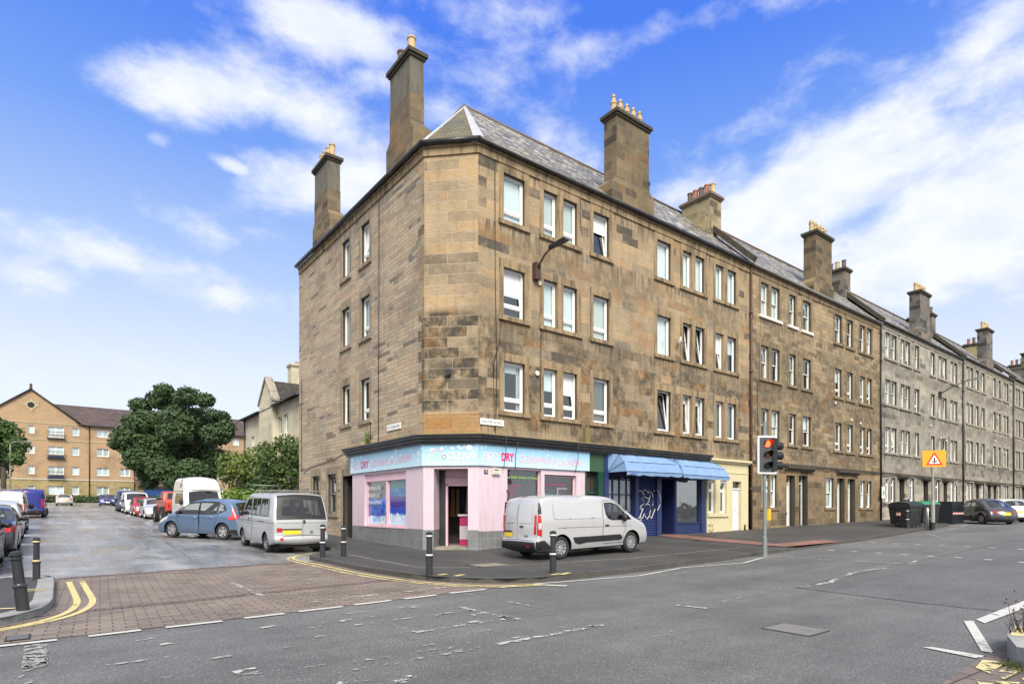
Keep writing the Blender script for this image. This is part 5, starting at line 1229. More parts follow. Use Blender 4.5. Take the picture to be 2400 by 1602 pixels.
def awn(x0, x1, dip, endl, endr):
    m = MB(); n = 14; rnd = random.Random(int(x0*7))
    prof = [(.05, 3.74), (.42, 3.66), (.86, 3.36), (1.04, 2.99), (1.03, 2.86)]
    R = []
    for k in range(n+1):
        x = x0+(x1-x0)*k/n; sag = .025*sin(k*1.9)+rnd.uniform(-.012, .012)
        row = []
        for j, (d, z) in enumerate(prof):
            ins = (.22 if j < 2 else .06 if j == 2 else 0) if j < 3 else 0
            xx = x
            if endl and k == 0: xx = x+ins*1.2
            if endr and k == n: xx = x-ins*1.2
            row.append((xx, 16.1-d, z+(sag if j in (1, 2) else sag*.5)+(rnd.uniform(-.025, .012) if j == 4 else 0)+dip*(k/n)))
        R.append(m.add(row))
    for a, b in zip(R, R[1:]):
        for j in range(len(prof)-1): m.fi([a+j, b+j, b+j+1, a+j+1][::-1], 0, False)
    for e, i in ((endl, R[0]), (endr, R[-1])):
        P = [m.v[i+j] for j in range(len(prof))]
        x = P[0][0]; xe = P[-1][0]
        w0 = m.add([(xe, 16.06, 3.74), (xe, 16.06, 2.99)])
        m.fi([i, i+1, w0]); m.fi([i+1, i+2, w0+1, w0]); m.fi([i+2, i+3, w0+1])
    return m, prof
for x0, x1, dip in ((17.14, 20.55, .02), (20.62, 23.98, -.03)):
    m, prof = awn(x0, x1, dip, True, True); cv = m.build('canvas', 'awn', AW, oa, fix=True)
    s_ = MB()
    for d, z in prof[1:4]: s_.tube([(x0+(.2 if z > 3.3 else .03), 16.1-d-.01, z+.01), (x1-(.2 if z > 3.3 else .03), 16.1-d-.01, z+.01+dip)], .009, 5)
    for x in (x0, x1): s_.tube([(x, 16.05, 3.0), (x+(.06 if x == x0 else -.06), 15.24, 3.37)], .010, 5); s_.tube([(x, 16.05, 3.0), (x+(.25 if x == x0 else -.25), 15.7, 3.67)], .010, 5)
    s_.build('seam', 'blue_d', cv, oa)
La = Matrix.Translation(-Vector(oa))
nl = plain('faded_navy_lettering', (.045, .10, .36), .8, var=.5, vscale=30)
tilt = Matrix.Rotation(atan2(.18, .37), 4, 'X')
lettering("Carol's", .19, .80, nl, AW, La @ Matrix.Translation((18.15, 16.1-.975, 3.10)) @ Matrix.Rotation(-.47, 4, 'X'), shear=.12)
lettering('554 0994', .14, .78, nl, AW, La @ Matrix.Translation((22.65, 16.1-.98, 3.05)) @ Matrix.Rotation(-.47, 4, 'X'))
lettering("CAROL'S", .085, .45, nl, AW, La @ Matrix.Translation((17.3, 16.1-1.06, 2.885)))

# cream ground floor flat
CF = thing('flat_front', 'cream painted ground floor flat front with a white panelled door beside the awning', 'house front', (25.4, 16, .4)); oc = (25.4, 16, .4)
MAT['creamp'] = plain('cream_masonry_paint', (.56, .50, .31), .8, var=.06, dirt=((.36, .31, .18), .5), streak=True)
cw = [(23.83, 24.38, 1.36, 2.9), (24.76, 25.30, 1.36, 2.9)]
sheet_wall(FR, 23.64, 27.18, .2, 3.75, cw+[(25.8, 26.55, .2, 2.88)], ['creamp', 'darkroom'], 'wall', .05, .22, .7, CF, oc)
m = MB(); FR.box(m, 23.66, 23.7, .2, 3.7, -.2, .05); FR.box(m, 27.15, 27.19, .2, 3.7, -.2, .05); m.build('wall', 'creamp', CF, oc)
m = MB(); FR.box(m, 23.6, 27.22, 3.72, 3.8, -.05, .14); FR.box(m, 23.6, 27.24, 3.8, 3.9, -.05, .22); FR.box(m, 23.64, 27.18, 3.26, 3.29, .05, .075); m.build('cornice', 'creamp', CF, oc)
m = MB(); FR.box(m, 23.74, 25.4, 1.2, 1.36, -.15, .12); m.build('window_sill', 'creamp', CF, oc)
for k, (a, b, z0, z1) in enumerate(cw): add_window(FR, CF, oc, a, b, z0, z1, 'hopper', k == 1, 'curtain_dark', None, .05)
m = MB(); FR.box(m, 25.82, 26.53, .45, 2.5, -.15, -.10)
for z_ in (.6, .95, 1.3, 1.65, 2.0): FR.box(m, 26.0, 26.36, z_, z_+.24, -.10, -.088)
FR.box(m, 25.8, 26.55, 2.5, 2.56, -.15, -.05); dw = m.build('door', 'upvc', CF, oc)
m = MB(); m.tube([FR.p(26.44, 1.4, -.1), FR.p(26.44, 1.4, -.06), FR.p(26.36, 1.4, -.05)], .012, 6); FR.box(m, 26.08, 26.28, 1.47, 1.51, -.09, -.08); m.build('handle', 'chrome', dw, oc)
m = MB(); FR.box(m, 25.82, 26.53, 2.56, 2.88, -.14, -.12); m.build('fanlight', 'carglass', CF, oc)
m = MB(); m.tube([FR.p(23.75, .85, .1), FR.p(24.05, .83, .12), FR.p(24.1, .6, .12), FR.p(23.98, .5, .12), FR.p(23.8, .62, .1)], .014, 6); m.tube([FR.p(26.78, .45, .1), FR.p(26.8, .8, .1)], .04, 8); m.build('pipe', 'gutter', CF, oc)

# wall mounted street lamp
lo = FR.p(13.48, 9.9, 0); LP = thing('street_lamp', 'wall mounted street lamp on a long curved rusty bracket between the upper windows', 'street lamp', lo)
m = MB(); FR.box(m, 13.36, 13.6, 9.62, 10.2, .0, .2); m.build('mounting_box', 'rust', LP, lo)
m = MB(); m.tube([FR.p(13.48, 9.98, .18), FR.p(13.47, 10.16, .32), FR.p(13.49, 10.36, .52), FR.p(13.52, 10.48, .72), FR.p(13.55, 10.53, .85)], .035, 8); m.build('bracket_arm', 'rust', LP, lo)
m = MB(); a, b = FR.p(13.53, 10.50, .74), FR.p(13.70, 10.64, 1.38); t = (b-a); sd = Vector((.16, .03, 0))
m.face([a-sd*.5, b-sd, b+sd, a+sd*.5]); u_ = Vector((0, 0, .09)); m.face([a+sd*.5+u_, b+sd+u_*.5, b-sd+u_*.5, a-sd*.5+u_])
m.face([a-sd*.5, a+sd*.5, a+sd*.5+u_, a-sd*.5+u_]); m.face([b+sd, b-sd, b-sd+u_*.5, b+sd+u_*.5]); m.face([a+sd*.5, b+sd, b+sd+u_*.5, a+sd*.5+u_]); m.face([b-sd, a-sd*.5, a-sd*.5+u_, b-sd+u_*.5])
m.build('lamp_head', 'black', LP, lo, fix=True)
ds = FR.p(21.56, 8.75, .1); DSH = thing('satellite_dish', 'small white round wall dish beside the middle storey windows', 'satellite dish', ds)
m = MB(); m.lathe([(0, .14), (.10, .15), (.20, .2), (.205, .21), (.1, .165), (0, .155)], (0, 0, 0), 18, axis='y'); o_ = m.build('dish', 'whitestone', DSH); o_.location = (0, -.3, 0); o_.rotation_euler = (.3, 0, .5)
m = MB(); m.tube([(0, .1, 0), (0, -.1, -.02), (.05, -.35, .0)], .014, 6); m.build('bracket', 'gutter', DSH)

# second wall lamp far down the row
lo = FR.p(54.0, 10.4, 0); LP2 = thing('street_lamp', 'small distant wall lamp on the grey tenement above the warning sign', 'street lamp', lo)
m = MB(); FR.box(m, 53.9, 54.1, 10.1, 10.55, 0, .2); m.build('mounting_box', 'gutter', LP2, lo)
m = MB(); m.tube([FR.p(54, 10.4, .18), FR.p(54.3, 10.9, .9), FR.p(54.6, 11.2, 1.7)], .04, 6); m.build('bracket_arm', 'gutter', LP2, lo)
m = MB(); a = FR.p(54.6, 11.2, 1.6); m.obox(a, (.1, -.7, .06), (.2, .03, 0), (0, 0, .1)); m.build('lamp_head', 'gutter_grey', LP2, lo)

# ------------------------------------------------------------------ flats closing the side street
FZ = gz(0, 106)
of = (6, 106, FZ); FB = thing('apartment_building', 'orange brick block of flats with a wide gable at the end of the side street', 'flats', of)
FF = Fac((0, 106), 0)
lv = [(3.55, 4.72), (6.37, 7.5), (9.18, 10.32), (12.0, 13.1)]
cols = [(-6.2, -5.3, 's'), (-2.6, -1.92, 's'), (-.42, 1.34, 'd'), (2.26, 3.1, 's'), (5.16, 6.68, 'd'), (8.0, 9.3, 'd'), (12.2, 13.6, 'd'), (15.6, 17.0, 'd'), (18.4, 20.0, 'd'), (20.9, 22.2, 'd'), (23.65, 24.6, 'd'), (27, 28.4, 'd')]
up = [(a, b, z0, z1) for (z0, z1) in lv[1:] for a, b, k in cols]
m = MB(); wall(m, FF, -9, 34, 5.72, 13.55, up, 0, .12, 0, 1, .5)
gp = [(-9, 106, 13.55), (3.4, 106, 13.55), (-2.3, 106, 18.0)]
m.face([(-8.0, 105.98, 13.55), (3.4, 105.98, 13.55), (-2.3, 105.98, 18.0)])
m.build('brick_wall', ['flatbrick', 'darkroom'], FB, of)
m = MB(); wall(m, FF, -9, 34, FZ-.3, 5.6, [(a, b, lv[0][0], lv[0][1]) for a, b, k in cols], 0, .12, 0, 1, .5); m.build('stone_base_wall', ['flatstone', 'darkroom'], FB, of)
m = MB()
for z_, h_ in ((13.5, .16), (11.2, .14), (5.6, .14)): FF.box(m, -9, 34, z_-h_/2, z_+h_/2, -.02, .05)
m.build('string_course', plain('cast_stone', (.38, .31, .20), .9), FB, of)
rnd = random.Random(2)
for z0, z1 in lv:
    for a, b, k in cols:
        if 9.6 < a < 23 and z0 > 8: continue
        add_window(FF, FB, of, a, b, z0, z1, 'double' if k == 'd' else 'full', False, rnd.choice(['blind', 'curtain', 'curtain', 'blind']))
        m = MB(); FF.box(m, a-.08, b+.08, z0-.14, z0, -.1, .05); m.build('window_sill', plain('sill_stone', (.36, .31, .22), .9) if 'sillS' not in MAT else MAT['sillS'], FB, of)
        MAT.setdefault('sillS', m and bpy.data.materials['sill_stone'])
for z0 in (6.3, 9.15, 11.9):
    m = MB(); FF.box(m, -.55, 1.5, z0-.5, z0-.42, 0, .45)
    for k in range(15): x_ = -.55+k*2.05/14; FF.box(m, x_-.015, x_+.015, z0-.42, z0+.45, .42, .45)
    FF.box(m, -.55, 1.5, z0+.42, z0+.47, .41, .46); m.build('balcony_rail', 'gutter', FB, of)
    m = MB(); FF.box(m, -.42, 1.34, z0-.38, z0+.0, .0, .03); m.build('balcony_panel', 'upvc' if z0 > 11 else plain('navy_panel', (.02, .04, .15), .5), FB, of)
m = MB(); m.tube([FF.p(4.3, 13.5, .1), FF.p(4.3, FZ, .1)], .07, 6); m.tube([FF.p(9.85, 13.5, .1), FF.p(9.85, FZ, .1)], .07, 6); m.build('downpipe', 'gutter', FB, of)
m = MB()
m.face([(3.0, 105.6, 13.6), (34, 105.6, 13.6), (34, 111, 17.0), (-1, 111, 17.0)]); m.face([(-1, 111, 17), (34, 111, 17), (34, 116.5, 13.5), (-1, 116.5, 13.5)])
m.face([(-2.3, 105.7, 18.06), (3.75, 105.7, 13.35), (3.75, 110, 13.35), (-2.3, 116, 18.06)]); m.face([(-2.3, 105.7, 18.06), (-2.3, 116, 18.06), (-8.3, 116, 13.35), (-8.3, 105.7, 13.35)])
m.build('roof', 'tile_red', FB, of, fix=True)
m = MB(); m.tube([FF.p(-2.3, 18.1, .25), FF.p(3.75, 13.38, .25)], .09, 6); m.tube([FF.p(-2.3, 18.1, .25), FF.p(-8.3, 13.38, .25)], .09, 6); m.tube([(3.7, 105.55, 13.5), (34, 105.55, 13.5)], .09, 6); m.build('eaves_trim', 'gutter', FB, of)
m = MB(); m.lathe([(.14, 0), (.2, .3), (.08, .4), (.2, .6), (.02, .9)], (-2.3, 105.8, 18.0), 10); m.build('finial', 'sootstone', FB, of)
m = MB(); m.tube([FF.p(-2.3, 15.9, .0), FF.p(-2.3, 15.9, .06)], .42, 20); rw = m.build('round_window', 'darkroom', FB, of)
m = MB()
for k in range(20): a0, a1 = 2*pi*k/20, 2*pi*(k+1)/20; m.face([FF.p(-2.3+r_*cos(q), 15.9+r_*sin(q), .065) for r_, q in ((.40, a0), (.62, a0), (.62, a1), (.40, a1))])
m.tube([FF.p(-2.3, 15.9, .03), FF.p(-2.3, 15.9, .05)], .40, 20)
for k in range(4): a0 = k*pi/2; q = FF.p(-2.3+.72*cos(a0), 15.9+.72*sin(a0), 0); FF.box(m, q.x-.14, q.x+.14, q.z-.14, q.z+.14, 0, .07)
m.build('window_surround', plain('round_window_stone', (.38, .33, .22), .9), rw, of, fix=True)
m = MB(); m.box(10.1, 15.5, 103.2, 106, FZ-.2, 4.9); m.build('porch_wall', 'flatstone', FB, of)
m = MB(); m.face([(9.7, 102.6, 4.8), (15.9, 102.6, 4.8), (15.9, 106, 6.2), (9.7, 106, 6.2)]); m.build('porch_roof', 'tile_red', FB, of)
m = MB(); FF.box(m, 10.8, 14.9, FZ, 4.5, 2.8, 2.9); m.build('porch_door', plain('blue_porch_doors', (.02, .06, .20), .4), FB, of)

# ------------------------------------------------------------------ cream gabled house beyond the tenement
oh = (12, 44, gz(12, 44)); HB = thing('gabled_house', 'cream stone house with an arched gable and dark tiled roof past the tenement', 'house', oh)
FH = Fac((12, 0), -pi/2); hz = gz(12, 44)-.2
hw_ = [(-41.3, -40.3, 6.1, 7.7), (-39.9, -39.0, 6.1, 7.7), (-41.3, -40.3, 2.6, 4.3), (-47.9, -47.2, 5.4, 7.0)]
m = MB(); wall(m, FH, -49.5, -36.4, hz, 8.5, hw_, 0, .18, 0, 1, .6); m.build('wall', ['cream', 'darkroom'], HB, oh)
m = MB(); m.box(12.05, 20, 49.4, 49.6, hz, 8.5); m.box(12.05, 20, 36.3, 36.5, hz, 8.5); m.build('wall', 'cream', HB, oh)
for a, b, z0, z1 in hw_: add_window(FH, HB, oh, a, b, z0, z1, 'tilt', False, 'curtain')
# wallhead gable, standing forward
GA, GB_, GP = -44.4, -41.2, -42.75
m = MB(); d = .35
m.face([FH.p(GA, hz, d), FH.p(GB_, hz, d), FH.p(GB_, 8.9, d), FH.p(GP, 10.4, d), FH.p(GA, 8.9, d)])
for s_ in (GA, GB_): m.face([FH.p(s_, hz, d), FH.p(s_, 8.9, d), FH.p(s_, 8.9, -.1), FH.p(s_, hz, -.1)])
m.build('gable_wall', 'cream', HB, oh)
m = MB()
for s0, z0, s1, z1 in ((GA-.1, 8.8, GP, 10.5), (GP, 10.5, GB_+.1, 8.8)): a, b = FH.p(s0, z0, -.1), FH.p(s1, z1, -.1); m.obox(a, b-a, FH.out*.55, (0, 0, .16))
m.build('gable_coping', 'dress3', HB, oh)
m = MB(); arc = [FH.p(GP-.55, 2.6, d+.02)]+[FH.p(GP-.55*cos(pi*k/10), 5.6+.55*sin(pi*k/10), d+.02) for k in range(11)]+[FH.p(GP+.55, 2.6, d+.02)]; m.face(arc); aw = m.build('arched_window', 'carglass', HB, oh, fix=True)
m = MB(); m.tube([FH.p(GP-.6, 3.2, d+.03)]+[FH.p(GP-.62*cos(pi*k/10), 5.6+.62*sin(pi*k/10), d+.03) for k in range(11)]+[FH.p(GP+.6, 3.2, d+.03)], .09, 6); m.build('window_surround', 'dress_side', aw, oh)
m = MB(); m.face([(11.6, 36.2, 8.4), (11.6, 49.8, 8.4), (15.9, 48.5, 11.3), (15.9, 36.2, 11.3)][::-1]); m.face([(15.9, 36.2, 11.3), (15.9, 48.5, 11.3), (20.2, 49.8, 8.4), (20.2, 36.2, 8.4)][::-1]); m.face([(11.6, 49.8, 8.4), (20.2, 49.8, 8.4), (15.9, 48.5, 11.3)])
q = 11.9; m.face([FH.p(GB_, 8.95, .3), FH.p(GP, 10.42, .3), FH.p(GP, 10.42, -4.2), FH.p(GB_, 8.95, -3)]); m.face([FH.p(GP, 10.42, .3), FH.p(GA, 8.95, .3), FH.p(GA, 8.95, -3), FH.p(GP, 10.42, -4.2)])
hr = m.build('roof', 'tile_dark', HB, oh, fix=True)
c_ = chimney(HB, oh, 14.8, 15.9, 47.3, 48.2, 9.5, 12.9, 'cream', ['pot_buff'], None, 'x', 'cream', 1, .13, .3)
m = MB(); m.tube([(11.55, 36.2, 8.42), (11.55, 41.1, 8.42)], .07, 6); m.tube([(11.55, 44.5, 8.42), (11.55, 49.7, 8.42)], .07, 6); m.tube([(11.9, 49.5, 8.4), (11.9, 49.5, 1)], .06, 6); m.build('gutter', 'gutter', HB, oh)

gw = thing('garden_wall', 'rubble stone garden wall under the shrubs beside the side pavement', 'wall', (9.9, 45, gz(9.9, 45)))
m = MB()
for y in range(30, 60, 3): z_ = gz(9.9, y); m.box(9.85, 10.2, y, y+3, z_-.4, z_+1.75)
m.build('wall', 'wallrubble', gw, (9.9, 45, gz(9.9, 45)))
m = MB()
for y in range(30, 60, 3): z_ = gz(9.9, y); m.box(9.78, 10.27, y, y+2.99, z_+1.75, z_+1.88)
m.build('coping', 'dress3', gw, (9.9, 45, gz(9.9, 45)))

# ------------------------------------------------------------------ vegetation
def leaves(blobs, n, size, seed, shell=.55, flat=.35):
    """clumps of leaf faces on and inside a set of ellipsoids (x,y,z,rx,ry,rz)"""
    rnd = random.Random(seed); m = MB(); wts = [b[3]*b[4]+b[3]*b[5] for b in blobs]; tot = sum(wts)
    for b, w_ in zip(blobs, wts):
        for _ in range(int(n*w_/tot)):
            while True:
                v = Vector((rnd.uniform(-1, 1), rnd.uniform(-1, 1), rnd.uniform(-1, 1)))
                if .05 < v.length < 1: break
            dirn = v.normalized(); r = shell+(1-shell)*rnd.random()**.6; r *= 1+.20*sin(dirn.x*9+seed)*sin(dirn.y*8+1)*sin(dirn.z*10+2)
            c = Vector((b[0]+dirn.x*r*b[3], b[1]+dirn.y*r*b[4], b[2]+dirn.z*r*b[5]))
            s_ = size*rnd.uniform(.55, 1.25)
            nrm = (dirn+Vector((rnd.gauss(0, .6), rnd.gauss(0, .6), rnd.gauss(.35, .6)))).normalized()
            a = nrm.orthogonal().normalized(); a.rotate(Matrix.Rotation(rnd.uniform(0, 6.28), 3, nrm)); e = nrm.cross(a)
            m.face([c-a*s_*.5, c+e*s_*.28-a*s_*.1+nrm*s_*.1, c+a*s_*.55, c-e*s_*.28-a*s_*.05+nrm*s_*.08])
    return m
def tree(name, label, cat, base, height, blobs, n, size, seed, mat, trunk_r, group=None, limbs=6):
    T = thing(name, label, cat, base, 0, group); rnd = random.Random(seed)
    leaves([tuple(b) for b in blobs], n, size, seed).build('crown', mat, T, uv=False)
    m = MB(); tops = [Vector(b[:3]) for b in blobs]
    h0 = min(b[2]-b[5] for b in blobs)
    fork = Vector((0, 0, max(.4, h0+.15*height)))
    m.tube([(0, 0, -.2), (0, 0, .3), (0, 0, fork.z*.6), fork], [trunk_r*1.4, trunk_r*1.05, trunk_r*.9, trunk_r*.8], 10)
    m.build('trunk', 'bark', T, uv=False)
    m = MB()
    for k, t in enumerate(tops[:12]):
        mid = fork.lerp(t, .5)+Vector((rnd.uniform(-.3, .3), rnd.uniform(-.3, .3), .2)); m.tube([fork, mid, fork.lerp(t, .95)], [trunk_r*.55, trunk_r*.3, trunk_r*.1], 6)
        for _ in range(3): d_ = Vector((rnd.uniform(-1, 1), rnd.uniform(-1, 1), rnd.uniform(-.3, 1)))*blobs[k][3]*.8; m.tube([mid, mid.lerp(t, .6)+d_*.5, t+d_], [trunk_r*.2, trunk_r*.1, trunk_r*.03], 5)
    m.build('branches', 'bark', T, uv=False)
    return T
def onray(u, Y, z): a = (u-1200)/1393; return Vector((Y*(.6121+.7908*a), Y*(.7908-.6121*a), z))
# big sycamore: blobs measured on the photograph (u, v, r in photo pixels), spread in depth
TY = 60.0; tb = onray(412, TY, 0); tb.z = gz(tb.x, tb.y)
bl = []
rnd = random.Random(11)
for u, v, r in [(300, 1020, 42), (330, 945, 30), (312, 975, 30), (350, 1125, 24), (455, 1130, 26), (520, 970, 22), (330, 1075, 45), (345, 985, 48), (375, 930, 38), (405, 925, 36), (440, 935, 34), (425, 985, 60), (412, 1015, 46), (440, 1000, 40), (480, 975, 50), (510, 1020, 42), (500, 1065, 48), (455, 1040, 62), (400, 1050, 62), (350, 1030, 55), (385, 1095, 45), (450, 1100, 42), (315, 1050, 36), (530, 1005, 26), (415, 1120, 40), (385, 918, 26), (480, 945, 26), (275, 1035, 24), (345, 1105, 30), (500, 1095, 30)]:
    k = TY/1393*.92; p = onray(u, TY+rnd.uniform(-3.4, 2.4), 1.6+(1190-v)*TY/1393)
    bl.append((p.x-tb.x, p.y-tb.y, p.z-tb.z-.25, r*k*.9, r*k*.95, r*k*.66))
tree('sycamore_tree', 'large dark green broad crowned tree in front of the orange flats', 'tree', tb, 13, bl, 34000, .38, 4, 'leaf', .34)
TY = 46.0; tb = onray(8, TY, 0); tb.z = gz(tb.x, tb.y); bl = []
for u, v, r in [(-20, 1040, 55), (15, 1010, 34), (40, 1040, 26), (5, 1065, 36), (-30, 1000, 40), (35, 1075, 22), (-10, 1095, 32)]:
    k = TY/1393; p = onray(u, TY+rnd.uniform(-1.5, 1.5), 1.6+(1190-v)*k); bl.append((p.x-tb.x, p.y-tb.y, p.z-tb.z, r*k, r*k, r*k*.8))
tree('street_tree', 'leafy tree cut by the left edge of the photo', 'tree', tb, 6, bl, 2600, .42, 8, leaf_mat('lime_tree_leaves', (.035, .075, .022), (.10, .18, .05)), .2)
# garden shrubs by the wall
for lab, u0, Y0, L, mat, n, sd in (
    ('tall dark green garden bush against the end of the corner tenement', 660, 36.0, [(650, 1075, 48), (690, 1060, 40), (680, 1110, 45), (635, 1110, 42), (670, 1040, 30), (625, 1060, 25)], 'leaf3', 2300, 3),
    ('yellow green loose shrub at the left of the garden hedge, behind the blue car', 560, 38.0, [(545, 1085, 36), (575, 1095, 42), (600, 1070, 34), (560, 1120, 38), (530, 1110, 22), (595, 1125, 36)], leaf_mat('yellow_green_leaves', (.065, .11, .025), (.20, .26, .06)), 2100, 5),
    ('low bright green shrub in front of the garden wall', 575, 33.5, [(560, 1160, 22), (585, 1168, 26), (535, 1165, 18), (610, 1165, 22)], 'leaf2', 1100, 9),
    ('dark overhanging ivy mass at the middle of the garden wall', 625, 35.5, [(620, 1140, 34), (655, 1150, 34), (590, 1150, 28)], 'leaf', 1300, 12)):
    b0 = onray(u0, Y0, 0); b0.z = gz(b0.x, b0.y); bl = []; rnd = random.Random(sd)
    for u, v, r in L:
        k = Y0/1393; p = onray(u, Y0+rnd.uniform(-.8, 1.2), 1.6+(1190-v)*k); bl.append((p.x-b0.x, p.y-b0.y, p.z-b0.z, r*k, r*k, r*k*.85))
    tree('garden_bush', lab, 'bush', b0, 3, bl, n, .26, sd, mat, .09)
hd = thing('hedge', 'long clipped dark hedge in front of the flats', 'hedge', (2, 101.5, gz(2, 101)))
leaves([(x, rnd.uniform(-.2, .2), .75, 1.1, .7, .75) for x in [-12+1.4*k for k in range(26)]], 5200, .3, 21).build('foliage', 'leaf3', hd, uv=False)
m = MB(); m.box(-13, 25, -.45, .45, 0, 1.15); m.build('stems', plain('hedge_stems', (.02, .03, .012), .9), hd, uv=False)
hw = setting(MB().box(-14, 26, 100.35, 100.55, gz(0, 100)-.3, gz(0, 100)+.3).build('hedge_kerb', 'dress3'))
# planter shrub: bare twigs
tw = thing('twiggy_shrub', 'nearly bare twiggy shrub in the planting bed at the right edge', 'plant', (8.44, 1.70, .17)); m = MB(); rnd = random.Random(4)
for k in range(30):
    a = rnd.uniform(0, 6.28); L = rnd.uniform(.15, .38); d_ = Vector((cos(a)*.42, sin(a)*.42, 1)); p0 = Vector((rnd.uniform(-.14, .14), rnd.uniform(-.12, .12), 0)); p1 = p0+d_*L*.6; p2 = p1+Vector((cos(a)*.3+rnd.uniform(-.2, .2), sin(a)*.3+rnd.uniform(-.2, .2), .8))*L*.5
    m.tube([p0, p1, p2], [.006, .0045, .002], 4)
m.build('stems', plain('brown_twigs', (.05, .03, .022), .9), tw, uv=False)
leaves([(0, 0, .3, .22, .2, .26)], 60, .035, 3, .2).build('leaves', plain('dry_leaves', (.12, .07, .03), .9, var=.4), tw, uv=False)
def grass(pts, h, n, seed, wd=.006):
    rnd = random.Random(seed); m = MB()
    for _ in range(n):
        x, y, z, r = rnd.choice(pts); x += rnd.gauss(0, r); y += rnd.gauss(0, r); a = rnd.uniform(0, 6.28); L = h*rnd.uniform(.4, 1.1); o_ = Vector((x, y, z)); s_ = Vector((cos(a), sin(a), 0))*wd; t_ = Vector((cos(a+1.5), sin(a+1.5), 0))*L*.5
        m.face([o_-s_, o_+s_, o_+t_+Vector((0, 0, L))])
    return m
gr = grass([(8.3+.14*k, 1.60-.10*(k % 3), .17, .09) for k in range(5)]+[(7.55, 1.55, .0, .07), (7.5, 1.45, .0, .08), (7.4, 1.35, 0, .08), (7.62, 1.66, 0, .05), (.12, 16.15, 0, .07), (6.05, 17.3, .05, .08), (6.3, 18.1, .06, .1), (6.2, 17.7, .05, .05)], .09, 1500, 6).build('grass_tufts', leaf_mat('weedy_grass', (.05, .07, .02), (.16, .17, .06), 3), uv=False)
setting(gr, 'stuff', 'short weedy grass along kerbs and planting bed')
wd_ = thing('wall_weed', 'green weed sprouting from the black cornice ledge', 'plant', FL.p(-21.6, 4.03, .15)); leaves([(0, 0, .35, .09, .10, .4), (.05, .1, .12, .15, .2, .12)], 130, .10, 2, .2).build('leaves', 'leaf2', wd_, uv=False)

# ------------------------------------------------------------------ street furniture
def bollard(label, x, y, z, h=1.0, bands='white_p', lean=(0, 0), r=.062):
    T = thing('bollard', label, 'bollard', (x, y, z), (lean[0], lean[1], 0), 'black iron bollards round the junction')
    m = MB(); m.lathe([(r*1.22, -.15), (r*1.22, .40*h), (r*1.25, .41*h), (r*1.5, .42*h), (r*1.5, .435*h), (r*1.2, .45*h), (r*1.05, .47*h), (r, .85*h), (r*1.05, .865*h), (r*1.3, .875*h), (r*1.3, .89*h), (r*1.05, .9*h), (r*1.1, .925*h), (r*1.35, .94*h), (r*1.35, .955*h), (r*1.1, .965*h), (r*1.12, .985*h), (r*.8, h), (.001, h*1.01)], (0, 0, 0), 20)
    m.build('post', 'castiron', T)
    if bands:
        for z0 in (.455, .895):
            m = MB(); q = r*1.22 if z0 < .5 else r*1.12; m.lathe([(q, z0*h-.002), (q+.004, z0*h), (q+.004, z0*h+.028), (q, z0*h+.03)], (0, 0, 0), 20); m.build('reflective_band', bands, T)
    return T
bollard('leaning plain black bollard at the near left kerb corner, no pale bands', -.33, 11.18, .10, .88, None, (.02, -.10), .064)
bollard('black bollard with cream bands on the left kerb corner, behind the leaning one', -.25, 15.55, .11, .89, 'yellow_p', (0, 0), .052)
bollard('black bollard with pale bands behind the silver camper, first on the right corner', 6.12, 16.75, pz(6.2, 16.8), .95)
bollard('black bollard with white bands nearest the grey plinth of the shop', 6.80, 16.9, pz(6.8, 16.9), .90)
bollard('black bollard with a white sticker in front of the shop door', 6.62, 11.55, pz(6.7, 11.5), .96)
bollard('black bollard standing in front of the silver van rear wheel', 8.95, 10.05, pz(8.95, 10.05), .97)
for lab, x, y in (('black bollard with white bands at the left end of the bins', 35.3, 11.9), ('black bollard with white bands right of the warning sign post', 37.1, 11.42)): bollard(lab, x, y, pz(x, y), 1.0)

# traffic light
tx, ty = 17.12, 9.58; tz = pz(tx, ty); ot = (tx, ty, tz)
TLt = thing('traffic_light', 'traffic light with white edged backboard showing red on a grey pole', 'traffic light', ot)
m = MB(); m.lathe([(.075, -.2), (.075, .5), (.057, .52), (.057, 4.0)], (0, 0, 0), 16); m.build('pole', plain('galvanised_pole', (.21, .23, .225), .5, .3, .15, dirt=((.12, .12, .11), .5), streak=True), TLt)
hang = radians(-33)          # the head faces traffic coming along the main road, a little towards the camera
H = bpy.data.objects.new('signal_head', None)
def loc_build(mb, name, mat, par, ang, at, **k):
    o = mb.build(name, mat, par, **k)
    o.data.transform(Matrix.Translation(at) @ Matrix.Rotation(ang, 4, 'Z')); return o
AT = (-.03, -.10, 2.42)
m = MB()
def rrect(w_, h_, r, n=5):
    P = []
    for cx, cy, a0 in ((w_-r, h_-r, 0), (r-w_, h_-r, 90), (r-w_, r-h_, 180), (w_-r, r-h_, 270)):
        P += [(cx+r*cos(radians(a0+90*k/n)), cy+r*sin(radians(a0+90*k/n))) for k in range(n+1)]
    return P
def plate(mb, w_, h_, r, y0, y1, zc, mi=0):
    P = rrect(w_, h_, r); n = len(P); i = mb.add([(x, y0, z+zc) for x, z in P]+[(x, y1, z+zc) for x, z in P])
    mb.fi([i+k for k in range(n)], mi); mb.fi([i+n+k for k in range(n)][::-1], mi)
    for k in range(n): mb.fi([i+k, i+n+k, i+n+(k+1) % n, i+(k+1) % n], mi)
m = MB(); plate(m, .30, .575, .05, -.0, .03, .575); bb = loc_build(m, 'backboard_border', plain('white_border', (.72, .72, .72), .4), TLt, hang, AT, fix=True)
m = MB(); plate(m, .245, .52, .01, -.012, .002, .575); m.box(-.17, .17, .03, .26, .06, 1.09); loc_build(m, 'backboard', plain('dark_grey_plastic', (.055, .06, .068), .5, var=.2), TLt, hang, AT, fix=True)
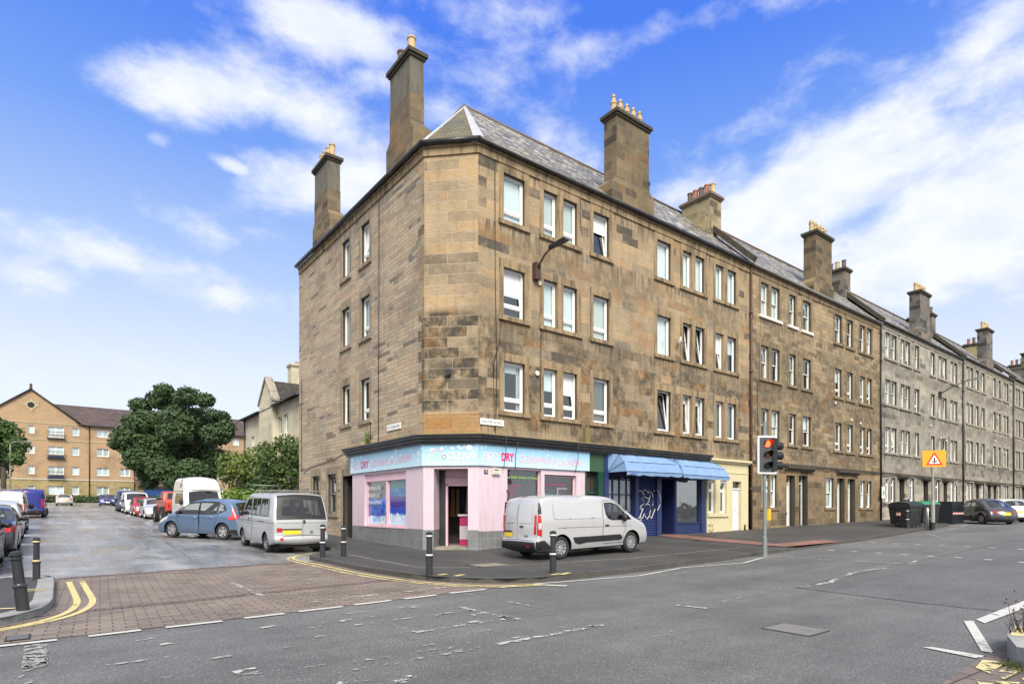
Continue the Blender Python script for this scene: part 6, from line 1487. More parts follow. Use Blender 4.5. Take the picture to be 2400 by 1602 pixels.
for k, (zc, mt) in enumerate(((.91, emit('red_signal', (1.0, .05, .012), 3.2)), (.575, plain('dim_amber_lens', (.16, .055, .015), .25)), (.24, plain('dim_green_lens', (.012, .02, .02), .25)))):
    m = MB(); m.lathe([(.001, -.045), (.05, -.042), (.085, -.03), (.102, -.013)], (0, 0, zc), 20, axis='y'); ln = loc_build(m, 'lens', mt, TLt, hang, AT, fix=True)
    m = MB()
    for j in range(16):     # cowl: open below
        a0, a1 = radians(-25+230*j/16), radians(-25+230*(j+1)/16)
        q = lambda a, y, r=.115: (r*cos(a), y, zc+r*sin(a))
        d0, d1 = .12+.13*max(0, sin(a0)), .12+.13*max(0, sin(a1))
        m.face([q(a0, -.01), q(a1, -.01), q(a1, -d1), q(a0, -d0)]); m.face([q(a1, -.01, .112), q(a0, -.01, .112), q(a0, -d0, .112), q(a1, -d1, .112)])
    loc_build(m, 'cowl', 'black', TLt, hang, AT)
if True:                     # second head facing the other way, seen edge on
    AT2 = (.27, -.13, 2.50); a2 = radians(68)
    m = MB(); m.box(-.16, .16, -.02, .16, 0, 1.0); loc_build(m, 'side_signal_case', 'black', TLt, a2, AT2)
    for zc in (.78, .48, .18):
        m = MB(); m.lathe([(.10, 0), (.12, 0), (.125, -.26), (.115, -.27), (.10, -.05)], (0, -.02, zc), 18, axis='y'); loc_build(m, 'cowl', 'black', TLt, a2, AT2, fix=True)
m = MB(); m.box(.02, .17, -.11, .04, 1.02, 1.36); pb = m.build('push_button_box', plain('yellow_box', (.72, .42, .015), .45), TLt)
m = MB(); m.box(-.05, .05, -.062, -.055, 2.05, 2.2); m.box(-.04, .04, -.064, -.056, 1.85, 1.95); m.build('sticker', plain('pale_sticker', (.45, .5, .5), .5), TLt)

# warning sign
sx_, sy_ = 36.55, 11.15; sz_ = pz(sx_, sy_)
WS = thing('warning_sign', 'orange backed triangular warning sign with a crossroads arrow on a grey post', 'road sign', (sx_, sy_, sz_))
m = MB(); m.lathe([(.10, -.1), (.10, 1.25), (.055, 1.45), (.055, 3.3)], (0, 0, 0), 14); m.lathe([(.11, -.1), (.11, .3)], (0, 0, 0), 14, 1); m.build('post', [plain('pale_grey_post', (.27, .28, .24), .6, dirt=((.15, .15, .12), .4)), 'gutter'], WS)
sa = radians(-48)
SA = (0, -.07, 3.2)
m = MB(); plate(m, .56, .43, .03, -.0, .02, .43); m.box(-.5, .5, .02, .05, .2, .26); m.box(-.5, .5, .02, .05, .62, .68); pn = loc_build(m, 'panel', plain('orange_panel', (.72, .32, .01), .5, var=.06), WS, sa, SA, fix=True)
def tri(r0, y, zc): return [(r0*cos(a), y, zc+r0*sin(a)) for a in (radians(90), radians(210), radians(330))]
m = MB(); m.face(tri(.46, -.006, .33)); loc_build(m, 'red_triangle', plain('red_sign_film', (.55, .02, .02), .5), pn, sa, SA, fix=True)
m = MB(); m.face(tri(.31, -.011, .33)); loc_build(m, 'white_triangle', 'white_p', pn, sa, SA, fix=True)
m = MB()
for b_ in ((-.03, .03, .2, .42), (-.14, -.03, .26, .31), (.03, .14, .26, .31)): m.face([(b_[0], -.016, b_[2]), (b_[1], -.016, b_[2]), (b_[1], -.016, b_[3]), (b_[0], -.016, b_[3])])
m.face([(-.055, -.016, .40), (.055, -.016, .40), (0, -.016, .50)]); loc_build(m, 'arrow_symbol', 'black', pn, sa, SA)

# bins
def wheelie(label, x, y, lid, rot, group='large wheeled communal bins'):
    z = pz(x, y); T = thing('communal_bin', label, 'bin', (x, y, z), rot, group)
    m = MB(); B = [(-.58, -.46, .16), (.58, -.46, .16), (.58, .46, .16), (-.58, .46, .16)]; U = [(-.68, -.54, 1.12), (.68, -.54, 1.12), (.68, .54, 1.12), (-.68, .54, 1.12)]
    i = m.add(B+U); [m.fi([i+k for k in q]) for q in ((0,3,2,1),(0,1,5,4),(1,2,6,5),(2,3,7,6),(3,0,4,7))]
    m.box(-.72, .72, -.58, .58, 1.08, 1.16)
    for z_ in (.4, .6, .8): f = (z_-.16)/.96; yy = -.46-.08*f; xx = .58+.1*f; m.box(-xx*.85, xx*.85, yy-.02, yy, z_, z_+.05); m.box(-xx-.02, -xx, -.36, .36, z_, z_+.05)
    for sx in (-.72, .66): m.box(sx, sx+.06, -.1, .1, .98, 1.12)
    m.build('body', plain('black_bin_plastic', (.018, .018, .02), .5, var=.2, dirt=((.07, .065, .06), .4)), T)
    m = MB(); n = 8; R = [m.add([(-.7, -.56*cos(pi*k/n), 1.165+.20*sin(pi*k/n)), (.7, -.56*cos(pi*k/n), 1.165+.20*sin(pi*k/n))]) for k in range(n+1)]
    for a, b in zip(R, R[1:]): m.fi([a, a+1, b+1, b], 0, False)
    m.fi([r_ for r_ in R]); m.fi([r_+1 for r_ in R][::-1]); m.build('lid', lid, T, fix=True)
    for sx in (-.45, .45):
        for sy in (-.36, .36): m = MB(); m.lathe([(.03, -.03), (.1, -.03), (.1, .03), (.03, .03)], (sx, sy, .1), 12, axis='y'); m.box(sx-.02, sx+.02, sy-.05, sy+.05, .08, .2); m.build('castor', 'steelwheel', T)
    m = MB(); m.box(-.78, -.70, -.09, .09, .62, .78); m.build('reflective_sticker', plain('red_white_tape', (.6, .3, .28), .5), T)
    return T
gl = plain('green_lid', (.03, .20, .09), .5, var=.15)
wheelie('black communal bin with rounded black lid, nearest the traffic light', 36.5, 12.4, 'black', radians(-6))
wheelie('black communal bin with pale green lid, between the black lidded bin and the sign post', 37.8, 12.9, plain('pale_green_lid', (.20, .32, .24), .5), radians(8))
wheelie('black communal bin with bright green lid right behind the sign post', 39.5, 12.75, gl, radians(-4))
wheelie('black communal bin with green lid next to the square black recycling box', 41.9, 13.1, gl, radians(5))
x, y = 46.3, 13.3; z = gz(x, y); RB = thing('recycling_box', 'tall square black recycling container with a red and white striped band', 'bin', (x, y, z), radians(-8))
m = MB(); m.prism([(-.75, -.6), (.75, -.6), (.75, .6), (-.75, .6)], .05, 1.35); m.prism([(-.7, -.55), (.7, -.55), (.7, .55), (-.7, .55)], 1.35, 1.45); m.box(-.55, .55, -.63, -.6, 1.0, 1.25); m.build('body', plain('navy_black_panel', (.012, .016, .022), .5, var=.2), RB)
m = MB()
for k in range(8):
    x0 = -.74+k*.185; m.face([(x0, -.606, .62), (x0+.0925, -.606, .62), (x0+.15, -.606, .74), (x0+.0575, -.606, .74)], 0); m.face([(x0+.0925, -.606, .62), (x0+.185, -.606, .62), (x0+.2425 if k < 7 else .74, -.606, .74), (x0+.15, -.606, .74)], 1)
m.build('striped_band', [plain('red_tape', (.5, .04, .03), .5), 'white_p'], RB)
cr_ = thing('cycle_stand', 'white hoop stand between the sign post and the right hand bollard', 'stand', (37.0, 11.5, pz(37, 11.5))); m = MB(); m.tube([(0, 0, -.1), (0, 0, .95), (.05, .03, 1.02), (.2, .12, 1.02), (.26, .16, .95), (.26, .16, -.1)], .035, 8); m.build('hoop', 'white_p', cr_)
nt_ = thing('notice', 'white notice card tied to the black downpipe by the bins', 'notice', FR.p(43.05, 2.3, .2)); p0 = FR.p(43.05, 2.3, .2); m = MB(); m.box(-.24, .24, -.02, 0, -.05, .72); m.build('card', 'white_p', nt_); m = MB(); m.box(-.1, .12, -.026, -.02, .15, .45); m.build('printed_picture', plain('green_print', (.12, .28, .14), .6), nt_)
# covers let into the ground
cv = setting(MB().build('x', 'black')) if False else None
m = MB(); Q = [(7.46, 4.23), (8.05, 4.22), (7.99, 3.58), (7.44, 3.56)]; m.face([(x, y, .016) for x, y in Q][::-1]); mc = thing('manhole_cover', 'rectangular ribbed manhole cover in the main road surface', 'manhole cover', (7.7, 3.9, .0))
m = MB(); m.prism([(7.455, 3.585), (8.025, 3.585), (8.025, 4.215), (7.455, 4.215)], .002, .008); m.build('frame', 'black', mc, (7.7, 3.9, 0))
m = MB(); m.prism([(7.47, 3.6), (8.01, 3.6), (8.01, 4.2), (7.47, 4.2)], .008, .011)
for k in range(13): y0 = 3.62+k*.044; m.box(7.49, 7.99, y0, y0+.022, .011, .015)
m.build('cover', plain('worn_cover', (.19, .187, .178), .6, .1, .3, dirt=((.06, .055, .05), .5)), mc, (7.7, 3.9, 0))
p0 = (9.0, 12.6, pz(9, 12.6)); m2 = thing('access_cover', 'pale square access cover in the pavement before the shop door', 'manhole cover', p0); m = MB(); m.box(-.42, .42, -.33, .33, -.02, .012); m.build('cover', plain('pale_concrete_cover', (.20, .18, .14), .85, var=.25), m2)
m = MB(); m.prism([(-.47, -.38), (.47, -.38), (.47, .38), (-.47, .38)], -.02, .007); m.build('frame', 'black', m2)
gl_ = thing('gully_grate', 'small dark drain grate at the left edge of the brick paving', 'drain', (-.33, 9.45, .01)); m = MB(); m.box(-.12, .12, -.16, .16, 0, .012); m.build('grate', 'black', gl_); m = MB()
for k in range(5): m.box(-.1, .1, -.13+k*.06, -.10+k*.06, .012, .018)
m.build('bars', 'steelwheel', gl_)
# lamp post by the left tree
lb = onray(24, 45.0, 0); lb.z = gz(lb.x, lb.y); LPP = thing('street_lamp', 'thin grey lamp post beside the left edge tree', 'street lamp', lb); m = MB(); m.tube([(0, 0, -.1), (0, 0, 5.4)], [.07, .045], 8); m.build('pole', 'gutter_grey', LPP); m = MB(); m.tube([(0, 0, 5.3), (.2, -.05, 5.55), (1.0, -.25, 5.62)], .03, 6); m.build('arm', 'gutter_grey', LPP); m = MB(); m.box(.8, 1.3, -.35, -.15, 5.58, 5.68); m.build('lamp_head', 'gutter_grey', LPP)
# ------------------------------------------------------------------ vehicles
def chaikin(P, n=2):
    for _ in range(n):
        Q = [P[0]]
        for a, b in zip(P, P[1:]): Q += [(a[0]*.75+b[0]*.25, a[1]*.75+b[1]*.25), (a[0]*.25+b[0]*.75, a[1]*.25+b[1]*.75)]
        Q.append(P[-1]); P = Q
    R = [P[0]]
    for p in P[1:]:
        if (p[0]-R[-1][0])**2+(p[1]-R[-1][1])**2 > .025**2: R.append(p)
    return R
def ellipsoid(mb, c, r, mi=0, n=12):
    R = []
    for i in range(1, 6):
        t = pi*i/6; R.append((sin(t), -cos(t)))
    rings = [mb.add([(c[0]+r[0]*s*cos(2*pi*j/n), c[1]+r[1]*s*sin(2*pi*j/n), c[2]+r[2]*h) for j in range(n)]) for s, h in R]
    for a, b in zip(rings, rings[1:]):
        for j in range(n): mb.fi([a+j, a+(j+1) % n, b+(j+1) % n, b+j], mi, True)
    b0 = mb.add([(c[0], c[1], c[2]-r[2])]); t0 = mb.add([(c[0], c[1], c[2]+r[2])])
    for j in range(n): mb.fi([rings[0]+(j+1) % n, rings[0]+j, b0], mi, True); mb.fi([rings[-1]+j, rings[-1]+(j+1) % n, t0], mi, True)
WHEELS = {}
def wheel_mesh(r, wd, style):
    key = (r, wd, style)
    if key in WHEELS: return WHEELS[key]
    h = wd/2; m = MB(); rr = r*(.62 if style != 'big' else .48)
    m.lathe([(rr, h*.8), (r*.88, h), (r*.97, h*.82), (r, h*.5), (r, -h*.5), (r*.97, -h*.82), (r*.88, -h), (rr*1.02, -h*.86), (rr, -h*.6)], (0, 0, 0), 32, axis='y', cap=False)
    if style == 'big':
        for k in range(22):
            a = 2*pi*k/22; c, s = cos(a), sin(a)
            m.obox((c*r*.96-s*.03, -h, s*r*.96+c*.03), (s*.06, 0, -c*.06), (0, wd*.96, 0), (c*.05, 0, s*.05))
    ty = m.build('wheel', 'rubber', fix=True); tm = ty.data; bpy.data.objects.remove(ty)
    m = MB(); y0 = -h*.62
    m.lathe([(rr*1.01, -h*.86), (rr*.93, -h*.90), (rr*.90, -h*.55), (rr*.88, -h*.1)], (0, 0, 0), 32, 0, axis='y', cap=False)
    m.lathe([(.001, -h*.18), (rr*.9, -h*.18)], (0, 0, 0), 24, 1, axis='y')
    def spoke(a, w0, w1, r0, r1, y):
        c, s = cos(a), sin(a)
        P = [(r0*c-w0*s, y, r0*s+w0*c), (r0*c+w0*s, y, r0*s-w0*c), (r1*c+w1*s, y-.01, r1*s-w1*c), (r1*c-w1*s, y-.01, r1*s+w1*c)]
        i = m.add(P+[(x, yy+.045, z) for x, yy, z in P])
        for q in ((0, 1, 2, 3), (0, 4, 5, 1), (1, 5, 6, 2), (2, 6, 7, 3), (3, 7, 4, 0)): m.fi([i+k for k in q], 0)
    if style in ('s5', 's10', 's7'):
        n = {'s5': 5, 's10': 10, 's7': 7}[style]; wv = {5: .055, 10: .022, 7: .04}[n]*r/.33
        for k in range(n): spoke(pi/2+2*pi*k/n, wv*.75, wv*1.1, rr*.12, rr*.93, y0)
    else:
        m.lathe([(.001, -h*.45), (rr*.45, -h*.5), (rr*.6, -h*.3), (rr*.9, -h*.62)], (0, 0, 0), 24, 0, axis='y', cap=False)
        for k in range(8): a = 2*pi*k/8; m.tube([(rr*.7*cos(a), -h*.52, rr*.7*sin(a)), (rr*.7*cos(a), -h*.40, rr*.7*sin(a))], rr*.07, 8, 1)
    m.lathe([(.001, y0-.02), (rr*.16, y0-.015), (rr*.2, y0+.01), (rr*.2, y0+.05)], (0, 0, 0), 14, 0, axis='y')
    rm = m.build('rim', ['steelwheel' if style in ('steel', 'big') else 'alloy', 'black'], fix=True); rd = rm.data; bpy.data.objects.remove(rm)
    WHEELS[key] = (tm, rd); return tm, rd
class Body:
    def __init__(s, O, W, H, belt, tumb, R=.07, endb=.11, topb=.045, flare=0):
        s.O = chaikin(O, 2); s.W = W; s.H = H; s.belt = belt; s.tumb = tumb; s.R = R; s.endb = endb; s.topb = topb
        s.top = max(range(len(s.O)), key=lambda k: s.O[k][1]); s.flare = flare
    def dist(s, x, z):
        best = 9
        for (ax, az), (bx, bz) in zip(s.O, s.O[1:]):
            dx_, dz_ = bx-ax, bz-az; l2 = dx_*dx_+dz_*dz_
            t = clip(((x-ax)*dx_+(z-az)*dz_)/l2, 0, 1) if l2 else 0
            d = (x-ax-t*dx_)**2+(z-az-t*dz_)**2
            if d < best: best = d
        return sqrt(best)
    def base(s, z):
        k = .945+.055*smooth(z, .15, .52)
        if z > s.belt: k = 1-s.tumb*((z-s.belt)/max(.05, s.H-s.belt))**1.25
        k += .012*smooth(z, s.belt-.16, s.belt-.06)*(1-smooth(z, s.belt-.05, s.belt+.01))*(s.tumb > .1)
        return s.W/2*k
    def half(s, x, z):
        d = s.dist(x, z); y = s.base(z)
        Lx = s.O[-1][0]
        # plan taper towards nose and tail
        L = max(p[0] for p in s.O); t = max(0, (abs(x-L/2)-(L/2-.75))/.75); y *= 1-.055*t*t
        R = s.R
        if d < R: q = 1-d/R; y -= R*(1-sqrt(max(0, 1-q*q)))
        return y
    def nrm(s, k):
        a, b = s.O[max(0, k-1)], s.O[min(len(s.O)-1, k+1)]; t = Vector((b[0]-a[0], b[1]-a[1])).normalized()
        return (-t.y, t.x)
    def strip(s, u, f, off=0):
        k = int(clip(floor(u), 0, len(s.O)-2)); t = u-k; (ax, az), (bx, bz) = s.O[k], s.O[k+1]; x, z = ax+(bx-ax)*t, az+(bz-az)*t
        n0, n1 = s.nrm(k), s.nrm(k+1); nx, nz = n0[0]*(1-t)+n1[0]*t, n0[1]*(1-t)+n1[1]*t
        b = s.topb+(s.endb-s.topb)*abs(nx)**1.5
        b = b*(1-f*f)+off
        return Vector((x+nx*b, f*s.half(x, z), z+nz*b))
    def uz(s, side, z):
        r_ = range(0, s.top) if side == 'rear' else range(len(s.O)-2, s.top-1, -1)
        for k in r_:
            a, b = s.O[k][1], s.O[k+1][1]
            lo, hi = (a, b) if side == 'rear' else (b, a)
            if lo <= z <= hi and hi > lo:
                t = (z-a)/(b-a); return k+t
        return s.top
def vehicle(name, label, cat, sp, paint, ref, at, heading, group=None, zf=gz, rims=None):
    B = Body(sp['O'], sp['W'], sp['H'], sp['belt'], sp.get('tumb', .2), sp.get('R', .07), sp.get('endb', .11), sp.get('topb', .045))
    L = max(p[0] for p in B.O); hx, hy = Vector(heading).normalized(); ang = atan2(hy, hx)
    ox, oy = at[0]-(ref[0]*hx-ref[1]*hy), at[1]-(ref[0]*hy+ref[1]*hx)      # world position of the tail's centre on the ground
    P = lambda t: zf(ox+hx*t, oy+hy*t)
    xr, xf = sp['axles']; r = sp['r']; zr, zf_ = P(xr), P(xf); pitch = -atan2(zf_-zr, xf-xr)
    c = Vector((ox+hx*L/2, oy+hy*L/2)); z0 = zr+(zf_-zr)*(L/2-xr)/(xf-xr)
    T = thing(name, label, cat, (c.x, c.y, z0), (0, pitch, ang), group)
    sh_ = Vector((-L/2, 0, 0))
    def fin(mb, nm, mat, par=None, smooth_=True):
        mb.smooth = [smooth_]*len(mb.f)
        i = [tuple(Vector(p)+sh_) for p in mb.v]; mb.v = i
        return mb.build(nm, mat, par or T, uv=False, fix=True, merge=True)
    sill = sp.get('sill', .24); ra = r*sp.get('arch', 1.17)
    # lower edge with wheel arches, front to tail
    low = []
    for xc in (xf, xr):
        a0 = math.asin(clip((sill-r)/ra, -1, 1))
        low += [(xc+ra*cos(a0+(pi-2*a0)*k/14), r+ra*sin(a0+(pi-2*a0)*k/14)) for k in range(15)]
    poly = B.O+[q for q in low if q[0] < B.O[-1][0]-.01 and q[0] > B.O[0][0]+.01]
    xs0, pts = min(p[0] for p in poly), []
    for ring in (.035, .14, .34, .62, 1.05):
        for k in range(len(B.O)):
            n = B.nrm(k); p = (B.O[k][0]-n[0]*B.R*ring, B.O[k][1]-n[1]*B.R*ring)
            if inpoly(p[0], p[1], poly): pts.append(p)
    x = .1
    while x < L:
        z = .2
        while z < sp['H']:
            if inpoly(x, z, poly) and B.dist(x, z) > B.R*1.15: pts.append((x, z))
            z += .075
        x += .13
    doors = sp.get('doors', [])
    wins = sp.get('windows', [])
    lines = [list(d)+[d[0]] for d in doors]+[list(w_)+[w_[0]] for w_ in wins]
    v, F = cdt(poly, pts=pts, lines=lines)
    hh = [B.half(x, z) for x, z in v]
    body = MB(); dm = {}
    for sg in (1, -1):
        loc = {}
        for di in range(-1, len(doors)):
            mb = body if di < 0 else MB()
            i = mb.add([(x, sg*h, z) for (x, z), h in zip(v, hh)])
            for t in F:
                cx, cz = sum(v[k][0] for k in t)/3, sum(v[k][1] for k in t)/3
                if any(inpoly(cx, cz, w_) for w_ in wins): continue
                own = next((q for q, d in enumerate(doors) if inpoly(cx, cz, d)), -1)
                if own == di: mb.fi([i+k for k in (t if sg < 0 else t[::-1])], 0, True)
            if di >= 0: dm[(di, sg)] = mb
    cut = [(min(B.uz(e, z0), B.uz(e, z1)), max(B.uz(e, z0), B.uz(e, z1)), s0, s1) for e, k in (('front', 'glass_f'), ('rear', 'glass_r')) for z0, z1, s0, s1 in sp.get(k, [])]
    us = sorted({float(k) for k in range(len(B.O))} | {u for c_ in cut for u in c_[:2]}); ss = sorted({-1+.25*j for j in range(9)} | {q for c_ in cut for q in c_[2:]})
    i0 = [body.add([B.strip(u, f) for f in ss]) for u in us]
    for p in range(len(us)-1):
        for j in range(len(ss)-1):
            um, sm_ = (us[p]+us[p+1])/2, (ss[j]+ss[j+1])/2
            if any(c_[0] < um < c_[1] and c_[2] < sm_ < c_[3] for c_ in cut): continue
            body.fi([i0[p]+j, i0[p]+j+1, i0[p+1]+j+1, i0[p+1]+j], 0, True)
    def trim(mb):
        used = sorted({k for f in mb.f for k in f}); mp = {k: q for q, k in enumerate(used)}; mb.v = [mb.v[k] for k in used]; mb.f = [tuple(mp[k] for k in f) for f in mb.f]; return mb
    fin(trim(body), 'body', paint)
    dob = {}
    for (di, sg), mb in dm.items():
        o = dob[(di, sg)] = fin(trim(mb), 'door', paint)
        g_ = MB(); d = doors[di]; q = []
        for a, b in zip(d, list(d[1:])+[d[0]]):
            for k in range(5): q.append((a[0]+(b[0]-a[0])*k/5, a[1]+(b[1]-a[1])*k/5))
        m_ = len(q); cx, cz = sum(p[0] for p in q)/m_, sum(p[1] for p in q)/m_; R = []
        for (x, z) in q:
            dv = Vector((x-cx, z-cz)); dv.normalize(); a = (x+dv.x*.007, z+dv.y*.007); b = (x-dv.x*.007, z-dv.y*.007)
            R.append(g_.add([(a[0], sg*(B.half(*a)+.0035), a[1]), (b[0], sg*(B.half(*b)+.0035), b[1])]))
        for a, b in zip(R, R[1:]+R[:1]): g_.fi([a, a+1, b+1, b])
        fin(g_, 'door_gap', 'black', o)
    def side_patch(nm, mat, pl, off, par=None, both=True, only=None):
        pg = []
        for p, q in zip(pl, list(pl[1:])+[pl[0]]):
            k = max(1, int(sqrt((q[0]-p[0])**2+(q[1]-p[1])**2)/.05)); pg += [(p[0]+(q[0]-p[0])*t/k, p[1]+(q[1]-p[1])*t/k) for t in range(k)]
        xs = [p[0] for p in pg]; zs = [p[1] for p in pg]; pp = []; st = .035 if max(xs)-min(xs) < .6 else .10
        x = min(xs)+st*.5
        while x < max(xs):
            z = min(zs)+st*.5
            while z < max(zs):
                if inpoly(x, z, pg): pp.append((x, z))
                z += st
            x += st
        vv, FF_ = cdt(pg, pts=pp); out = []
        for sg in ((1, -1) if only is None else (only,)):
            mb = MB(); mb.add([(x, sg*(B.half(x, z)+off), z) for x, z in vv])
            for t in FF_: mb.fi(t if sg < 0 else t[::-1], 0, True)
            out.append(fin(mb, nm, mat, par(sg) if par else None))
        return out
    def grow(pl, d):
        cx, cz = sum(p[0] for p in pl)/len(pl), sum(p[1] for p in pl)/len(pl); o = []
        for x, z in pl: q = Vector((x-cx, z-cz)); l = q.length; q *= (l+d)/l; o.append((cx+q.x, cz+q.y))
        return o
    for wp in sp.get('windows', []):
        gs = side_patch('side_window', 'privacyglass' if sp.get('dark') and sum(p[0] for p in wp)/len(wp) < L*.5 else 'autoglass', wp, -.006)
        q = []
        for a, b in zip(wp, list(wp[1:])+[wp[0]]):
            for k in range(4): q.append((a[0]+(b[0]-a[0])*k/4, a[1]+(b[1]-a[1])*k/4))
        big, sml = grow(q, .024), grow(q, -.012)
        for o, sg in zip(gs, (1, -1)):
            m = MB(); R_ = [m.add([(x, sg*(B.half(x, z)+.004), z) for x, z in pr]) for pr in zip(big, sml)]
            for a, b in zip(R_, R_[1:]+R_[:1]): m.fi([a, a+1, b+1, b])
            fin(m, 'window_trim', 'black', o)
    for nm, mat, pl, off in sp.get('side', []): side_patch(nm, paint if mat == 'paint' else mat, pl, off)
    def end_patch(nm, mat, side, z0, z1, s0, s1, off=.008, par=None, thick=0):
        u0, u1 = B.uz(side, z0), B.uz(side, z1); mb = MB(); nu, ns = 8, 8
        i = [mb.add([B.strip(u0+(u1-u0)*a/nu, s0+(s1-s0)*b/ns, off) for b in range(ns+1)]) for a in range(nu+1)]
        for p, q in zip(i, i[1:]):
            for b in range(ns): mb.fi([p+b, p+b+1, q+b+1, q+b], 0, True)
        return fin(mb, nm, paint if mat == 'paint' else mat, par)
    for side in ('rear', 'front'):
        for e in sp.get(side, []):
            nm, mat, z0, z1, s0, s1 = e[:6]; off = e[6] if len(e) > 6 else .008
            end_patch(nm, mat, side, z0, z1, s0, s1, off)
            if len(e) > 7 and e[7]: end_patch(nm, mat, side, z0, z1, -s0, -s1, off)
    for side, key, nm in (('front', 'glass_f', 'windscreen'), ('rear', 'glass_r', 'rear_window')):
        for z0, z1, s0, s1 in sp.get(key, []):
            w_ = end_patch(nm, 'privacyglass' if sp.get('dark') and side == 'rear' else 'autoglass', side, z0, z1, s0, s1, -.006)
            u0, u1 = B.uz(side, z0), B.uz(side, z1); du = .30*(1 if u1 > u0 else -1); m = MB(); R_ = []
            pth = [(u0+(u1-u0)*k/6, s0) for k in range(6)]+[(u1, s0+(s1-s0)*k/6) for k in range(6)]+[(u1-(u1-u0)*k/6, s1) for k in range(6)]+[(u0, s1-(s1-s0)*k/6) for k in range(6)]
            um, sm_ = (u0+u1)/2, (s0+s1)/2
            for u, f in pth:
                U = lambda e: (u+e*du*(1 if abs(u-u1) < 1e-6 else -1 if abs(u-u0) < 1e-6 else 0), clip(f+e*.025*(1 if abs(f-s1) < 1e-6 else -1 if abs(f-s0) < 1e-6 else 0), -1, 1))
                R_.append(m.add([B.strip(*U(1), .005), B.strip(*U(-.5), .005)]))
            for a, b in zip(R_, R_[1:]+R_[:1]): m.fi([a, a+1, b+1, b])
            fin(m, 'window_trim', 'black', w_)
    # seats and trim seen through the glass
    belt = sp['belt']; hw = sp['W']/2
    m = MB(); x1_ = max(p[0] for w_ in wins for p in w_) if wins else L*.7
    m.box(.28, x1_-.12, -hw+.17, hw-.17, sp.get('floor', .2)+.48, belt-.10); fin(m, 'cabin_floor', 'black', None, False)
    rows_ = sp.get('seats', [L*.50, L*.27])
    for sx in rows_:
        for sy in (-.38, .38):
            m = MB(); zb = belt-.12; m.prism([(sx-.10, sy-.24), (sx+.04, sy-.24), (sx+.04, sy+.24), (sx-.10, sy+.24)], zb, zb+.27); m.tube([(sx-.05, sy, zb+.26), (sx-.07, sy, zb+.36)], .03, 6); ellipsoid(m, (sx-.08, sy, zb+.40), (.05, .13, .09), 0, 10); fin(m, 'seat', plain('dark_upholstery', (.035, .036, .04), .9) if 'seatm' not in MAT else MAT['seatm']); MAT.setdefault('seatm', bpy.data.materials['dark_upholstery'])
    if sp.get('bulkhead'): m = MB(); m.box(sp['bulkhead'], sp['bulkhead']+.03, -hw+.12, hw-.12, .5, sp['H']-.09); fin(m, 'bulkhead', 'black', None, False)
    # floor, wheels, mirrors, handles
    m = MB(); m.box(.18, L-.18, -sp['W']/2+.29, sp['W']/2-.29, sp.get('floor', .2), sp.get('floor', .2)+.5); fin(m, 'underbody', 'black', None, False)
    m = MB()
    for sg in (1, -1):
        for a, b in ((xr+ra, xf-ra),): m.box(a, b, sg*(sp['W']/2-.30)-.005, sg*(sp['W']/2-.30)+.005, sill-.02, sill+.35)
    wd = sp.get('wd', .20); tm, rd = wheel_mesh(r, wd, rims or sp.get('rim', 's5'))
    for x in (xr, xf):
        for sg in (1, -1):
            w_ = bpy.data.objects.new('wheel', tm); COL.objects.link(w_); w_.parent = T
            w_.location = (x-L/2, sg*(sp['W']/2-sp.get('inset', .035)-wd/2), r); st = sp.get('steer', 0) if x == xf else 0
            w_.rotation_euler = (0, .4*sg+x, (pi if sg > 0 else 0)+st)
            q = bpy.data.objects.new('rim', rd); COL.objects.link(q); q.parent = w_
    if 'mirror' in sp:
        mx, mz = sp['mirror']; ms = sp.get('msize', (.07, .10, .075))
        for sg in (1, -1):
            m = MB(); y = B.half(mx, mz)+.09; ellipsoid(m, (mx, sg*y, mz), ms); m.tube([(mx, sg*(y-.13), mz-.04), (mx, sg*(y-.03), mz-.02)], .02, 6); fin(m, 'wing_mirror', sp.get('mirmat', 'black'))
    for hx_, hz_ in sp.get('handles', []):
        for sg in (1, -1):
            m = MB(); y = B.half(hx_, hz_); ellipsoid(m, (hx_, sg*(y+.02), hz_), (.10, .022, .022), 0, 8)
            d = next((q for q, d in enumerate(doors) if inpoly(hx_, hz_, d)), None); fin(m, 'door_handle', sp.get('hmat', 'black'), dob.get((d, sg)))
    T['_L'] = L; del T['_L']
    return T, fin, B, sh_
YP, WP = 'plate_y', 'plate_w'
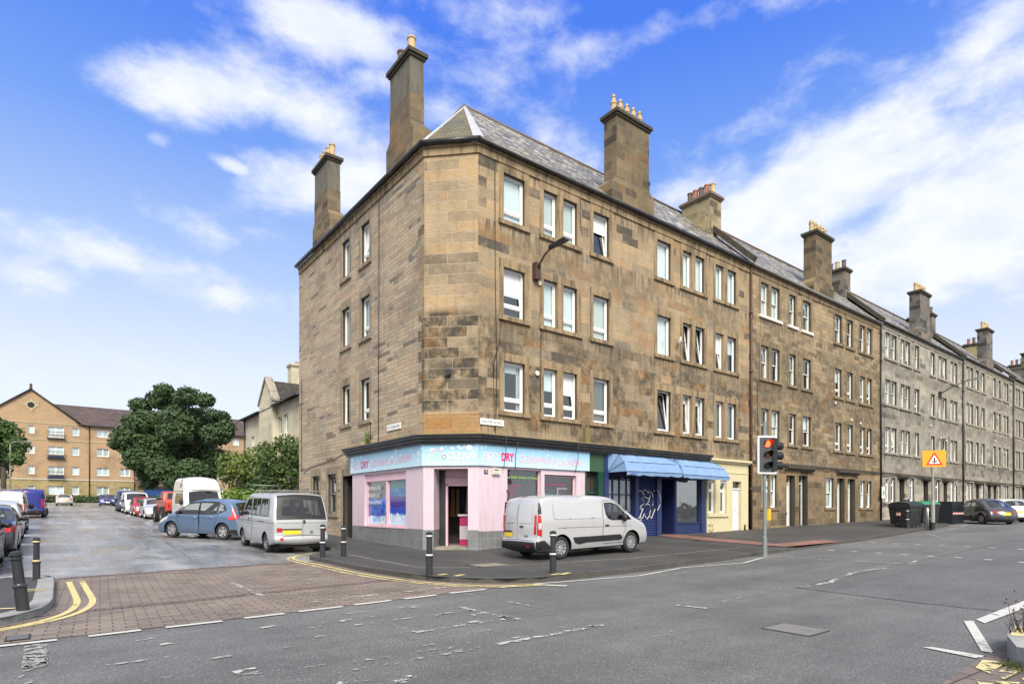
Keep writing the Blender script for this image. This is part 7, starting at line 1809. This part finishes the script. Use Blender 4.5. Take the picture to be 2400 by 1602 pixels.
VAN = dict(bulkhead=2.62, seats=[2.95], W=1.83, H=1.85, belt=1.12, tumb=.10, R=.085, endb=.09, axles=(.90, 3.96), r=.335, arch=1.2, sill=.27, rim='s10', wd=.21,
    O=[(.14, .27), (.03, .30), (-.03, .44), (-.02, .55), (.03, .62), (.04, 1.0), (.10, 1.5), (.17, 1.76), (.36, 1.84), (1.0, 1.86), (2.4, 1.86), (2.95, 1.82), (3.30, 1.70), (4.02, 1.19), (4.16, 1.12), (4.56, .98), (4.72, .82), (4.80, .60), (4.80, .36), (4.70, .24)],
    windows=[[(2.74, 1.62), (3.05, 1.62), (3.32, 1.53), (3.60, 1.32), (3.62, 1.09), (3.05, 1.10), (2.86, 1.16), (2.78, 1.3)], [(3.66, 1.28), (3.92, 1.09), (3.66, 1.09)]],
    doors=[[(2.62, .36), (2.64, 1.0), (2.66, 1.70), (3.10, 1.70), (3.38, 1.56), (3.64, 1.38), (3.70, 1.06), (3.66, .78), (3.56, .62), (3.55, .36)]],
    side=[('cargo_panel', 'paint', [(.62, 1.20), (.60, 1.62), (.66, 1.66), (2.50, 1.66), (2.55, 1.6), (2.55, 1.16), (.80, 1.18)], .014), ('rubbing_strip', 'black', [(1.42, .46), (1.34, .62), (3.42, .62), (3.50, .50), (3.42, .44), (1.9, .44), (1.6, .40)], .012),
        ('waist_crease_shade', plain('shadow_grey', (.16, .165, .17), .5), [(.75, .915), (.75, .935), (3.95, .875), (3.95, .86)], .004), ('tail_light', 'redlamp', [(.03, .74), (.06, 1.32), (.135, 1.32), (.16, 1.0), (.15, .70)], .016), ('light_cap', 'black', [(.075, 1.34), (.11, 1.70), (.17, 1.72), (.165, 1.36)], .016), ('rear_lens', 'clearlamp', [(.055, .90), (.065, 1.10), (.145, 1.10), (.15, .90)], .022),  # shade of the waist crease painted as a flat dark strip
        ('bumper_corner', 'black', [(-.02, .30), (-.04, .44), (-.02, .56), (.24, .585), (.50, .36), (.53, .29)], .016), ('fuel_cap', 'chrome', [(1.02, .885), (1.02, .92), (1.06, .92), (1.06, .885)], .006)],
    rear=[('bumper', 'black', .29, .53, -1, 1, .012), ('tail_light', 'redlamp', .76, 1.32, .90, 1.0, .010, True), ('door_gap', 'black', .56, 1.78, -.006, .006, .006), ('rear_panel', 'paint', 1.08, 1.62, .06, .80, .012), ('rear_panel', 'paint', 1.08, 1.62, -.80, -.06, .012),
        ('number_plate', YP, .66, .79, .30, .92, .016), ('plate_lamp', 'black', .80, .85, .34, .92, .018), ('door_handle', 'black', .95, 1.0, -.36, -.16, .02), ('badge', 'steelwheel', .68, .73, -.62, -.42, .012), ('reflector', 'redlamp', .40, .45, -.74, -.6, .016), ('door_gap', 'black', .56, .572, -.9, .9, .006), ('roof_lamp', 'redlamp', 1.79, 1.82, -.12, .12, .012)],
    front=[('grille', 'black', .42, .72, -.6, .6), ('headlight', 'clearlamp', .80, .98, .62, .96, .01, True), ('number_plate', WP, .44, .55, -.28, .28, .014)],
    glass_f=[(1.22, 1.70, -.90, .90)], mirror=(3.52, 1.14), msize=(.07, .10, .12), handles=[(2.80, .93)])
silver = carpaint('silver_paint', (.53, .53, .535), .35, .28, .25)
def scaled(d, k):
    q = lambda P: [(x*k, z*k) for x, z in P]; o = dict(d)
    for n in ('W', 'H', 'belt', 'R', 'r', 'sill', 'wd'): o[n] = d[n]*k
    o['axles'] = tuple(x*k for x in d['axles']); o['O'] = q(d['O']); o['windows'] = [q(w_) for w_ in d['windows']]; o['doors'] = [q(w_) for w_ in d['doors']]
    o['side'] = [(n, m_, q(P), f) for n, m_, P, f in d['side']]; o['handles'] = q(d['handles']); o['mirror'] = q([d['mirror']])[0]; o['seats'] = [x*k for x in d['seats']]; o['bulkhead'] = d['bulkhead']*k
    for e in ('rear', 'front'): o[e] = [(n, m_, a*k, b*k, *t) for n, m_, a, b, *t in d[e]]
    o['glass_f'] = [(a*k, b*k, *t) for a, b, *t in d['glass_f']]; return o
V, fin, B, _ = vehicle('delivery_van', 'silver panel van parked on the pavement in front of the shop windows', 'van', scaled(VAN, .955), silver, (.86, -.84), (11.39, 12.43), (1, -.012), None, pz)
T4S = dict(dark=0, seats=[2.9, 1.7, .95], W=1.84, H=1.94, belt=1.12, tumb=.14, R=.075, endb=.07, axles=(.93, 3.85), r=.325, sill=.27, rim='steel', wd=.20,
    O=[(.10, .34), (.0, .36), (-.04, .44), (-.03, .54), (.03, .56), (.03, 1.06), (.07, 1.14), (.27, 1.80), (.40, 1.89), (.8, 1.94), (3.0, 1.94), (3.30, 1.88), (3.46, 1.76), (3.93, 1.20), (4.1, 1.10), (4.6, .95), (4.74, .82), (4.79, .55), (4.75, .3)],
    windows=[[(.50, 1.20), (.66, 1.74), (1.52, 1.75), (1.52, 1.20)], [(1.62, 1.20), (1.62, 1.75), (2.06, 1.75), (2.06, 1.20)], [(2.12, 1.20), (2.12, 1.75), (2.58, 1.75), (2.58, 1.20)], [(2.70, 1.20), (2.70, 1.74), (3.22, 1.72), (3.72, 1.24), (3.70, 1.18)]],
    doors=[[(2.62, .34), (2.62, 1.80), (3.26, 1.79), (3.84, 1.20), (3.84, .78), (3.5, .6), (3.42, .34)]],
    side=[('waist_crease_shade', 'steelwheel', [(.10, .985), (.10, 1.0), (4.3, .985), (4.3, .97)], .004), ('door_rail', 'black', [(1.0, 1.0), (1.0, 1.02), (1.62, 1.02), (1.62, 1.0)], .01), ('side_strip', plain('pale_strip', (.45, .45, .45), .4), [(.5, .80), (.5, .835), (4.3, .83), (4.3, .80)], .008)],
    rear=[('window_surround', 'black', 1.74, 1.86, -1, 1, .004), ('window_surround', 'black', 1.09, 1.19, -1, 1, .004), ('window_surround', 'black', 1.19, 1.74, .82, 1, .004, True), ('window_surround', 'black', 1.19, 1.74, -.08, .08, .004), ('tail_light', 'redlamp', .70, .84, .80, 1.0, .012, True), ('reversing_light', 'clearlamp', .62, .70, .80, 1.0, .012, True), ('fog_light', 'redlamp', .45, .52, .78, .90, .014, True), ('number_plate', YP, .63, .76, .10, .76, .014), ('door_gap', 'black', .52, 1.86, -.007, .007, .008), ('door_gap', 'black', .545, .56, -.8, .8, .012), ('waist_crease_shade', 'steelwheel', .99, 1.0, -.98, .98, .006), ('plate_recess', 'black', .77, .81, .04, .80, .008), ('door_handle', 'black', .98, 1.07, -.10, -.02, .025), ('emblem', 'steelwheel', .65, .74, -.42, -.30, .010), ('wiper_base', 'black', 1.13, 1.16, .06, .24, .02)],
    front=[('grille', 'black', .72, .86, -.7, .7), ('headlight', 'clearlamp', .70, .88, .7, .95, .01, True), ('number_plate', WP, .42, .53, -.28, .28, .014)],
    glass_f=[(1.24, 1.80, -.9, .9)], glass_r=[(1.20, 1.72, .09, .80), (1.20, 1.72, -.80, -.09)], mirror=(3.62, 1.22), msize=(.06, .09, .11), handles=[(2.78, 1.06)])
V, fin, B, sh_ = vehicle('camper_van', 'older silver grey minibus with a roof rack, black framed rear windows and yellow rear plate', 'van', T4S, carpaint('old_silver_paint', (.44, .45, .46), .3, .42, .35), (.93, .88), (5.54, 20.35), (0, 1), None)
m = MB()
for y in (-.7, .7): m.tube([(.7, y, 2.02), (3.0, y, 2.02)], .018, 6)
for x in (.75, 1.6, 2.5): m.tube([(x, -.8, 1.93), (x, -.78, 2.03), (x, .78, 2.03), (x, .8, 1.93)], .018, 6)
m.tube([(2.9, -.1, 2.03), (2.9, -.1, 2.22), (2.9, .75, 2.22), (2.9, .75, 2.03)], .02, 6); m.tube([(1.0, .3, 2.05), (2.7, -.4, 2.07)], .025, 6); fin(m, 'roof_rack', 'gutter_grey')
m = MB()
for yy in (.6, -.6): m = MB(); m.box(.60, .70, yy-.12, yy+.12, .10, .40); fin(m, 'mudflap', 'black', None, False)
SCE = dict(dark=0, seats=[1.95, 1.05], W=1.84, H=1.65, belt=1.0, tumb=.20, R=.10, endb=.14, axles=(.80, 3.50), r=.335, sill=.24, rim='s5', wd=.21,
    O=[(.12, .24), (.02, .32), (-.02, .5), (.0, .66), (.05, .86), (.12, 1.0), (.40, 1.44), (.56, 1.56), (1.0, 1.63), (1.8, 1.655), (2.35, 1.60), (2.68, 1.48), (3.38, 1.07), (3.58, 1.0), (3.98, .86), (4.22, .68), (4.33, .5), (4.32, .3), (4.24, .2)],
    windows=[[(2.06, 1.03), (2.06, 1.52), (2.40, 1.50), (2.68, 1.40), (3.02, 1.20), (3.02, 1.03)], [(3.06, 1.03), (3.06, 1.17), (3.28, 1.05)], [(1.12, 1.05), (1.08, 1.53), (2.0, 1.545), (2.02, 1.03)], [(.62, 1.22), (.76, 1.40), (1.0, 1.50), (1.06, 1.06)]],
    doors=[[(2.04, .30), (2.04, 1.56), (2.42, 1.54), (2.72, 1.43), (3.22, 1.12), (3.20, .80), (3.02, .56), (2.98, .30)], [(1.30, .32), (1.18, .66), (1.02, .90), (1.04, 1.55), (2.03, 1.56), (2.03, .30)]],
    side=[('tail_light', plain('rose_tail_lens', (.55, .06, .07), .15, coat=.6), [(.07, .86), (.10, 1.02), (.27, 1.30), (.36, 1.30), (.30, 1.08), (.40, .94), (.56, .88), (.40, .82)], .010), ('headlight', 'clearlamp', [(3.7, .78), (3.62, .92), (3.98, .80), (4.2, .64), (4.02, .62)], .008), ('bumper_corner', 'black', [(.06, .28), (.0, .42), (.36, .44), (.44, .28)], .008), ('door_moulding', 'chrome', [(1.36, .405), (1.36, .42), (3.0, .42), (3.0, .405)], .01)],
    rear=[('bumper', 'black', .27, .42, -1, 1, .01), ('tail_light', 'redlamp', .86, 1.0, .74, 1.0, .010, True), ('number_plate', YP, .66, .78, -.3, .3, .014), ('badge', 'chrome', .86, .92, -.06, .06, .012)],
    front=[('grille', 'black', .32, .5, -.6, .6), ('number_plate', WP, .42, .53, -.28, .28, .014)],
    glass_f=[(1.10, 1.46, -.88, .88)], glass_r=[(1.06, 1.46, -.84, .84)], mirror=(3.06, 1.08), msize=(.07, .09, .07), handles=[(2.24, .90), (1.36, .93)], hmat='chrome')
vehicle('people_carrier', 'metallic sky blue people carrier angled across the side street behind the minibus', 'car', SCE, carpaint('sky_blue_paint', (.13, .20, .32), .45, .3, .2), (.80, .87), (5.5, 26.4), (-.56, .83), None)
CAMP = dict(seats=[3.2], bulkhead=2.95, W=2.0, H=2.72, belt=1.25, tumb=.16, R=.14, endb=.16, topb=.1, axles=(1.0, 4.15), r=.34, sill=.3, rim='steel', wd=.21, 
    O=[(.1, .34), (.0, .5), (.03, 1.2), (.10, 1.95), (.18, 2.32), (.45, 2.64), (.9, 2.72), (2.7, 2.72), (3.3, 2.64), (3.72, 2.36), (3.86, 2.08), (3.84, 1.98), (4.38, 1.28), (4.55, 1.18), (4.98, 1.0), (5.12, .85), (5.18, .6), (5.14, .3)],
    windows=[[(3.02, 1.30), (3.02, 1.86), (3.66, 1.86), (4.10, 1.34)], [(1.5, 1.32), (1.5, 1.86), (2.85, 1.86), (2.85, 1.32)]], doors=[[(2.94, .40), (2.94, 1.95), (3.74, 1.94), (4.24, 1.28), (4.24, .85), (3.86, .76), (3.7, .4)]],
    side=[('roof_seam', 'black', [(.15, 1.97), (.15, 2.0), (3.8, 2.0), (3.8, 1.97)], .006), ('top_window', 'carglass', [(2.6, 2.2), (2.6, 2.42), (3.0, 2.42), (3.0, 2.2)], .008)],
    front=[('grille', 'black', .60, .80, -.55, .55), ('headlight', 'clearlamp', .72, .94, .62, .95, .01, True), ('bumper', 'black', .32, .55, -1, 1, .015), ('number_plate', WP, .40, .51, -.26, .26, .03), ('roof_seam', 'black', 1.975, 2.0, -1, 1, .008)],
    rear=[('tail_light', 'redlamp', .75, 1.2, .9, 1, .01, True), ('number_plate', YP, .6, .7, -.3, .3, .014)], glass_f=[(1.30, 1.92, -.86, .86)], mirror=(4.0, 1.42), msize=(.09, .11, .17), handles=[(3.1, 1.05)])
vehicle('motorhome', 'white high topped motorhome facing the camera behind the blue people carrier', 'motorhome', CAMP, carpaint('white_paint', (.62, .62, .61), 0, .35, .3), (5.18, 0), (6.5, 34.6), (0, -1), None)
PICK = dict(seats=[1.5], W=1.70, H=1.98, belt=1.42, tumb=.12, R=.05, endb=.03, topb=.02, axles=(.75, 3.15), r=.50, arch=1.14, sill=.72, floor=.62, rim='big', wd=.34, inset=-.16,
    O=[(.12, .72), (.02, .76), (.0, .9), (.0, 1.36), (.03, 1.42), (.75, 1.42), (.80, 1.44), (.95, 1.90), (1.05, 1.98), (1.9, 1.98), (2.1, 1.92), (2.42, 1.46), (2.52, 1.40), (3.5, 1.34), (3.66, 1.25), (3.7, 1.0), (3.62, .75)],
    windows=[[(1.12, 1.46), (1.14, 1.84), (1.86, 1.84), (2.2, 1.46)]], doors=[[(1.08, .76), (1.06, 1.90), (1.9, 1.90), (2.30, 1.44), (2.30, .9), (2.2, .76)]],
    side=[('rear_light', 'redlamp', [(.03, 1.0), (.03, 1.2), (.08, 1.2), (.08, 1.0)], .01)], rear=[('tail_light', 'redlamp', 1.0, 1.2, .8, .95, .012, True), ('number_plate', YP, .82, .93, -.3, .3, .014), ('bumper', 'black', .73, .82, -1, 1, .03)],
    front=[('grille', 'black', 1.0, 1.2, -.6, .6)], glass_f=[(1.5, 1.88, -.86, .86)], glass_r=[(1.50, 1.86, -.78, .78)], mirror=(2.2, 1.5), handles=[(1.22, 1.3)])
vehicle('pickup_truck', 'red off road truck on oversized tyres behind the motorhome', 'pickup', PICK, carpaint('orange_red_paint', (.48, .05, .025), .1, .4, .3), (.75, 1.0), (5.25, 42.0), (-.02, 1), None)
def hatch(L=4.1, H=1.47, W=1.76, est=0, rear_h=0):
    s = L/4.1; k = H/1.47
    O = [(.12, .24), (.02, .34), (.0, .55), (.05, .82), (.10, .95), (.38+est*-.2, 1.28), (.55-est*.25, 1.38), (.95, 1.45), (1.7, 1.47), (2.15, 1.42), (2.4, 1.34), (3.02, .98), (3.2, .93), (3.72, .80), (3.96, .64), (4.08, .48), (4.08, .3), (4.0, .2)]
    O = [(x*s, z*k) for x, z in O]; f = lambda P: [(x*s, z*k) for x, z in P]
    return dict(W=W, H=H, belt=.92*k, tumb=.20, R=.09, endb=.15, axles=(.76*s, 3.28*s), r=.315, sill=.23, rim='s7', wd=.20, O=O,
        windows=[f([(1.78, .95), (1.78, 1.34), (2.1, 1.31), (2.36, 1.22), (2.86, .95)]), f([(.95, .97), (.92, 1.35), (1.72, 1.36), (1.72, .95)]), f([(.52, 1.06), (.62, 1.22), (.86, 1.32), (.90, .98)])],
        doors=[f([(1.75, .30), (1.75, 1.39), (2.14, 1.37), (2.42, 1.26), (2.92, .97), (2.92, .7), (2.78, .5), (2.74, .30)]), f([(1.16, .32), (1.0, .62), (.90, .82), (.90, 1.38), (1.74, 1.39), (1.74, .30)])],
        side=[('tail_light', 'redlamp', f([(.05, .74), (.10, .92), (.28, .92), (.32, .76)]), .009), ('headlight', 'clearlamp', f([(3.5, .70), (3.5, .80), (3.74, .76), (3.96, .60), (3.8, .58)]), .008)],
        rear=[('tail_light', 'redlamp', .74*k, .92*k, .68, 1.0, .01, True), ('number_plate', YP, .60*k, .71*k, -.3, .3, .014), ('bumper', 'black', .26, .38, -1, 1, .008)],
        front=[('grille', 'black', .48*k, .64*k, -.45, .45), ('grille', 'black', .26*k, .40*k, -.7, .7), ('headlight', 'clearlamp', .58*k, .74*k, .58, .98, .01, True), ('number_plate', WP, .40, .50, -.28, .28, .016)],
        glass_f=[(1.02*k, 1.32*k, -.86, .86)], glass_r=[(1.0*k, 1.30*k, -.82, .82)], mirror=(2.72*s, 1.0*k), mirmat='black', handles=[(1.9*s, .84*k), (1.1*s, .86*k)])
def sedan(L=4.6, H=1.44, W=1.82):
    s = L/4.6; k = H/1.44
    O = [(.10, .26), (.02, .36), (.0, .55), (.04, .80), (.12, .95), (.62, 1.0), (.85, 1.05), (1.25, 1.30), (1.55, 1.40), (2.2, 1.44), (2.6, 1.40), (2.85, 1.31), (3.45, .97), (3.6, .93), (4.2, .80), (4.46, .66), (4.58, .48), (4.58, .3), (4.5, .2)]
    f = lambda P: [(x*s, z*k) for x, z in P]
    d = hatch(L, H, W); d.update(O=f(O), W=W, H=H, belt=.93*k, axles=(.95*s, 3.72*s), r=.33,
        windows=[f([(2.25, .97), (2.25, 1.33), (2.58, 1.31), (2.82, 1.22), (3.28, .96)]), f([(1.42, .98), (1.40, 1.28), (1.65, 1.33), (2.19, 1.34), (2.19, .97)]), f([(1.12, 1.03), (1.32, 1.20), (1.35, .99)])],
        doors=[f([(2.22, .30), (2.22, 1.38), (2.6, 1.36), (2.86, 1.26), (3.36, .98), (3.36, .7), (3.2, .5), (3.16, .30)]), f([(1.45, .32), (1.30, .66), (1.34, .95), (1.38, 1.30), (1.65, 1.37), (2.21, 1.38), (2.21, .30)])],
        side=[('tail_light', 'redlamp', f([(.05, .72), (.10, .92), (.34, .90), (.36, .76)]), .009), ('headlight', 'clearlamp', f([(3.95, .70), (3.95, .80), (4.2, .76), (4.44, .62), (4.3, .58)]), .008), ('window_chrome', 'chrome', f([(1.05, .975), (1.05, .99), (3.35, .96), (3.35, .945)]), .008)],
        glass_f=[(1.0*k, 1.32*k, -.86, .86)], glass_r=[(1.06*k, 1.32*k, -.80, .80)], mirror=(3.1*s, 1.0*k), handles=[(2.4*s, .86*k), (1.55*s, .88*k)])
    return d
def custom(van, **k): d = dict(van); d.update(k); return d
BV = custom(VAN, W=1.98, H=2.0, rim='steel', O=[(x, z*1.07 if z > .7 else z) for x, z in VAN['O']], windows=[[(x, z*1.07) for x, z in w_] for w_ in VAN['windows']], doors=[[(x, z*1.07) for x, z in w_] for w_ in VAN['doors']], side=[q for q in VAN['side'] if q[0] != 'waist_crease_shade'], steer=-.5)
grp = 'vehicles parked along the side street'
vehicle('parked_car', 'silver hatchback facing the camera behind the red off road truck', 'car', hatch(4.1, 1.46), silver, (4.08, 0), (6.0, 48.4), (0, -1), grp)
vehicle('parked_car', 'bright red hatchback facing the camera in the right hand row of the side street', 'car', hatch(4.0, 1.47), carpaint('red_paint', (.42, .012, .014), .05, .3, .2), (4.0, 0), (5.9, 54), (0, -1), grp)
vehicle('parked_van', 'white small van facing the camera behind the red hatchback', 'van', custom(VAN, windows=VAN['windows']+[[(.7, 1.2), (.7, 1.6), (2.4, 1.6), (2.4, 1.2)]]), carpaint('white_van_paint', (.66, .66, .66), 0, .35, .3), (4.8, 0), (5.8, 59.5), (0, -1), grp)
vehicle('parked_van', 'dark blue tall van at the far end of the right hand row', 'van', BV, carpaint('dark_blue_paint', (.03, .05, .13), .2, .3, .2), (4.8, 0), (5.9, 66.5), (0, -1), grp)
vehicle('parked_car', 'grey car cut off by the left edge of the photo', 'car', hatch(4.2, 1.5), carpaint('mid_grey_paint', (.40, .405, .41), .5, .3, .2), (3.3, -.86), (-1.0, 20.6), (0, 1), grp)
vehicle('parked_car', 'dark grey saloon with red tail lights in the left hand row', 'car', sedan(4.6, 1.44), carpaint('charcoal_paint', (.045, .048, .055), .5, .25, .15), (.95, -.9), (-.80, 22.9), (0, 1), grp, rims='s10')
vehicle('parked_car', 'silver white hatchback ahead of the dark saloon in the left hand row', 'car', hatch(4.2, 1.52), carpaint('pale_silver_paint', (.58, .59, .60), .3, .3, .2), (3.3, -.87), (-.86, 30.6), (0, 1), grp)
V, fin, B, sh_ = vehicle('parked_van', 'white van with a roof rack between the silver hatchback and the bright blue van', 'van', custom(VAN, windows=VAN['windows']), carpaint('dull_white_paint', (.55, .56, .57), .1, .4, .35), (3.96, -.88), (-.9, 37.0), (0, 1), grp)
m = MB()
for x in (.5, 1.4, 2.3): m.tube([(x, -.75, 1.84), (x, -.72, 1.95), (x, .72, 1.95), (x, .75, 1.84)], .02, 6)
for y in (-.65, 0, .65): m.tube([(.4, y, 1.96), (2.4, y, 1.96)], .016, 6)
fin(m, 'roof_rack', 'gutter_grey')
vehicle('parked_van', 'bright royal blue van with turned front wheels in the left hand row', 'van', BV, carpaint('royal_blue_van_paint', (.012, .022, .19), .2, .28, .15), (.9, -.95), (-.40, 53.5), (.02, 1), grp)
vehicle('parked_car', 'silver saloon seen from behind in front of the far hedge', 'car', sedan(4.5, 1.43), silver, (0, 0), (1.25, 94.2), (0, 1), grp)
vehicle('parked_car', 'deep blue car facing the camera in front of the far hedge', 'car', hatch(4.1, 1.5), carpaint('deep_blue_paint', (.02, .03, .20), .3, .28, .15), (4.1, 0), (5.8, 94.4), (0, -1), grp)
# echelon parking on the main road
BTL = dict(seats=[1.9], W=1.73, H=1.6, belt=.95, tumb=.24, R=.14, endb=.24, topb=.06, axles=(.80, 3.30), r=.33, arch=1.14, sill=.25, rim='s7', wd=.21, inset=.0,
    O=[(.12, .26), (.03, .36), (.02, .55), (.12, .80), (.34, .99), (.70, 1.20), (1.06, 1.42), (1.5, 1.55), (2.0, 1.60), (2.5, 1.49), (2.92, 1.15), (3.14, 1.0), (3.5, .92), (3.85, .78), (4.0, .6), (4.06, .4), (4.0, .25)],
    windows=[[(1.18, 1.06), (1.34, 1.28), (1.6, 1.41), (1.86, 1.46), (1.86, 1.03)], [(1.93, 1.03), (1.93, 1.46), (2.3, 1.42), (2.6, 1.26), (2.84, 1.03)]], doors=[[(1.78, .32), (1.72, .9), (1.90, 1.0), (1.90, 1.42), (2.32, 1.39), (2.90, 1.0), (2.88, .6), (2.80, .32)]],
    rear=[('tail_light', 'redlamp', .66, .80, .66, .86, .012, True), ('number_plate', YP, .54, .66, -.34, .34, .02), ('badge', 'chrome', .90, .95, -.035, .035, .012), ('bumper', 'gutter', .30, .36, -.9, .9, .01)], front=[('headlight', 'clearlamp', .56, .74, .6, .85, .012, True)], side=[],
    glass_f=[(1.02, 1.38, -.84, .84)], glass_r=[(1.02, 1.38, -.80, .80)], mirror=(2.72, 1.05), handles=[(1.98, .86)])
dg = carpaint('dark_grey_paint', (.075, .078, .085), .5, .25, .1)
g2 = 'cars parked nose in on the main road'
V, fin, B, sh_ = vehicle('parked_car', 'dark grey rounded small car with a domed roof beside the recycling box', 'car', BTL, dg, (.80, .86), (46.4, 11.55), (.70, .72), g2)
for xc in (.80, 3.30):
    for sg in (1, -1):
        m = MB(); A = [radians(-12+204*k/16) for k in range(17)]; m.tube([(xc+.42*cos(a), sg*(.80+.05*sin(a)), .33+.42*sin(a)) for a in A], [.05+.05*sin(max(0, a)) for a in A], 10); fin(m, 'mudguard', dg)
vehicle('parked_car', 'white small car parked beyond the dark rounded car', 'car', hatch(4.0, 1.54), carpaint('white_car_paint', (.68, .68, .67), 0, .32, .15), (.75, .86), (50.4, 11.75), (.70, .72), g2)
vehicle('parked_car', 'silver car at the right edge of the photo beyond the white small car', 'car', hatch(4.1, 1.52), silver, (.75, .86), (54.4, 11.9), (.70, .72), g2)

# ------------------------------------------------------------------ the man behind the bins
def skinned(name, joints, edges, mat, parent, levels=2, root=0):
    me = bpy.data.meshes.new(name); me.from_pydata([j[0] for j in joints], edges, [])
    o = bpy.data.objects.new(name, me); COL.objects.link(o)
    sk = o.modifiers.new('skin', 'SKIN'); sk.use_smooth_shade = True
    for i, j in enumerate(joints):
        r_ = j[1]; me.skin_vertices[0].data[i].radius = r_ if isinstance(r_, tuple) else (r_, r_); me.skin_vertices[0].data[i].use_root = (i == root)
    ss = o.modifiers.new('sub', 'SUBSURF'); ss.levels = levels; ss.render_levels = levels
    dg_ = bpy.context.evaluated_depsgraph_get(); nm = bpy.data.meshes.new_from_object(o.evaluated_get(dg_))
    bpy.data.objects.remove(o); nm.materials.append(mat if not isinstance(mat, str) else MAT[mat])
    for p in nm.polygons: p.use_smooth = True
    r = bpy.data.objects.new(name, nm); COL.objects.link(r); r.parent = parent
    return r
px_, py_ = 42.0, 14.25
PE = thing('person', 'man in a dark jacket with pale collar standing behind the green lidded bins', 'person', (px_, py_, pz(px_, py_)), radians(-38))
# faces local -y
J = [((0, 0, .95), (.15, .11)), ((0, .01, 1.15), (.14, .10)), ((0, .02, 1.35), (.165, .105)), ((0, .02, 1.46), (.10, .08)), ((0, .0, 1.53), .055), ((0, -.01, 1.60), (.068, .075)), ((0, -.015, 1.68), (.076, .092)), ((0, -.005, 1.75), (.066, .08))]
E_ = [(0, 1), (1, 2), (2, 3), (3, 4), (4, 5), (5, 6), (6, 7)]
def limb(parent, pts):
    k = parent
    for p in pts: J.append(p); E_.append((k, len(J)-1)); k = len(J)-1
    return k
for s in (1, -1):
    limb(0, [((s*.10, 0, .86), .095), ((s*.11, -.01, .48), .06), ((s*.11, .02, .10), .042), ((s*.12, -.10, .04), (.045, .035)), ((s*.125, -.16, .035), (.04, .025))])
    wri = limb(2, [((s*.19, .02, 1.40), .065), ((s*.24, .03, 1.13), .045), ((s*.25, -.06, .90), .03), ((s*.25, -.09, .82), (.022, .038))])
    for q, ln in ((-.027, .062), (-.009, .075), (.009, .07), (.027, .055)): limb(wri, [((s*.25-s*.004, -.095+q, .775), .0095), ((s*.25-s*.012, -.10+q, .775-ln), .008)])
    limb(wri, [((s*.235, -.125, .80), .011), ((s*.225, -.145, .76), .009)])
skin_m = plain('skin', (.46, .27, .20), .55, var=.06)
bd = skinned('body', J, E_, skin_m, PE)
JJ = [((0, .01, .98), (.18, .13)), ((0, .01, 1.15), (.17, .125)), ((0, .02, 1.34), (.185, .125)), ((0, .02, 1.45), (.12, .095))]; EE = [(0, 1), (1, 2), (2, 3)]
for s in (1, -1):
    k = 2
    for p in (((s*.20, .02, 1.40), .08), ((s*.245, .03, 1.13), .062), ((s*.25, -.055, .92), .048)): JJ.append(p); EE.append((k, len(JJ)-1)); k = len(JJ)-1
skinned('jacket', JJ, EE, plain('dark_jacket', (.015, .017, .022), .8, var=.3), bd)
m = MB(); m.tube([(.06, .06, 1.47), (.075, -.02, 1.46), (0.0, -.11, 1.40), (-.075, -.02, 1.46), (-.06, .06, 1.47)], .022, 8); m.build('collar', plain('pale_shirt', (.5, .5, .52), .8), bd, uv=False)
JT = [((0, 0, .96), (.165, .12)), ((.10, 0, .84), .11), ((.11, -.01, .48), .078), ((.11, .02, .12), .065), ((-.10, 0, .84), .11), ((-.11, -.01, .48), .078), ((-.11, .02, .12), .065)]
skinned('trousers', JT, [(0, 1), (1, 2), (2, 3), (0, 4), (4, 5), (5, 6)], plain('dark_trousers', (.03, .032, .04), .85), bd)
m = MB(); ellipsoid(m, (0, .018, 1.725), (.082, .095, .07), 0, 16); ellipsoid(m, (0, .05, 1.67), (.07, .06, .07), 0, 12); m.build('hair', plain('grey_brown_hair', (.09, .07, .055), .8, var=.3, vscale=40), bd, uv=False)
m = MB(); ellipsoid(m, (0, -.108, 1.655), (.013, .02, .024)); m.build('nose', skin_m, bd, uv=False)
for s in (1, -1):
    m = MB(); ellipsoid(m, (s*.08, .0, 1.67), (.012, .02, .032)); m.build('ear', skin_m, bd, uv=False)
    m = MB(); ellipsoid(m, (s*.032, -.092, 1.69), (.014, .008, .009)); m.build('eye', 'black', bd, uv=False)
    m = MB(); ellipsoid(m, (s*.12, -.09, .05), (.05, .13, .05)); m.build('shoe', 'black', bd, uv=False)
m = MB(); ellipsoid(m, (0, -.095, 1.615), (.026, .008, .007)); m.build('mouth', plain('lips', (.35, .14, .12), .6), bd, uv=False)
m = MB()
for s in (1, -1): m.tube([(s*.034+.026*cos(a), -.102, 1.69+.02*sin(a)) for a in [2*pi*k/12 for k in range(13)]], .003, 5); m.tube([(s*.06, -.10, 1.692), (s*.082, -.01, 1.69)], .003, 5)
m.tube([(-.008, -.104, 1.692), (.008, -.104, 1.692)], .003, 5); m.build('glasses', 'black', bd, uv=False)
